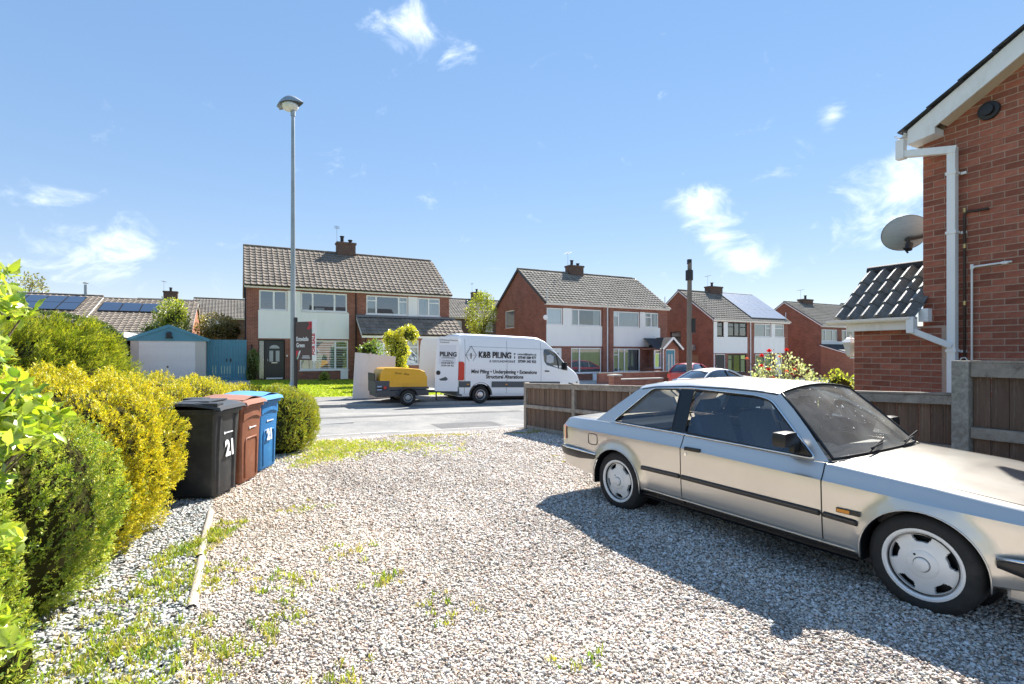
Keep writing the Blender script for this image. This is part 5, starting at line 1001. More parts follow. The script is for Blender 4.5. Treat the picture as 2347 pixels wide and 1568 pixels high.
# ------------------------------------------------------------ boundary fence
P0 = Vector((.34, 12.13)); dirf = Vector((ST, -CT)); LF = 8.23
FN = thing('boundary_fence', 'low dark stained timber fence with weathered grey rails beside the silver car', 'fence', (P0.x, P0.y, 0), RN)
gz = lambda t: Z(*AB(*(P0 + dirf * t))); tz = lambda t: .742 + (1.084 - .742) * t / LF
tp = [0, 1.96, 4.05, 6.1]
for t in tp: MB().box(t - .05, t + .05, -.05, .05, gz(t) - .3, tz(t) + .03).build('post', 'timber_grey', FN, bevel=.006); MB().prism([(t - .06, tz(t) + .03), (t + .06, tz(t) + .03), (t, tz(t) + .06)], 1, -.06, .06).build('post_cap', 'timber_grey', FN)
bm_ = MB().box(.003, .101, 0, .016, 0, 1).mesh('fence_board', 'timber_board', bevel=.003)
ends = tp + [LF]
for i in range(4):
    t0, t1 = ends[i] + .05, ends[i + 1] - .05; n = int(round((t1 - t0) / .104)); st = (t1 - t0) / n
    for k in range(n):
        t = t0 + k * st; b0 = gz(t) + .03; link('fence_board', bm_, FN, (t, .004 + (k % 2) * .008 + random.uniform(0, .003), b0), (0, random.uniform(-.006, .006), 0), (st / .104, 1, tz(t) - .02 - b0 + random.uniform(-.01, .006)))
    for hh, th in ((.0, .085), (-.46, .075)):
        MB().bar((t0, -.028, tz(t0) + hh - .03), (t1, -.028, tz(t1) + hh - .03), .045, th).build('rail', 'timber_grey', FN, bevel=.006)
    MB().bar((t0, -.008, tz(t0) + .026), (t1, -.008, tz(t1) + .026), .10, .022).build('capping_rail', 'timber_grey', FN, bevel=.005)
    MB().bar((t0, -.012, gz(t0) + .05), (t1, -.012, gz(t1) + .05), .022, .10).build('gravel_board', 'timber_grey', FN)
CPst = thing('concrete_post', 'square concrete fence post with lichen between low and tall fence', 'post', (*(P0 + dirf * LF), gz(LF)), RN)
MB().box(-.055, .075, -.075, .05, -.3, 1.42 - gz(LF)).build('shaft', 'concrete', CPst, bevel=.008); MB().tube([(-.01, -.02, 1.42 - gz(LF)), (.0, -.02, 1.445 - gz(LF)), (.03, -.02, 1.45 - gz(LF)), (.05, -.02, 1.42 - gz(LF))], .005, 6).build('lifting_loop', 'galv', CPst)
F2 = thing('tall_fence_panel', 'tall dark timber fence panel with grey rails beside the concrete post', 'fence', (*(P0 + dirf * (LF + .08)), 0), RN)
bm2 = MB().box(.003, .123, 0, .018, 0, 1).mesh('fence_board', 'timber_board', bevel=.003)
for k in range(14): link('fence_board', bm2, F2, (k * .126, (k % 2) * .01, gz(LF) + .02), None, (1, 1, 1.33 + random.uniform(-.01, .01)))
for z_, h in ((1.34, .13), (.77, .10), (.15, .10)): MB().box(0, 1.78, -.055, -.002, z_ - h / 2, z_ + h / 2).build('rail', 'timber_grey', F2, bevel=.008)
MB().box(0, 1.78, -.06, .03, 1.405, 1.425).build('capping_rail', 'timber_grey', F2)

# ------------------------------------------------------------ wheelie bins
def rrect(w2, d2, r, n=4):
    pts = []
    for cx_, cy_, a0 in ((w2 - r, d2 - r, 0), (-w2 + r, d2 - r, 90), (-w2 + r, -d2 + r, 180), (w2 - r, -d2 + r, 270)):
        for i in range(n + 1): a = R(a0 + 90 * i / n); pts.append((cx_ + r * math.cos(a), cy_ + r * math.sin(a)))
    return pts
def bin_(label, x, y, rz, matc, lid, style, number):
    a, b = AB(x, y); o = thing('wheelie_bin', label, 'wheelie bin', (x, y, Z(a, b) + .004), rz, 'wheelie bins in front of the hedge')
    rows = []
    for z_, w2, d2, yo in ((.03, .235, .27, -.02), (.06, .245, .28, -.02), (.35, .256, .295, -.01), (.62, .268, .312, -.0), (.93, .28, .33, 0), (.96, .285, .335, 0)):
        rows.append([(p[0], p[1] + yo, z_) for p in rrect(w2, d2, .035)] + [])
    rows = [r + [r[0]] for r in rows]; mb = MB().grid(rows); mb.poly([p for p in rows[0][:-1]]); mb.build('body', matc, o, smooth=40)
    rr = [[(p[0], p[1], z_) for p in rrect(w2, d2, .03)] for z_, w2, d2 in ((.955, .287, .338), (.955, .305, .355), (.985, .307, .357), (.985, .30, .35), (1.01, .30, .35), (1.012, .28, .33))]
    MB().grid([r + [r[0]] for r in rr]).build('rim', matc, o, smooth=35)
    # lid, slightly domed with hinge to the rear (+y) and a lip at the front
    lr = []
    for j, (yy, zz) in enumerate(((-.40, .995), (-.385, 1.035), (-.30, 1.055), (-.1, 1.08), (.12, 1.085), (.27, 1.06), (.34, 1.03))):
        lr.append([(s * (.315 - (.02 if abs(yy) > .38 else 0)), yy, zz + (0 if abs(s) > .95 else .012) - (.03 if abs(s) > .99 else 0)) for s in (-1, -.97, -.8, -.4, 0, .4, .8, .97, 1)])
    L_ = MB().grid(lr).build('lid', lid, o, smooth=35)
    if style == 'flat': MB().box(-.20, .20, -.22, .12, 1.085, 1.10).build('lid_panel', lid, L_, bevel=.006); MB().box(-.29, -.16, -.36, -.1, 1.05, 1.085).build('lid_rib', lid, L_, bevel=.01); MB().box(.10, .27, .02, .25, 1.07, 1.105).build('lid_rib', lid, L_, bevel=.01)
    else: MB().grid([[(x_, yy, 1.075 + zz + .03 * math.exp(-((x_) / .16) ** 2)) for x_ in np.linspace(-.27, .27, 13)] for yy, zz in ((-.34, -.012), (-.2, .0), (.0, .015), (.15, .012), (.27, -.015))]).build('lid_panel', lid, L_, smooth=True)
    MB().tube([(-.24, .37, .97), (-.24, .44, .99), (.24, .44, .99), (.24, .37, .97)], .016, 8).build('handle', matc, o, smooth=50)
    fy = lambda z_: -float(np.interp(z_, [.06, .35, .62, .93], [.30, .305, .312, .33]))
    if style == 'flat':
        for s in (-1, 1): MB().grid([[(s * .17 + dx, fy(z_) - (.016 if abs(dx) < .02 else 0), z_) for dx in (-.035, -.018, .018, .035)] for z_ in (.05, .4, .7, .92)]).build('front_rib', matc, o, smooth=30)
    else:
        rec = [[(x_, fy(z_) - .014, z_) for x_ in (-.17, -.155, .155, .17)] for z_ in (.07, .3, .5, .57)]
        m = MB().tube([(-.16, fy(.08) - .002, .08), (-.165, fy(.3) - .002, .3), (-.165, fy(.52) - .002, .52), (-.14, fy(.57) - .002, .57), (.14, fy(.57) - .002, .57), (.165, fy(.52) - .002, .52), (.165, fy(.3) - .002, .3), (.16, fy(.08) - .002, .08)], .013, 6); m.build('front_moulding', matc, o, smooth=True)
        MB().grid([[(-.25 + .5 * i / 10, fy(.8) - .012 - .012 * math.sin(math.pi * i / 10), .80 + .05 * math.sin(math.pi * i / 10) + dz) for i in range(11)] for dz in (0, .03, .13)]).build('front_moulding', matc, o, smooth=40)
    for s in (-1, 1): MB().lathe([(.001, -.025), (.095, -.025), (.1, 0), (.095, .025), (.001, .025)], 16, 'x', (s * .24, .26, .1)).build('wheel', 'rubber', o, smooth=40)
    if number:
        link('number', text_mesh('21', .24 if style == 'flat' else .20, 'lettering_white', .012, sx=.85), o, (.05 if style == 'flat' else .0, fy(.52) - .022, .46 if style == 'flat' else .44), (R(90) - .055, 0, 0))
    cr = MB().box(-.07, .09, -.003, .003, -.006, .006).lathe([(.016, -.003), (.016, .003)], 10, 'y', (-.09, 0, 0)).build('council_mark', 'lettering_white', o); cr.location = (.03, fy(.70) - (.0 if style == 'flat' else .003) - .005, .72 if style == 'flat' else .70)
    return o
M('bin_black', (.022, .024, .027), .5, var=.1, ns=12, stain=(.065, .063, .06), stain_s=4, stain_t=(.48, .75)); M('bin_brown', (.22, .075, .035), .55, var=.12, ns=10, stain=(.27, .13, .08), stain_s=5, stain_t=(.52, .8)); M('bin_blue', (.018, .17, .42), .5, var=.1, ns=10, stain=(.07, .24, .45), stain_s=5, stain_t=(.52, .8)); M('bin_blue_lid', (.12, .34, .62), .5, var=.06); M('bin_brown_lid', (.36, .17, .11), .5, var=.06); M('bin_black_lid', (.05, .055, .062), .5, var=.1)
rzb = R(91.5); bin_spots = [(-3.62, 6.06), (-3.66, 6.70), (-3.78, 7.46)]
for i, (lb, mt, ld, stl, num) in enumerate((('black wheelie bin numbered 21 with ridged front', 'bin_black', 'bin_black_lid', 'flat', True), ('brown wheelie bin without a house number', 'bin_brown', 'bin_brown_lid', 'dome', False), ('blue wheelie bin numbered 21 at the end of the row', 'bin_blue', 'bin_blue_lid', 'dome', True))):
    bin_(lb, *bin_spots[i], rzb + R((0, 1.5, -1)[i]), mt, ld, stl, num)
# ------------------------------------------------------------ silver two-door saloon in the drive
from mathutils.geometry import tessellate_polygon
def car_paint(name, c):
    m, t, p = nodes(name); L = t.links; p.inputs['Base Color'].default_value = (*c, 1); p.inputs['Metallic'].default_value = .72; p.inputs['Roughness'].default_value = .30; p.inputs['Coat Weight'].default_value = 1; p.inputs['Coat Roughness'].default_value = .04
    tcn = t.nodes.new('ShaderNodeTexCoord'); n = t.nodes.new('ShaderNodeTexNoise'); n.inputs['Scale'].default_value = 3; n.inputs['Detail'].default_value = 6; L.new(tcn.outputs['Object'], n.inputs['Vector'])
    r = t.nodes.new('ShaderNodeMapRange'); r.inputs['To Min'].default_value = .26; r.inputs['To Max'].default_value = .36; L.new(n.outputs['Fac'], r.inputs['Value']); L.new(r.outputs[0], p.inputs['Roughness'])
    n2 = t.nodes.new('ShaderNodeTexNoise'); n2.inputs['Scale'].default_value = 900; L.new(tcn.outputs['Object'], n2.inputs['Vector']); b = t.nodes.new('ShaderNodeBump'); b.inputs['Strength'].default_value = .06; b.inputs['Distance'].default_value = .001; L.new(n2.outputs['Fac'], b.inputs['Height']); L.new(b.outputs[0], p.inputs['Normal'])
    MATS[name] = m
car_paint('silver_beige', (.64, .605, .55))
M('wheel_silver', (.84, .82, .79), .42, metal=.15, var=.04, ns=12, stain=(.66, .62, .57), stain_s=8, stain_t=(.62, .9)); M('chrome', (.8, .8, .8), .12, metal=1, var=.02); M('trim_black', (.012, .013, .015), .35, var=.1); M('seat_cloth', (.11, .135, .165), .85, var=.15, ns=20); M('shelf_tan', (.36, .30, .22), .9, var=.1); M('dash', (.34, .33, .31), .6, var=.1)  # dash grey lightened to stand in for sun falling on it
glass_mat('saloon_glass', (.93, .95, .95), .045); glass_mat('saloon_screen', (.90, .91, .90), .04, dust_haze=.30)  # screen dust thickened, its haze standing in for the sunlit dash
YAW = math.atan2(-.839, .545); PIT = -math.asin(.027 / 2.57)
axle = Vector((1.069, 5.31, .190)) + Vector((.839, .545, 0)) * .80
CAR = thing('saloon_car', 'silver two-door saloon with black rubbing strips parked on the gravel', 'car', (axle.x, axle.y, axle.z - .275)); CAR.rotation_euler = (0, PIT, YAW)
ip = lambda s, pts: float(np.interp(s, [p[0] for p in pts], [p[1] for p in pts]))
BELT = [(-.91, .80), (-.86, .835), (-.80, .847), (-.3, .857), (0, .856), (.81, .846), (1.94, .793), (2.1, .783), (2.6, .745), (3.0, .70), (3.2, .67), (3.30, .64)]
CRS = [(-.91, .745), (-.78, .747), (.764, .729), (1.98, .677), (3.3, .61)]
SIL = [(-.91, .29), (-.6, .26), (-.35, .245), (.36, .235), (2.2, .205), (2.9, .24), (3.3, .28)]
belt = lambda s: ip(s, BELT); crs = lambda s: ip(s, CRS); sil = lambda s: ip(s, SIL)
plan = lambda s: 1 - (.075 * ((-.45 - s) / .5) ** 2 if s < -.45 else 0) - (.10 * ((s - 2.55) / .75) ** 2 if s > 2.55 else 0)
AC = [(0.0, .270), (2.57, .270)]; AR = .326
cols = sorted(set([round(v, 4) for v in frange(-.91, 3.30, .025)] + [.797, .803, 1.997, 2.003, -.345, -.335, 2.03, 2.04, -.89, -.90, 3.28, 3.29]))
cols = [c for i, c in enumerate(cols) if i == 0 or c - cols[i - 1] > .004]
def section(s, sg):
    zs, zc, zb, p = sil(s), crs(s), belt(s), plan(s); r = []
    for i in range(17):
        h = i / 16; y = ip(h, [(0, .735), (.05, .785), (.2, .800), (.5, .810), (.8, .813), (.97, .8155), (1, .814)]); r.append([s, y * p, zs + (zc - zs) * h])
    for h, y in ((.02, .8105), (.12, .802), (.3, .790), (.55, .776), (.80, .764), (.93, .754), (1.0, .738)): r.append([s, y * p, zc + (zb - zc) * h])
    cr = .045 if s > 1 else .022
    for y, dz in ((.715, .008), (.698, .011), (.690, .011), (.62, .018), (.5, .027), (.35, .036), (.18, .043), (0, .046)): r.append([s, y * p, zb + dz * cr / .045])
    # flared lips round the arches
    for q in r[:24]:
        for (cx_, cz) in AC:
            d = math.hypot(q[0] - cx_, q[2] - cz)
            if d < .5 and q[2] > .2: q[1] += .026 * min(1, max(0, 1 - (d - AR) / .078))
    for q in r: q[1] *= sg
    return r
parts_ = {k: MB() for k in ('body', 'door_r', 'door_l', 'bonnet', 'boot')}
NR = None
for sg in (-1, 1):
    rows = [section(s, sg) for s in cols]; ins = arch_cut(rows, AC, AR); NR = len(rows[0])
    for i in range(len(rows) - 1):
        s = (cols[i] + cols[i + 1]) / 2
        for j in range(NR - 1):
            if ins[i][j] or ins[i + 1][j] or ins[i][j + 1] or ins[i + 1][j + 1]: continue
            top = j >= 23
            if top and -.34 < s < 2.035: continue
            if not top and j >= 2 and (.797 < s < .803 or 1.997 < s < 2.003): continue
            if top and j == 25 and (s > 2.04 or s < -.345): continue
            key = 'body'
            if not top and j >= 2 and .8 < s < 2.0: key = 'door_r' if sg < 0 else 'door_l'
            if top and j > 25: key = 'bonnet' if s > 1 else 'boot'
            parts_[key].quad(rows[i][j], rows[i + 1][j], rows[i + 1][j + 1], rows[i][j + 1])
ra, rb = section(-.91, -1), section(-.91, 1); parts_['body'].poly([tuple(p) for p in ra] + [tuple(p) for p in rb[::-1][1:]])
ra, rb = section(3.30, -1), section(3.30, 1); parts_['body'].poly([tuple(p) for p in ra] + [tuple(p) for p in rb[::-1][1:]])
BODY = parts_['body'].build('body', 'silver_beige', CAR, smooth=32)
DR = parts_['door_r'].build('door', 'silver_beige', CAR, smooth=32); DL = parts_['door_l'].build('door', 'silver_beige', CAR, smooth=32)
BN = parts_['bonnet'].build('bonnet', 'silver_beige', CAR, smooth=32); BT = parts_['boot'].build('boot_lid', 'silver_beige', CAR, smooth=32)
# dark floor under the gaps, inner arches, sills
MB().box(-.5, 3.0, -.66, .66, .20, .26).box(2.06, 3.2, -.70, .70, .45, .58).box(-.85, -.36, -.68, .68, .45, .76).build('underbody', 'trim_black', CAR)
MB().box(.3, 2.28, -.70, -.66, .165, .26).box(.3, 2.28, .66, .70, .165, .26).build('sill_cover', 'trim_black', CAR)
for s_ in (.8, 2.0):
    for sg in (-1, 1): MB().box(s_ - .02, s_ + .02, sg * .77 - .02, sg * .77 + .005, .24, .70).build('door_shut', 'trim_black', CAR)
for (cx_, cz) in AC:
    for sg in (-1, 1):
        n = 28; rr = []
        for i in range(n + 1):
            a = R(-12) + R(204) * i / n; rr.append([(cx_ + AR * math.cos(a), sg * .82, cz + AR * math.sin(a)), (cx_ + AR * math.cos(a), sg * .45, cz + AR * math.sin(a))])
        MB().grid(rr).build('wheel_arch', 'trim_black', CAR, smooth=True)
        MB().lathe([(.001, 0), (AR, 0)], 24, 'y', (cx_, sg * .46, cz), caps=False).build('arch_liner', 'trim_black', CAR)
        pts = []
        for i in range(n + 1):
            a = R(-8) + R(196) * i / n; x_, z_ = cx_ + (AR + .003) * math.cos(a), cz + (AR + .003) * math.sin(a); pts.append((x_, sg * (.815 * plan(x_) + .022 - .03 * max(0, (.3 - z_)) / .1 * .3), z_))
        MB().tube(pts, .005, 6).build('arch_lip', 'silver_beige', CAR, smooth=True)
# greenhouse
ZT = [(.10, 1.212), (.3, 1.246), (.7, 1.268), (1.1, 1.267), (1.4, 1.257), (1.57, 1.240)]
def gy(s, z):
    b = belt(s); return .752 - .205 * (z - b) / max(.05, 1.26 - b)
def map3(p, sg, off=0): return (p[0], sg * (gy(p[0], p[1]) + off), p[1])
def rnd(poly, r, n=4):
    out = []; m_ = len(poly)
    for i in range(m_):
        p0, p1, p2 = Vector(poly[i - 1]), Vector(poly[i]), Vector(poly[(i + 1) % m_]); d0, d1 = (p0 - p1), (p2 - p1); rr = min(r, d0.length * .45, d1.length * .45); a, b = p1 + d0.normalized() * rr, p1 + d1.normalized() * rr
        for k in range(n + 1): t = k / n; out.append(tuple(a * (1 - t) ** 2 + p1 * 2 * t * (1 - t) + b * t * t))
    return out
outer = [(-.36, .857), (-.14, 1.03), (.0, 1.135), (.06, 1.182), (.11, 1.214)] + [(s, ip(s, ZT)) for s in (.2, .3, .5, .7, .9, 1.1, 1.25, 1.4, 1.5)] + [(1.57, 1.238), (1.70, 1.13), (1.85, .985), (2.025, .797), (1.94, .791), (.81, .845), (0, .855)]
quarter = rnd([(-.09, .868), (.655, .860), (.615, 1.226), (.29, 1.216)], .05); doorw = rnd([(.795, .859), (1.92, .808), (1.50, 1.182), (1.36, 1.210), (.755, 1.229)], .03); dlo = rnd([(-.09, .868), (.80, .860), (1.92, .808), (1.50, 1.182), (1.36, 1.210), (.70, 1.230), (.29, 1.216)], .05)
for sg in (-1, 1):
    loops = [[Vector((p[0], p[1], 0)) for p in L_] for L_ in (outer, quarter[::-1], doorw[::-1])]; flat = [p for L_ in loops for p in L_]; tris = tessellate_polygon(loops)
    m = MB(); m.add([map3(p, sg) for p in flat], tris); m.build('side_frame', 'silver_beige', CAR, smooth=30)
    for nm, poly, offs in (('quarter_window', quarter, -.012), ('door_window', doorw, -.012)):
        g = MB().poly([map3(p, sg, offs) for p in poly]).build(nm, 'saloon_glass', CAR)
        pl = [map3(p, sg, .004) for p in poly]; MB().tube(pl, .0085, 6, closed=True).build('window_seal', 'trim_black', g, smooth=True)
    c_ = Vector((.85, 1.03)); big = [tuple(Vector(p) + (Vector(p) - c_).normalized() * .017) for p in dlo]
    MB().tube([map3(p, sg, .005) for p in big], .0075, 6, closed=True).build('bright_trim', 'chrome', CAR, smooth=True)
    MB().poly([map3(p, sg, .006) for p in [(.612, 1.230), (.760, 1.233), (.800, .855), (.650, .857)]]).build('door_pillar', 'trim_black', CAR)
    MB().tube([(s, sg * (gy(s, ip(s, ZT)) + .004), ip(s, ZT) - .012) for s in frange(.14, 1.55, .1)], .007, 6).build('drip_rail', 'trim_black', CAR, smooth=True)
    MB().prism([(1.80, .812), (1.915, .806), (1.82, .915)], 1, sg * .748, sg * .735).build('mirror_mount', 'trim_black', CAR)
    mm = MB().box(1.715, 1.825, sg * .855 - .085, sg * .855 + .085, .878, .988).build('door_mirror', 'trim_black', CAR, bevel=.035, smooth=40); MB().box(1.78, 1.82, sg * .78 - .04, sg * .78 + .03, .835, .90).build('mirror_arm', 'trim_black', mm)
    MB().box(1.713, 1.7155, sg * .855 - .06, sg * .855 + .06, .90, .966).build('mirror_glass', 'chrome', mm)
rows = []
for s in frange(.10, 1.57, .07):
    z_ = ip(s, ZT); w2 = gy(s, z_); cz = .055 * (1 - .25 * abs(s - .85)); rows.append([(s - (.06 * (1 - abs(y)) if s < .12 else 0) + (.0 if s < 1.55 else -.0), y * w2, z_ + cz * (1 - y ** 2) ** .8 + (.012 if abs(y) < .97 else 0)) for y in np.linspace(-1, 1, 21)])
MB().grid(rows).build('roof', 'silver_beige', CAR, smooth=50)
def screen(top_s, bot_s, top_z, bot_z, wt, wb, bow_t, bow_b, crown_t, crown_b, name, mat):
    rows = []
    for k in range(7):
        t = k / 6; rows.append([(top_s + (bot_s - top_s) * t + (bow_t + (bow_b - bow_t) * t) * (1 - y * y), y * (wt + (wb - wt) * t), top_z + (bot_z - top_z) * t + (crown_t + (crown_b - crown_t) * t) * (1 - y ** 2) + .01 * math.sin(math.pi * t)) for y in np.linspace(-1, 1, 15)])
    o = MB().grid(rows).build(name, mat, CAR, smooth=True)
    edge = rows[0] + [r[-1] for r in rows[1:]] + rows[-1][::-1][1:] + [r[0] for r in rows[::-1][1:-1]]
    MB().tube([tuple(Vector(p) + Vector((0, 0, .002))) for p in edge], .011, 6, closed=True).build('screen_seal', 'trim_black', o, smooth=True); return rows
wr = screen(1.575, 2.02, 1.243, .808, .548, .685, -.0, .10, .05, .022, 'windscreen', 'saloon_screen'); screen(.095, -.35, 1.208, .863, .555, .655, -.04, .06, .05, .02, 'rear_window', 'saloon_glass')
MB().grid([[(2.03 + .10 * (1 - y * y), y * .73, .800 + .018 * (1 - y * y)) for y in np.linspace(-1, 1, 13)], [(2.06 + .12 * (1 - y * y), y * .72, .792 + .03 * (1 - y * y)) for y in np.linspace(-1, 1, 13)], [(2.02 + .06 * (1 - y * y), y * .72, .755) for y in np.linspace(-1, 1, 13)]]).build('scuttle', 'trim_black', CAR, smooth=True)
for y0, y1 in ((-.42, .12), (.14, .60)): # wipers
    wp = MB(); p0 = Vector((2.135 - .12 * (y0 + .1) ** 2, y0 + .02, .836)); p1 = Vector((2.075, y0 + .36, .872)); wp.tube([p0, p0 + (p1 - p0) * .5 + Vector((0, 0, .015)), p1], [.009, .008, .006], 6); wp.bar(p1 + Vector((.035, -.26, -.008)), p1 + Vector((-.05, .22, .022)), .008, .012); wp.build('wiper', 'wiper_black' if 'wiper_black' in MATS else M('wiper_black', (.03, .03, .032), .8, spec=.1), CAR)
# side trim
def side_strip(x0, x1, zf, hgt, off, mat, name, par, sg):
    n = max(2, int((x1 - x0) / .06)) + 2; rows = []
    for i in range(n + 1):
        x = x0 if i == 0 else x1 if i == n else x0 + .012 + (x1 - x0 - .024) * (i - 1) / (n - 2); z_ = zf(x); y = .812 * plan(x); e = .3 if i in (0, n) else 1
        rows.append([(x, sg * (y - .004), z_ + hgt / 2 * e), (x, sg * (y + off * e), z_ + hgt * .32 * e), (x, sg * (y + off * e), z_ - hgt * .32 * e), (x, sg * (y - .004), z_ - hgt / 2 * e)])
    return MB().grid(rows).build(name, mat, par, smooth=30)
stz = lambda s: ip(s, [(-.9, .48), (.28, .476), (.764, .474), (1.98, .446), (2.22, .434)])
for sg in (-1, 1):
    for (x0, x1, pr) in ((.335, .795, CAR), (.805, 1.995, DR if sg < 0 else DL), (2.005, 2.235, CAR)):
        st_ = side_strip(x0, x1, stz, .045, .020, 'trim_black', 'rubbing_strip', pr, sg); side_strip(x0 + .01, x1 - .01, lambda s: stz(s) + .008, .008, .0225, 'black_gloss' if 'black_gloss' in MATS else M('black_gloss', (.05, .055, .06), .15), 'strip_highlight', pr, sg)
    side_strip(.36, 2.22, lambda s: sil(s) + .045, .010, .004, 'silver_beige', 'sill_edge', CAR, sg)
    side_strip(.345, 2.235, lambda s: sil(s) - .008, .03, -.03, 'trim_black', 'sill_strip', CAR, sg)
    dpar = DR if sg < 0 else DL
    h = MB().box(.845, 1.005, sg * .806 - .016, sg * .806 + .016, .714, .746).build('door_handle', 'trim_black', dpar, bevel=.008); MB().lathe([(.001, -.006), (.012, -.006), (.013, .006), (.001, .006)], 12, 'y', (.86, sg * .815, .682)).build('lock', 'chrome', h)
    ind = MB().box(2.10, 2.245, sg * .818 - .008, sg * .818 + .008, .482, .514).build('side_indicator_base', 'trim_black', CAR, bevel=.004); MB().box(2.105, 2.185, sg * .824 - .006, sg * .824 + .006, .487, .509).build('side_indicator', 'amber', CAR, bevel=.003)
    # corner lamps at the tail
    MB().grid([[(-.915, sg * .60, z_), (-.918, sg * .70, z_), (-.895, sg * .762, z_), (-.83, sg * .79, z_)] for z_ in (.60, .70, .76)]).build('tail_lamp', 'amber_red' if 'amber_red' in MATS else M('amber_red', (.75, .14, .02), .25, coat=.6), CAR, smooth=40)
    MB().box(-.925, -.91, sg * .45 - .16, sg * .45 + .16, .60, .75).build('tail_lamp', 'tail_red', CAR, bevel=.004)
# seams: door edges and the bonnet line
for sg in (-1, 1):
    for s_ in (.8, 2.0):
        sec = section(s_, sg); MB().grid([[(s_ - .0045, q[1] + sg * .0012, q[2]) for q in sec[2:23]], [(s_ + .0045, q[1] + sg * .0012, q[2]) for q in sec[2:23]]]).build('door_seam', 'trim_black', DR if sg < 0 else DL)
    L0, L1 = [], []
    for s_ in frange(2.06, 3.28, .05): sec = section(s_, sg); L0.append((s_, sec[25][1] + sg * .001, sec[25][2] + .0012)); L1.append((s_, sec[26][1], sec[26][2] + .0012))
    MB().grid([L0, L1]).build('bonnet_seam', 'trim_black', BN)
    L0, L1 = [], []
    for s_ in frange(-.89, -.36, .05): sec = section(s_, sg); L0.append((s_, sec[25][1], sec[25][2] + .0012)); L1.append((s_, sec[26][1], sec[26][2] + .0012))
    MB().grid([L0, L1]).build('boot_seam', 'trim_black', BT)
# fuel flap outline
fl = rnd([(-.42, .60), (-.28, .60), (-.28, .715), (-.42, .715)], .035); MB().tube([(p[0], -.815 * plan(p[0]) - .0015, p[1]) for p in fl], .0035, 5, closed=True).build('fuel_flap', 'trim_black', CAR)
# bumpers
def bumper(pts, zf, name, chrome_line=True):
    rows = []
    n = len(pts)
    for i, (x, y) in enumerate(pts):
        p0, p1 = Vector(pts[max(0, i - 1)]), Vector(pts[min(n - 1, i + 1)]); d = (p1 - p0).normalized(); nrm_ = Vector((d.y, -d.x)); z_ = zf; e = .5 if i in (0, n - 1) else 1
        rows.append([(x + nrm_.x * o_ * e, y + nrm_.y * o_ * e, z_ + h_ * e) for o_, h_ in ((-.05, .05), (.015, .055), (.045, .035), (.050, -.01), (.035, -.045), (-.03, -.05))])
    b = MB().grid(rows).build(name, 'trim_black', CAR, smooth=35)
    MB().tube([(r[2][0], r[2][1], r[2][2] + .012) for r in rows], .011, 6).build('bumper_bright', 'chrome', b, smooth=True); return b
bumper([(-.30, -.80), (-.55, -.80), (-.76, -.785), (-.88, -.745), (-.945, -.62), (-.96, -.3), (-.96, .3), (-.945, .62), (-.88, .745), (-.76, .785), (-.55, .80), (-.30, .80)][::-1], .472, 'rear_bumper')
bumper([(2.92, .80), (3.05, .79), (3.22, .755), (3.33, .66), (3.38, .4), (3.40, 0), (3.38, -.4), (3.33, -.66), (3.22, -.755), (3.05, -.79), (2.92, -.80)][::-1], .40, 'front_bumper')
MB().prism([(2.93, .18), (3.30, .16), (3.34, .33), (2.93, .33)], 1, -.70, .70).build('front_valance', 'silver_beige', CAR, bevel=.02)
MB().box(3.30, 3.315, -.62, .62, .42, .585).build('grille', 'trim_black', CAR)
for y in (-.52, -.36, .36, .52): MB().lathe([(.001, 3.335), (.05, 3.335), (.072, 3.32), (.074, 3.305)], 18, 'x', (0, y, .50)).build('headlamp', 'chrome', CAR, smooth=True)
for y in (-.06, .06): MB().tube([(3.325, y - .045, .44), (3.325, y + .045, .44), (3.325, y + .045, .57), (3.325, y - .045, .57)], .008, 6, closed=True).build('grille_surround', 'chrome', CAR)
MB().box(-.927, -.917, -.26, .26, .52, .62).build('number_plate', M('plate_yellow', (.7, .5, .03), .5), CAR)
MB().tube([(-.80, .30, .25), (-.97, .30, .245)], .024, 10).build('exhaust', 'galv', CAR)
# interior
MB().box(.0, 2.0, -.68, .68, .27, .30).box(1.93, 1.97, -.66, .66, .30, .72).build('cabin_floor', 'dash', CAR)
MB().prism([(1.62, .72), (1.70, .79), (2.05, .805), (2.05, .5), (1.7, .5)], 1, -.66, .66).build('dashboard', 'dash', CAR, bevel=.02); MB().prism([(1.60, .76), (1.64, .84), (1.80, .845), (1.88, .80)], 1, -.50, -.20).build('instrument_binnacle', 'dash', CAR, bevel=.015)
sw = MB(); cw = Vector((1.52, -.36, .72)); ax_ = Vector((-.9, 0, .43)).normalized(); ux = Vector((0, 1, 0)); uy = ax_.cross(ux); pts = [cw + (ux * math.cos(a) + uy * math.sin(a)) * .185 for a in np.linspace(0, 2 * math.pi, 25)[:-1]]; sw.tube(pts, .014, 6, closed=True); sw.tube([pts[0], pts[12]], .014, 6); sw.tube([cw, cw - ax_ * .2], .025, 6); sw.build('steering_wheel', 'trim_black', CAR, smooth=True)
for y in (-.36, .36):
    st = MB().prism([(.86, .30), (1.38, .30), (1.40, .47), (.92, .44)], 1, y - .24, y + .24).build('front_seat', 'seat_cloth', CAR, bevel=.04, smooth=40)
    MB().prism([(.72, .98), (.82, 1.0), (1.02, .44), (.86, .40)], 1, y - .23, y + .23).build('seat_back', 'seat_cloth', st, bevel=.04, smooth=40); MB().prism([(.69, 1.02), (.76, 1.14), (.81, 1.13), (.80, 1.02)], 1, y - .13, y + .13).build('head_restraint', 'seat_cloth', st, bevel=.025, smooth=40)
MB().prism([(.0, .30), (.55, .30), (.55, .46), (.12, .46), (-.06, .80), (-.16, .80)], 1, -.62, .62).build('rear_bench', 'seat_cloth', CAR, bevel=.03, smooth=40); MB().box(-.42, -.1, -.60, .60, .80, .83).build('parcel_shelf', 'shelf_tan', CAR)
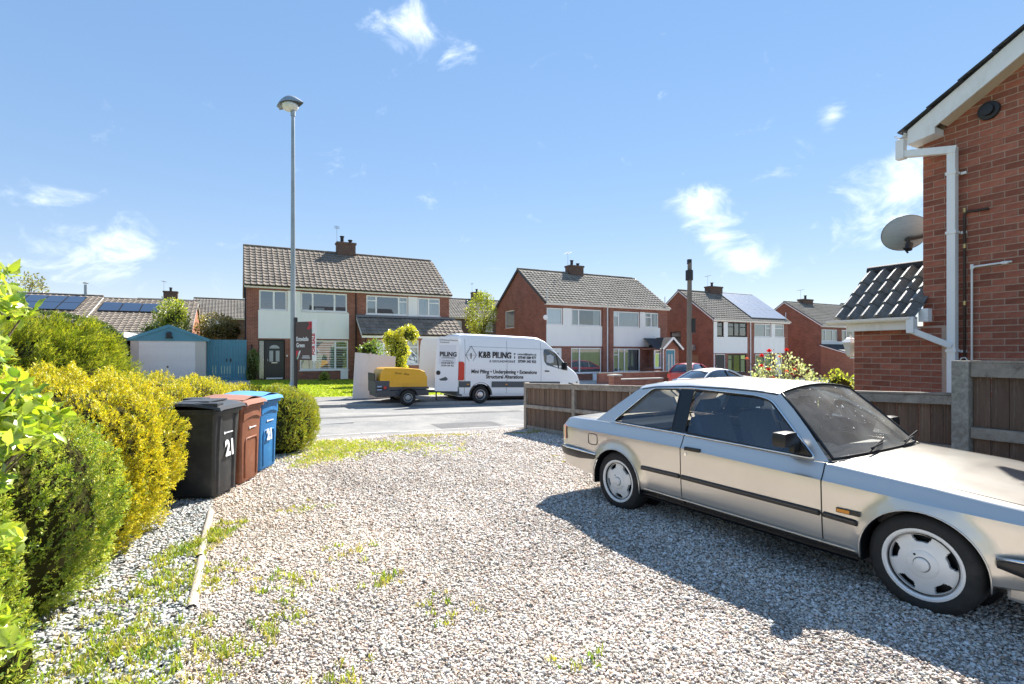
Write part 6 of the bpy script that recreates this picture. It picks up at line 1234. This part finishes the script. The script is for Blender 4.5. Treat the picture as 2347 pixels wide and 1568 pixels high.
MB().prism([(-.07, .84), (-.13, .87), (-.13, .80), (.05, .76), (.06, .83)], 1, -.60, .60).build('rear_bench_top', 'shelf_tan', CAR, bevel=.01)
for sg in (-1, 1): MB().grid([[(x_, sg * .70, z_) for x_ in frange(.0, 1.95, .3)] for z_ in (.32, .72)]).build('door_card', 'seat_cloth', CAR)
MB().box(1.46, 1.50, -.10, .10, 1.13, 1.19).build('rear_view_mirror', 'trim_black', CAR, bevel=.012)
# bird droppings and dust spots on the screen: small flat flecks on the outside
fm = MB(); random.seed(3)
for k in range(38):
    t, y = random.uniform(.05, .75), random.uniform(-.55, .8); i = min(5, int(t * 6)); a = [Vector(p) for p in (wr[i][int((y + 1) * 7)], wr[i + 1][int((y + 1) * 7)], wr[i][min(14, int((y + 1) * 7) + 1)])]; c_ = a[0] + (a[1] - a[0]) * random.random() + (a[2] - a[0]) * random.random(); e1 = (a[1] - a[0]).normalized(); e2 = (a[2] - a[0]).normalized(); nn = e1.cross(e2).normalized(); nn = nn if nn.z > 0 else -nn; r_ = random.uniform(.0025, .007); fm.poly([c_ + nn * .004 + e1 * r_ * random.uniform(.7, 1.6) * math.cos(q) + e2 * r_ * math.sin(q) for q in np.linspace(0, 2 * math.pi, 7)[:-1]])
fm.build('bird_droppings', 'lettering_white', CAR); random.seed(11)
# wheels: dished five-slot alloys
def alloy(x, sg):
    w_ = bpy.data.objects.new('wheel', None); col.objects.link(w_); w_.parent = CAR; w_.location = (x, sg * .695, .275); w_.scale = (1.035, 1, 1.035)
    rad, rr_, h = .287, .203, .105
    prof = [(rr_ - .01, -h * .9), (rr_ + .012, -h), (rad - .035, -h * 1.02), (rad - .010, -h * .82), (rad, -h * .6), (rad, h * .6), (rad - .010, h * .82), (rad - .035, h * 1.02), (rr_ + .012, h), (rr_ - .006, h * .93), (rr_ - .03, h * .2), (rr_ - .03, -h * .9)]
    MB().lathe([(a, b * 1) for a, b in prof], 48, 'y', caps=False).build('tyre', 'rubber', w_, smooth=45)
    MB().lathe([(rr_ - .028, sg * h * .55), (rr_ - .022, sg * h * .90), (rr_ - .012, sg * h * .98), (rr_ + .001, sg * h * .97), (rr_ + .002, sg * h * .9)], 48, 'y', caps=False).build('rim_lip', 'wheel_silver', w_, smooth=40)
    MB().lathe([(rr_ - .01, -sg * h * .2), (rr_ - .03, sg * h * .0), (.001, sg * .005)], 36, 'y', caps=False).build('barrel', 'trim_black', w_)
    # disc with five rounded trapezoid slots near its edge
    rs_ = [.07, .09, .11, .126, .133, .145, .158, .166, .1775]; dz = lambda r_: h * float(np.interp(r_, [.07, .10, .126, .16, .178], [.88, .85, .78, .74, .70])); ph = R(20) if x > 1 else R(52); nt_ = 150; m = MB(); lips = [MB() for _ in range(5)]
    def inslot(r_, th_):
        d_ = ((th_ - ph + math.pi / 5) % (2 * math.pi / 5)) - math.pi / 5
        return .126 < r_ < .166 and abs(d_) < float(np.interp(r_, [.126, .133, .15, .166], [.20, .25, .32, .30]))
    P_ = lambda r_, th_, dd=0: (r_ * math.cos(th_), sg * (dz(r_) - dd), r_ * math.sin(th_))
    for i in range(len(rs_) - 1):
        for j in range(nt_):
            t0_, t1_ = 2 * math.pi * j / nt_, 2 * math.pi * (j + 1) / nt_
            if inslot((rs_[i] + rs_[i + 1]) / 2, (t0_ + t1_) / 2): continue
            m.quad(P_(rs_[i], t0_), P_(rs_[i], t1_), P_(rs_[i + 1], t1_), P_(rs_[i + 1], t0_))
            for (tt, tn) in ((t0_, t0_ - .02), (t1_, t1_ + .02)):
                if inslot((rs_[i] + rs_[i + 1]) / 2, tn): lips[int(((tn - ph) / (2 * math.pi / 5) + .5) // 1) % 5].quad(P_(rs_[i], tt), P_(rs_[i + 1], tt), P_(rs_[i + 1], tt, .025), P_(rs_[i], tt, .025))
            for (ra_, rn_) in ((rs_[i], rs_[i] - .003), (rs_[i + 1], rs_[i + 1] + .003)):
                if inslot(rn_, (t0_ + t1_) / 2): lips[int((((t0_ + t1_) / 2 - ph) / (2 * math.pi / 5) + .5) // 1) % 5].quad(P_(ra_, t0_), P_(ra_, t1_), P_(ra_, t1_, .025), P_(ra_, t0_, .025))
    m.build('disc', 'wheel_silver', w_, smooth=40); [lp.build('slot_edge', 'wheel_silver', w_) for lp in lips]
    MB().lathe([(.082, sg * h * .80), (.080, sg * h * .90), (.074, sg * h * .93), (.040, sg * h * .95), (.038, sg * h * 1.07), (.030, sg * h * 1.10), (.001, sg * h * 1.10)], 36, 'y', caps=False).build('hub_cap', 'wheel_silver', w_, smooth=30)
    MB().lathe([(.0435, sg * h * .953), (.0385, sg * h * .957)], 24, 'y', caps=False).build('hub_groove', 'trim_black', w_); MB().lathe([(.001, sg * h * .945), (.007, sg * h * .945)], 10, 'y', (-.035, 0, .05)).build('valve', 'trim_black', w_)
for x in (0, 2.57):
    for sg in (-1, 1): alloy(x, sg)
# ------------------------------------------------------------ plants
leaf_mat('yew_leaf', None, .36, .06); leaf_mat('broad_leaf', None, .5, .10, .35)
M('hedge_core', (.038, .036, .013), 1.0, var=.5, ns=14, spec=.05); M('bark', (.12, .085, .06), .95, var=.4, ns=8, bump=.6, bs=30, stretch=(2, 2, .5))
CAMP = np.array((0, 0, 1.5))
def unit(v): return v / np.maximum(1e-9, np.linalg.norm(v, axis=-1, keepdims=True))
def lump(p, f, vs_=.35):
    q = p * np.array((f, f, f * vs_)); return (np.sin(q[:, 0] * 1.0 + 1.3 * np.sin(q[:, 1] * .8 + q[:, 2])) * np.sin(q[:, 1] * 1.1 + .9 * np.sin(q[:, 0] * .7)) + .5 * np.sin(q[:, 0] * 2.3 + q[:, 2] * 1.7) * np.sin(q[:, 1] * 2.1 - q[:, 2]))
def superell(n, c, r, e=2.6):
    d = unit(rng.normal(0, 1, (n, 3))); k = (np.abs(d[:, 0]) ** e + np.abs(d[:, 1]) ** e + np.abs(d[:, 2]) ** e) ** (-1 / e); s = d * k[:, None]
    nrm = unit(np.sign(s) * np.abs(s) ** (e - 1) / np.array(r)); return s * np.array(r) + np.array(c), nrm
def blob_points(blobs, dens, amp=.07, lf=7.0, vs_=.35, e=2.6, face=-.3, thick=.05, inner=.90):
    Ps, Ns, Ks = [], [], []
    for bi, (c, r) in enumerate(blobs):
        area = 4 * math.pi * ((r[0] * r[1]) ** 1.6 / 3 + (r[0] * r[2]) ** 1.6 / 3 + (r[1] * r[2]) ** 1.6 / 3) ** (1 / 1.6) * 1.1
        P, Nn = superell(int(area * dens), c, r, e); k = np.ones(len(P), bool)
        for bj, (c2, r2) in enumerate(blobs):
            if bj != bi: k &= ((np.abs((P - c2) / r2) ** e).sum(1)) > inner
        k &= (unit(CAMP - P) * Nn).sum(1) > face; k &= P[:, 2] > -.15 + np.array([0]); P, Nn = P[k], Nn[k]
        l = lump(P, lf, vs_); l2 = lump(P + 3.1, lf * 3.4, max(.5, vs_)); P = P + Nn * (l * amp + l2 * amp * .34 - np.abs(rng.normal(0, thick, len(P))))[:, None]
        keep = rng.uniform(0, 1, len(P)) < np.clip(.70 + .5 * l + .45 * l2, .08, 1); Ps.append(P[keep]); Ns.append(Nn[keep]); Ks.append(l[keep])
    return np.concatenate(Ps), np.concatenate(Ns), np.concatenate(Ks)
def sprigs(P, D, ln, wd, nl, colr, spread=.8, twig=.05, jit=.15):
    """nl narrow leaves set along a short twig from P in direction D"""
    n = len(P); k = n * nl; base = np.repeat(P, nl, 0); dd = np.repeat(unit(D), nl, 0); t = np.tile(np.linspace(0, 1, nl), n)[:, None]
    az = rng.normal(0, 1, (k, 3)); az = unit(az - (az * dd).sum(1, keepdims=True) * dd); base = base + dd * t * twig
    dr = unit(dd * .75 + az * spread); sd = unit(np.cross(dr, rng.normal(0, 1, (k, 3)))) * (wd * rng.uniform(.7, 1.3, (k, 1)) / 2); L_ = ln * rng.uniform(.7, 1.3, (k, 1))
    V = np.stack([base - sd * .6, base + sd * .6, base + dr * L_ * .6 + sd, base + dr * L_, base + dr * L_ * .6 - sd], 1).reshape(-1, 3); o = 5 * np.arange(k)[:, None]
    F = np.concatenate([np.array([[0, 1, 2]]) + o, np.array([[0, 2, 4]]) + o, np.array([[4, 2, 3]]) + o]); C = np.repeat(np.repeat(colr, nl, 0) * rng.uniform(1 - jit, 1 + jit, (k, 1)), 5, 0)
    return V, F, C
def leaves(P, D, ln, wd, colr, fold=.25, jit=.15):
    """single broad leaves, two halves folded along the midrib"""
    n = len(P); D = unit(D); sd = unit(np.cross(D, rng.normal(0, 1, (n, 3)))); up = np.cross(sd, D); L_ = ln * rng.uniform(.65, 1.25, (n, 1)); w2 = wd * rng.uniform(.75, 1.2, (n, 1)) / 2
    b, m1, m2, tip = P, P + D * L_ * .35 - up * L_ * .03, P + D * L_ * .7, P + D * L_ + -up * L_ * .12
    l1, r1, l2, r2 = m1 + sd * w2 + up * w2 * fold, m1 - sd * w2 + up * w2 * fold, m2 + sd * w2 * .85 + up * w2 * fold, m2 - sd * w2 * .85 + up * w2 * fold
    V = np.stack([b, m1, m2, tip, l1, r1, l2, r2], 1).reshape(-1, 3); o = 8 * np.arange(n)[:, None]
    F = np.concatenate([np.array([f_]) + o for f_ in ((0, 4, 1), (0, 1, 5), (1, 4, 6), (1, 6, 2), (1, 2, 7), (1, 7, 5), (2, 6, 3), (2, 3, 7))]); C = np.repeat(colr * rng.uniform(1 - jit, 1 + jit, (n, 1)), 8, 0); return V, F, C
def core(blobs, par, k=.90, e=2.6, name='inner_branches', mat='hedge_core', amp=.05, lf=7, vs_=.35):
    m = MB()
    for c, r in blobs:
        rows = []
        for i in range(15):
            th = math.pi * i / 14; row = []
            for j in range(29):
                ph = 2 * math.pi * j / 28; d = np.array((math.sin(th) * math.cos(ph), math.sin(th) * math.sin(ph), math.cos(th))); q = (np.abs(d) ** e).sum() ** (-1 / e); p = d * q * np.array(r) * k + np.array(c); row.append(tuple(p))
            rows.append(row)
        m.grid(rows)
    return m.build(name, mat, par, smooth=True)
def yew(label, blobs, pal, dens, loc, ln=.022, wd=.0075, nl=8, twig=.05, amp=.07, lf=7.0, name='yew_bush', group='clipped yew hedge beside the drive', cat='hedge', up=.7, vs_=.35, thick=.05, mat='yew_leaf'):
    o = thing(name, label, cat, loc, 0, group)
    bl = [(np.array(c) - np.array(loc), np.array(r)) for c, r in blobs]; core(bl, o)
    P, Nn, l = blob_points([(np.array(c), np.array(r)) for c, r in blobs], dens, amp, lf, vs_, thick=thick)
    C = palette(len(P), [p[0] for p in pal], [p[1] for p in pal], .15)
    V, F, Cc = sprigs(P, Nn * .7 + np.array((0, 0, up)) + rng.normal(0, .35, P.shape), ln, wd, nl, C, twig=twig); link('foliage', np_mesh('foliage', V - np.array(loc), F, mat, Cc), o); return o
GOLD = [((.76, .64, .03), 4), ((.64, .57, .04), 3), ((.46, .46, .04), 1.8), ((.24, .29, .03), 1.1)]
GRN = [((.36, .46, .06), 3), ((.50, .55, .09), 2.2), ((.18, .29, .04), 1.8), ((.60, .60, .12), 1.2)]
MIXG = [((.48, .44, .03), 3), ((.34, .38, .04), 3), ((.20, .26, .03), 2)]
yew('green yew bush with vertical plumes at the near end of the hedge', [((-3.42, 3.15, .46), (.82, .62, .72)), ((-3.55, 2.55, .40), (.88, .55, .72)), ((-3.05, 2.62, .15), (.42, .35, .40))], GRN, 4200, (-3.4, 2.9, 0), amp=.10, lf=9, ln=.017, wd=.0065, twig=.042, vs_=.2, thick=.035)
yew('large golden yew bush bulging out beside the black bin', [((-3.95, 4.45, .55), (.94, .70, .72)), ((-3.6, 4.05, .30), (.60, .45, .5)), ((-4.7, 5.2, .60), (.95, .55, .62))], GOLD, 3600, (-3.9, 4.5, -.05), amp=.10, lf=9, ln=.018, wd=.007, twig=.044, vs_=.2, thick=.035)
yew('flat topped golden yew hedge extending away from the drive', [((-5.9, 5.0, .45), (1.5, 1.0, .72)), ((-5.2, 3.9, .45), (1.2, .8, .74))], GOLD, 1300, (-5.8, 4.8, -.05))
yew('golden yew hedge behind the three bins', [((-4.75, 6.4, .55), (.55, .85, .66)), ((-4.72, 7.7, .45), (.50, .85, .62)), ((-4.62, 8.9, .30), (.45, .75, .62))], GOLD, 1700, (-4.7, 7.3, -.2))
yew('small rounded yew at the road end of the hedge', [((-3.92, 8.95, .28), (.45, .55, .58)), ((-4.0, 9.5, .22), (.42, .45, .50))], MIXG, 2100, (-3.95, 9.1, -.25))
yew('low sprig of young yew on the slate chippings', [((-2.33, 2.36, .08), (.13, .13, .14))], GRN, 4200, (-2.33, 2.36, 0), name='yew_seedling', group=None, cat='shrub', amp=.02); yew('tiny yew tuft at the edge of the slate bed', [((-2.6, 2.35, .06), (.13, .12, .12))], GRN, 4200, (-2.6, 2.35, 0), name='yew_seedling', group=None, cat='shrub', amp=.02)
# spreading juniper over the neighbour's hedge
JUN = [((.24, .30, .025), 3), ((.40, .42, .04), 3), ((.12, .17, .02), 1.6), ((.50, .48, .06), 1.4)]
def juniper():
    loc = (-14.3, 15.4, -.3); o = thing('juniper_bush', 'wide spreading green juniper in front of the garages', 'shrub', loc)
    blobs = [((-14.7, 15.2, .85), (2.3, 1.5, 1.1)), ((-13.1, 15.4, .5), (1.35, 1.0, .85)), ((-16.6, 15.6, 1.1), (1.8, 1.4, 1.1)), ((-14.0, 16.0, 1.25), (1.5, .9, .85))]
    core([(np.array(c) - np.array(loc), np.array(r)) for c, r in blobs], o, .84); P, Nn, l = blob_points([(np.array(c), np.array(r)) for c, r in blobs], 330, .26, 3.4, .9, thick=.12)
    D = Nn * .5 + np.array((.75, -.1, .55)) + rng.normal(0, .3, P.shape); C = palette(len(P), [p[0] for p in JUN], [p[1] for p in JUN], .2)
    V, F, Cc = sprigs(P, D, .10, .018, 12, C, .38, twig=.42); link('foliage', np_mesh('foliage', V - np.array(loc), F, 'yew_leaf', Cc), o)
juniper()
def round_plant(name, label, cat, blobs, pal, dens, loc, ln, wd, group=None, trunk=None, thick=.15, amp=.15, lf=3, with_core=.72, up=.35, droop=0, mat='broad_leaf', jitd=.6, nl=None, twig=.2):
    o = thing(name, label, cat, loc, 0, group); bl = [(np.array(c, float), np.array(r, float)) for c, r in blobs]
    P, Nn, l = blob_points(bl, dens, amp, lf, .9, e=2.1, face=-.75, thick=thick, inner=.55); C = palette(len(P), [p[0] for p in pal], [p[1] for p in pal], .2); D = Nn * .6 + np.array((0, 0, up - droop)) + rng.normal(0, jitd, P.shape)
    V, F, Cc = leaves(P, D, ln, wd, C) if nl is None else sprigs(P, D, ln, wd, nl, C, .8, twig)
    link('crown' if trunk else 'foliage', np_mesh('foliage', V - np.array(loc), F, mat, Cc, smooth=nl is None), o)
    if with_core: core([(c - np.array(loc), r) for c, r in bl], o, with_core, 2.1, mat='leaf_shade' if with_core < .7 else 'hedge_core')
    if trunk:
        m = MB().tube([(0, 0, -.3), (.05, 0, trunk * .5), (.0, .05, trunk)], [.13, .1, .07], 8)
        for k in range(7):
            b = bl[k % len(bl)]; e = b[0] - np.array(loc) + b[1] * np.array((math.cos(k * 2.4), math.sin(k * 2.4), random.uniform(-.2, .6))) * .75; m.tube([(0, 0, trunk * .6 + .05 * k), tuple((np.array((0, 0, trunk)) + e) / 2), tuple(e)], [.05, .035, .012], 6)
        m.build('trunk', 'bark', o, smooth=True)
    else:
        m = MB()
        for k in range(5):
            b = bl[k % len(bl)]; e = b[0] - np.array(loc) + b[1] * np.array((math.cos(k * 2.1), math.sin(k * 2.1), .2)) * .6; m.tube([(random.uniform(-.05, .05), random.uniform(-.05, .05), -.1), tuple(e * .5), tuple(e)], [.02, .015, .006], 5)
        m.build('stem', 'bark', o, smooth=True)
    return o
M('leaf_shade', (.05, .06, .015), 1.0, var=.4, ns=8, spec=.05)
def at(x, y, d): return ((x - 1173.5) / 1200 * d, d, 1.5 - (y - 807) / 1200 * d)
LIME = [((.36, .42, .05), 3), ((.24, .32, .04), 2), ((.5, .5, .1), 1.5)]; FRESH = [((.18, .28, .05), 3), ((.28, .36, .08), 2), ((.12, .20, .04), 1.5)]; YEL = [((.66, .60, .03), 3), ((.52, .54, .05), 2), ((.4, .42, .05), 1)]
# golden tree and small shrub in the lean-to house's garden
p = at(925, 800, 25); g = Z(*AB(p[0], p[1])); round_plant('golden_shrub', 'bright yellow golden shrub behind the leaning board', 'shrub', [(at(914, 806, 25), (.60, .5, .75)), (at(940, 768, 25), (.46, .4, .42)), (at(896, 778, 25), (.36, .35, .34)), (at(912, 840, 25), (.5, .4, .5))], YEL, 800, (p[0], p[1], g), .10, .05, thick=.2, with_core=.66, jitd=.8)
p = at(848, 800, 26.5); g = Z(*AB(p[0], p[1])); round_plant('garden_shrub', 'rounded fresh green shrub below the tiled lean-to', 'shrub', [(at(848, 806, 26.5), (.55, .5, .5)), (at(848, 840, 26.5), (.5, .5, .6))], FRESH, 320, (p[0], p[1], g), .12, .06)
# trees between and behind the houses
def tree(label, x, y0, y1, d, rx, pal, dens, ln=.22, wd=.11, thin=.3, grp='trees behind the houses', core_=.6, name='tree'):
    t = at(x, y0, d); b = at(x, y1, d); gz_ = Z(*AB(t[0], t[1])); hz = (t[2] - b[2]) / 2; cz = (t[2] + b[2]) / 2
    bl = [((t[0], t[1], cz), (rx, rx * .9, hz)), ((t[0] - rx * .45, t[1], cz - hz * .2), (rx * .6, rx * .6, hz * .7)), ((t[0] + rx * .4, t[1], cz + hz * .15), (rx * .55, rx * .6, hz * .75))]
    return round_plant(name, label, 'tree', bl, pal, dens, (t[0], t[1], gz_), ln, wd, grp, trunk=max(1, cz - gz_ - hz * .5), thick=thin, with_core=core_)
tree('light green tree rising beside the side gable of a brick house', 1103, 668, 775, 38, 1.1, LIME, 210, .13, .06, .5, core_=0); tree('pale green tree in front of the small black solar array', 398, 686, 770, 29.8, .95, LIME, 240, .14, .065, .4, core_=.35)
BRN = [((.32, .27, .09), 3), ((.42, .34, .12), 2), ((.22, .2, .06), 2)]
tree('golden brown shrubby tree behind the blue gate', 500, 716, 800, 32.5, 1.25, BRN, 260, .12, .055, .45, core_=.35); tree('small dark green bush on the bungalow side of the garage', 347, 735, 790, 28.6, .55, FRESH, 200, .1, .05, core_=.6)
tree('thin sparse tree far beyond the bungalow roof', 58, 622, 690, 52, 1.8, [((.28, .27, .14), 2), ((.36, .33, .2), 1)], 14, .3, .14, .7, core_=0)
tree('ornamental bush with pale seed heads by the brick house corner', 535, 735, 790, 33, .6, [((.5, .42, .3), 2), ((.36, .28, .16), 2)], 150, .1, .05, core_=.5)
# dark clipped hedge behind the juniper
p = at(60, 740, 21.5); yew('dark clipped conifer hedge behind the juniper', [((p[0] - 1.5, p[1], 1.3), (5.5, .7, 1.85))], [((.07, .11, .02), 2), ((.12, .17, .03), 2)], 260, (p[0], p[1], -.2), .07, .022, 8, .14, amp=.06, lf=4, name='conifer_hedge', group=None)
# roses and bush over the fence
ROSE = [((.58, .60, .46), 3), ((.36, .42, .22), 2.4), ((.72, .72, .62), 2), ((.18, .25, .09), 1)]  # leaf colours paled to carry the sunlit gloss of the leaves
rb = round_plant('rose_bush', 'rose bush with gloss painted pale on its leaves and red blooms behind the low fence', 'rose bush', [((3.66, 6.95, 1.02), (.33, .28, .30)), ((3.50, 6.95, .95), (.28, .25, .28)), ((3.86, 6.95, .95), (.28, .24, .26)), ((3.52, 6.95, 1.28), (.16, .14, .16)), ((3.82, 6.95, 1.25), (.14, .14, .17))], ROSE, 1100, (3.65, 6.95, -.3), .036, .024, thick=.10, with_core=0, jitd=.8)
leaf_mat('petal', (.62, .02, .03), .3, .05); leaf_mat('petal_pale', (.80, .22, .16), .3, .05)
def rose(x, y, d, r, mt):
    c = np.array(at(x, y, d)) - np.array((3.65, 6.95, -.3)); m = MB()
    for ring, (rr, h, n) in enumerate(((.25, .5, 4), (.6, .35, 5), (1.0, .05, 6))):
        for k in range(n):
            a = 2 * math.pi * k / n + ring; w_ = 2 * math.pi / n * .7; pts = []
            for (u, v) in ((-w_ * .4, 0), (w_ * .4, 0), (w_, .6), (w_ * .5, 1), (-w_ * .5, 1), (-w_, .6)): rad = r * rr * (.35 + .65 * v); pts.append((c[0] + rad * math.cos(a + u), c[1] + rad * math.sin(a + u), c[2] + r * (h * v * 1.4 - .2)))
            m.poly(pts)
    m.build('rose_bloom', mt, rb); MB().tube([(c[0], c[1], c[2]), (c[0] * .6, c[1], c[2] - .35)], .004, 5).build('rose_stem', 'bark', rb)
for (x, y, r, mt) in ((1763, 805, .05, 'petal'), (1803, 803, .045, 'petal'), (1746, 816, .045, 'petal'), (1762, 847, .045, 'petal'), (1745, 839, .04, 'petal'), (1803, 852, .04, 'petal_pale'), (1822, 848, .035, 'petal'), (1787, 818, .03, 'petal_pale'), (1712, 822, .03, 'petal_pale'), (1770, 866, .04, 'petal_pale'), (1815, 858, .035, 'petal')): rose(x, y, 6.78, r * 1.25, mt)
round_plant('lime_bush', 'lime green leafy bush beside the brick porch corner', 'shrub', [((5.0, 8.0, .96), (.22, .22, .24)), ((5.15, 8.1, .82), (.22, .22, .26)), ((4.88, 8.0, .80), (.2, .2, .2))], LIME, 700, (5.0, 8.0, -.4), .05, .03, thick=.06, amp=.05)
# low plants in the gardens over the road
for (lb, a, b, rx, h, pal) in (('low golden shrub beside the far garden path', .2, 22.2, .55, .35, GOLD), ('low dark green shrub next to the golden one', -1.0, 22.3, .8, .45, [((.06, .10, .02), 2), ((.12, .16, .03), 1)]), ('small weed clump by the lean-to house wall', 4.3, 30.6, .25, .3, LIME), ('small yellow flowering plant by the porch wall', 26.6, 26.6, .5, .6, YEL), ('small climbing plant by the black front door', .72, 31.2, .3, 1.1, FRESH)):
    x, y = W(a, b); g = Z(a, b); round_plant('low_shrub', lb, 'shrub', [((x, y, g + h * .55), (rx, rx * .8, h))], pal, 350 / max(.3, rx), (x, y, g), .07, .035, thick=.05, amp=.05)
# lawn blades across the road
n = 5200; a = rng.uniform(.65, 8.1, n); b = rng.uniform(21.5, 31.2, n); P = np.stack([a * CT - b * ST, a * ST + b * CT, ZN(a, b) + .085 - .08 * np.clip((b - 21.4) / 5, 0, 1) + .01], 1)
V, F, C = blades(P, rng.uniform(.03, .075, n), palette(n, [(.42, .52, .03), (.52, .58, .04), (.32, .44, .03)], [3, 2, 2], .2), .6, .012, 6); tag(link('lawn_grass', np_mesh('lawn_grass', V, F, 'blade', C)), 'bright sunlit lawn grass in front of the lean-to house', 'grass', kind='stuff')
# leafy shrub leaning in at the near left
def near_shrub():
    loc = (-2.45, 1.85, .08); o = thing('laurel_shrub', 'bright green broad leaved shrub leaning over the near end of the hedge', 'shrub', loc); whorls = []
    for (x, y, rx, ry, d, n) in ((25, 690, 45, 40, 2.0, 12), (20, 640, 22, 20, 2.0, 4), (55, 715, 25, 20, 2.0, 4), (12, 805, 30, 35, 1.95, 8), (45, 920, 60, 55, 1.9, 26), (85, 965, 50, 45, 1.95, 20), (30, 1000, 45, 40, 1.9, 14), (125, 1000, 22, 25, 2.0, 5), (140, 945, 15, 15, 2.0, 3), (15, 1110, 25, 30, 1.9, 5), (35, 1235, 32, 14, 1.9, 7), (10, 1230, 20, 30, 1.9, 5), (15, 1450, 30, 30, 1.85, 8), (35, 1480, 20, 16, 1.85, 4), (-60, 900, 60, 150, 1.9, 30), (-60, 1250, 50, 150, 1.9, 20)):
        for k in range(n): whorls.append(at(x - 22 + random.gauss(0, rx * .5), y + random.gauss(0, ry * .55), d + random.gauss(0, .09)))
    Wp = np.array(whorls); P = np.repeat(Wp, 7, 0) + rng.normal(0, .008, (len(Wp) * 7, 3)); D = rng.normal(0, .75, P.shape) + np.array((.15, -.1, .25))
    C = palette(len(P), [(.44, .54, .05), (.34, .46, .05), (.55, .60, .10), (.20, .34, .04)], [3, 2.5, 1.6, 1], .12); V, F, Cc = leaves(P, D, .062, .026, C); link('foliage', np_mesh('foliage', V - np.array(loc), F, 'broad_leaf', Cc, smooth=True), o)
    m = MB()
    for k in range(0, len(Wp), 3): q = Wp[k] - np.array(loc); m.tube([(random.uniform(-.1, .1), random.uniform(-.1, .1), 0), tuple(q * .55 + np.array((-.12, 0, .05))), tuple(q)], [.008, .006, .003], 5)
    m.build('stem', 'bark', o, smooth=True)
near_shrub()
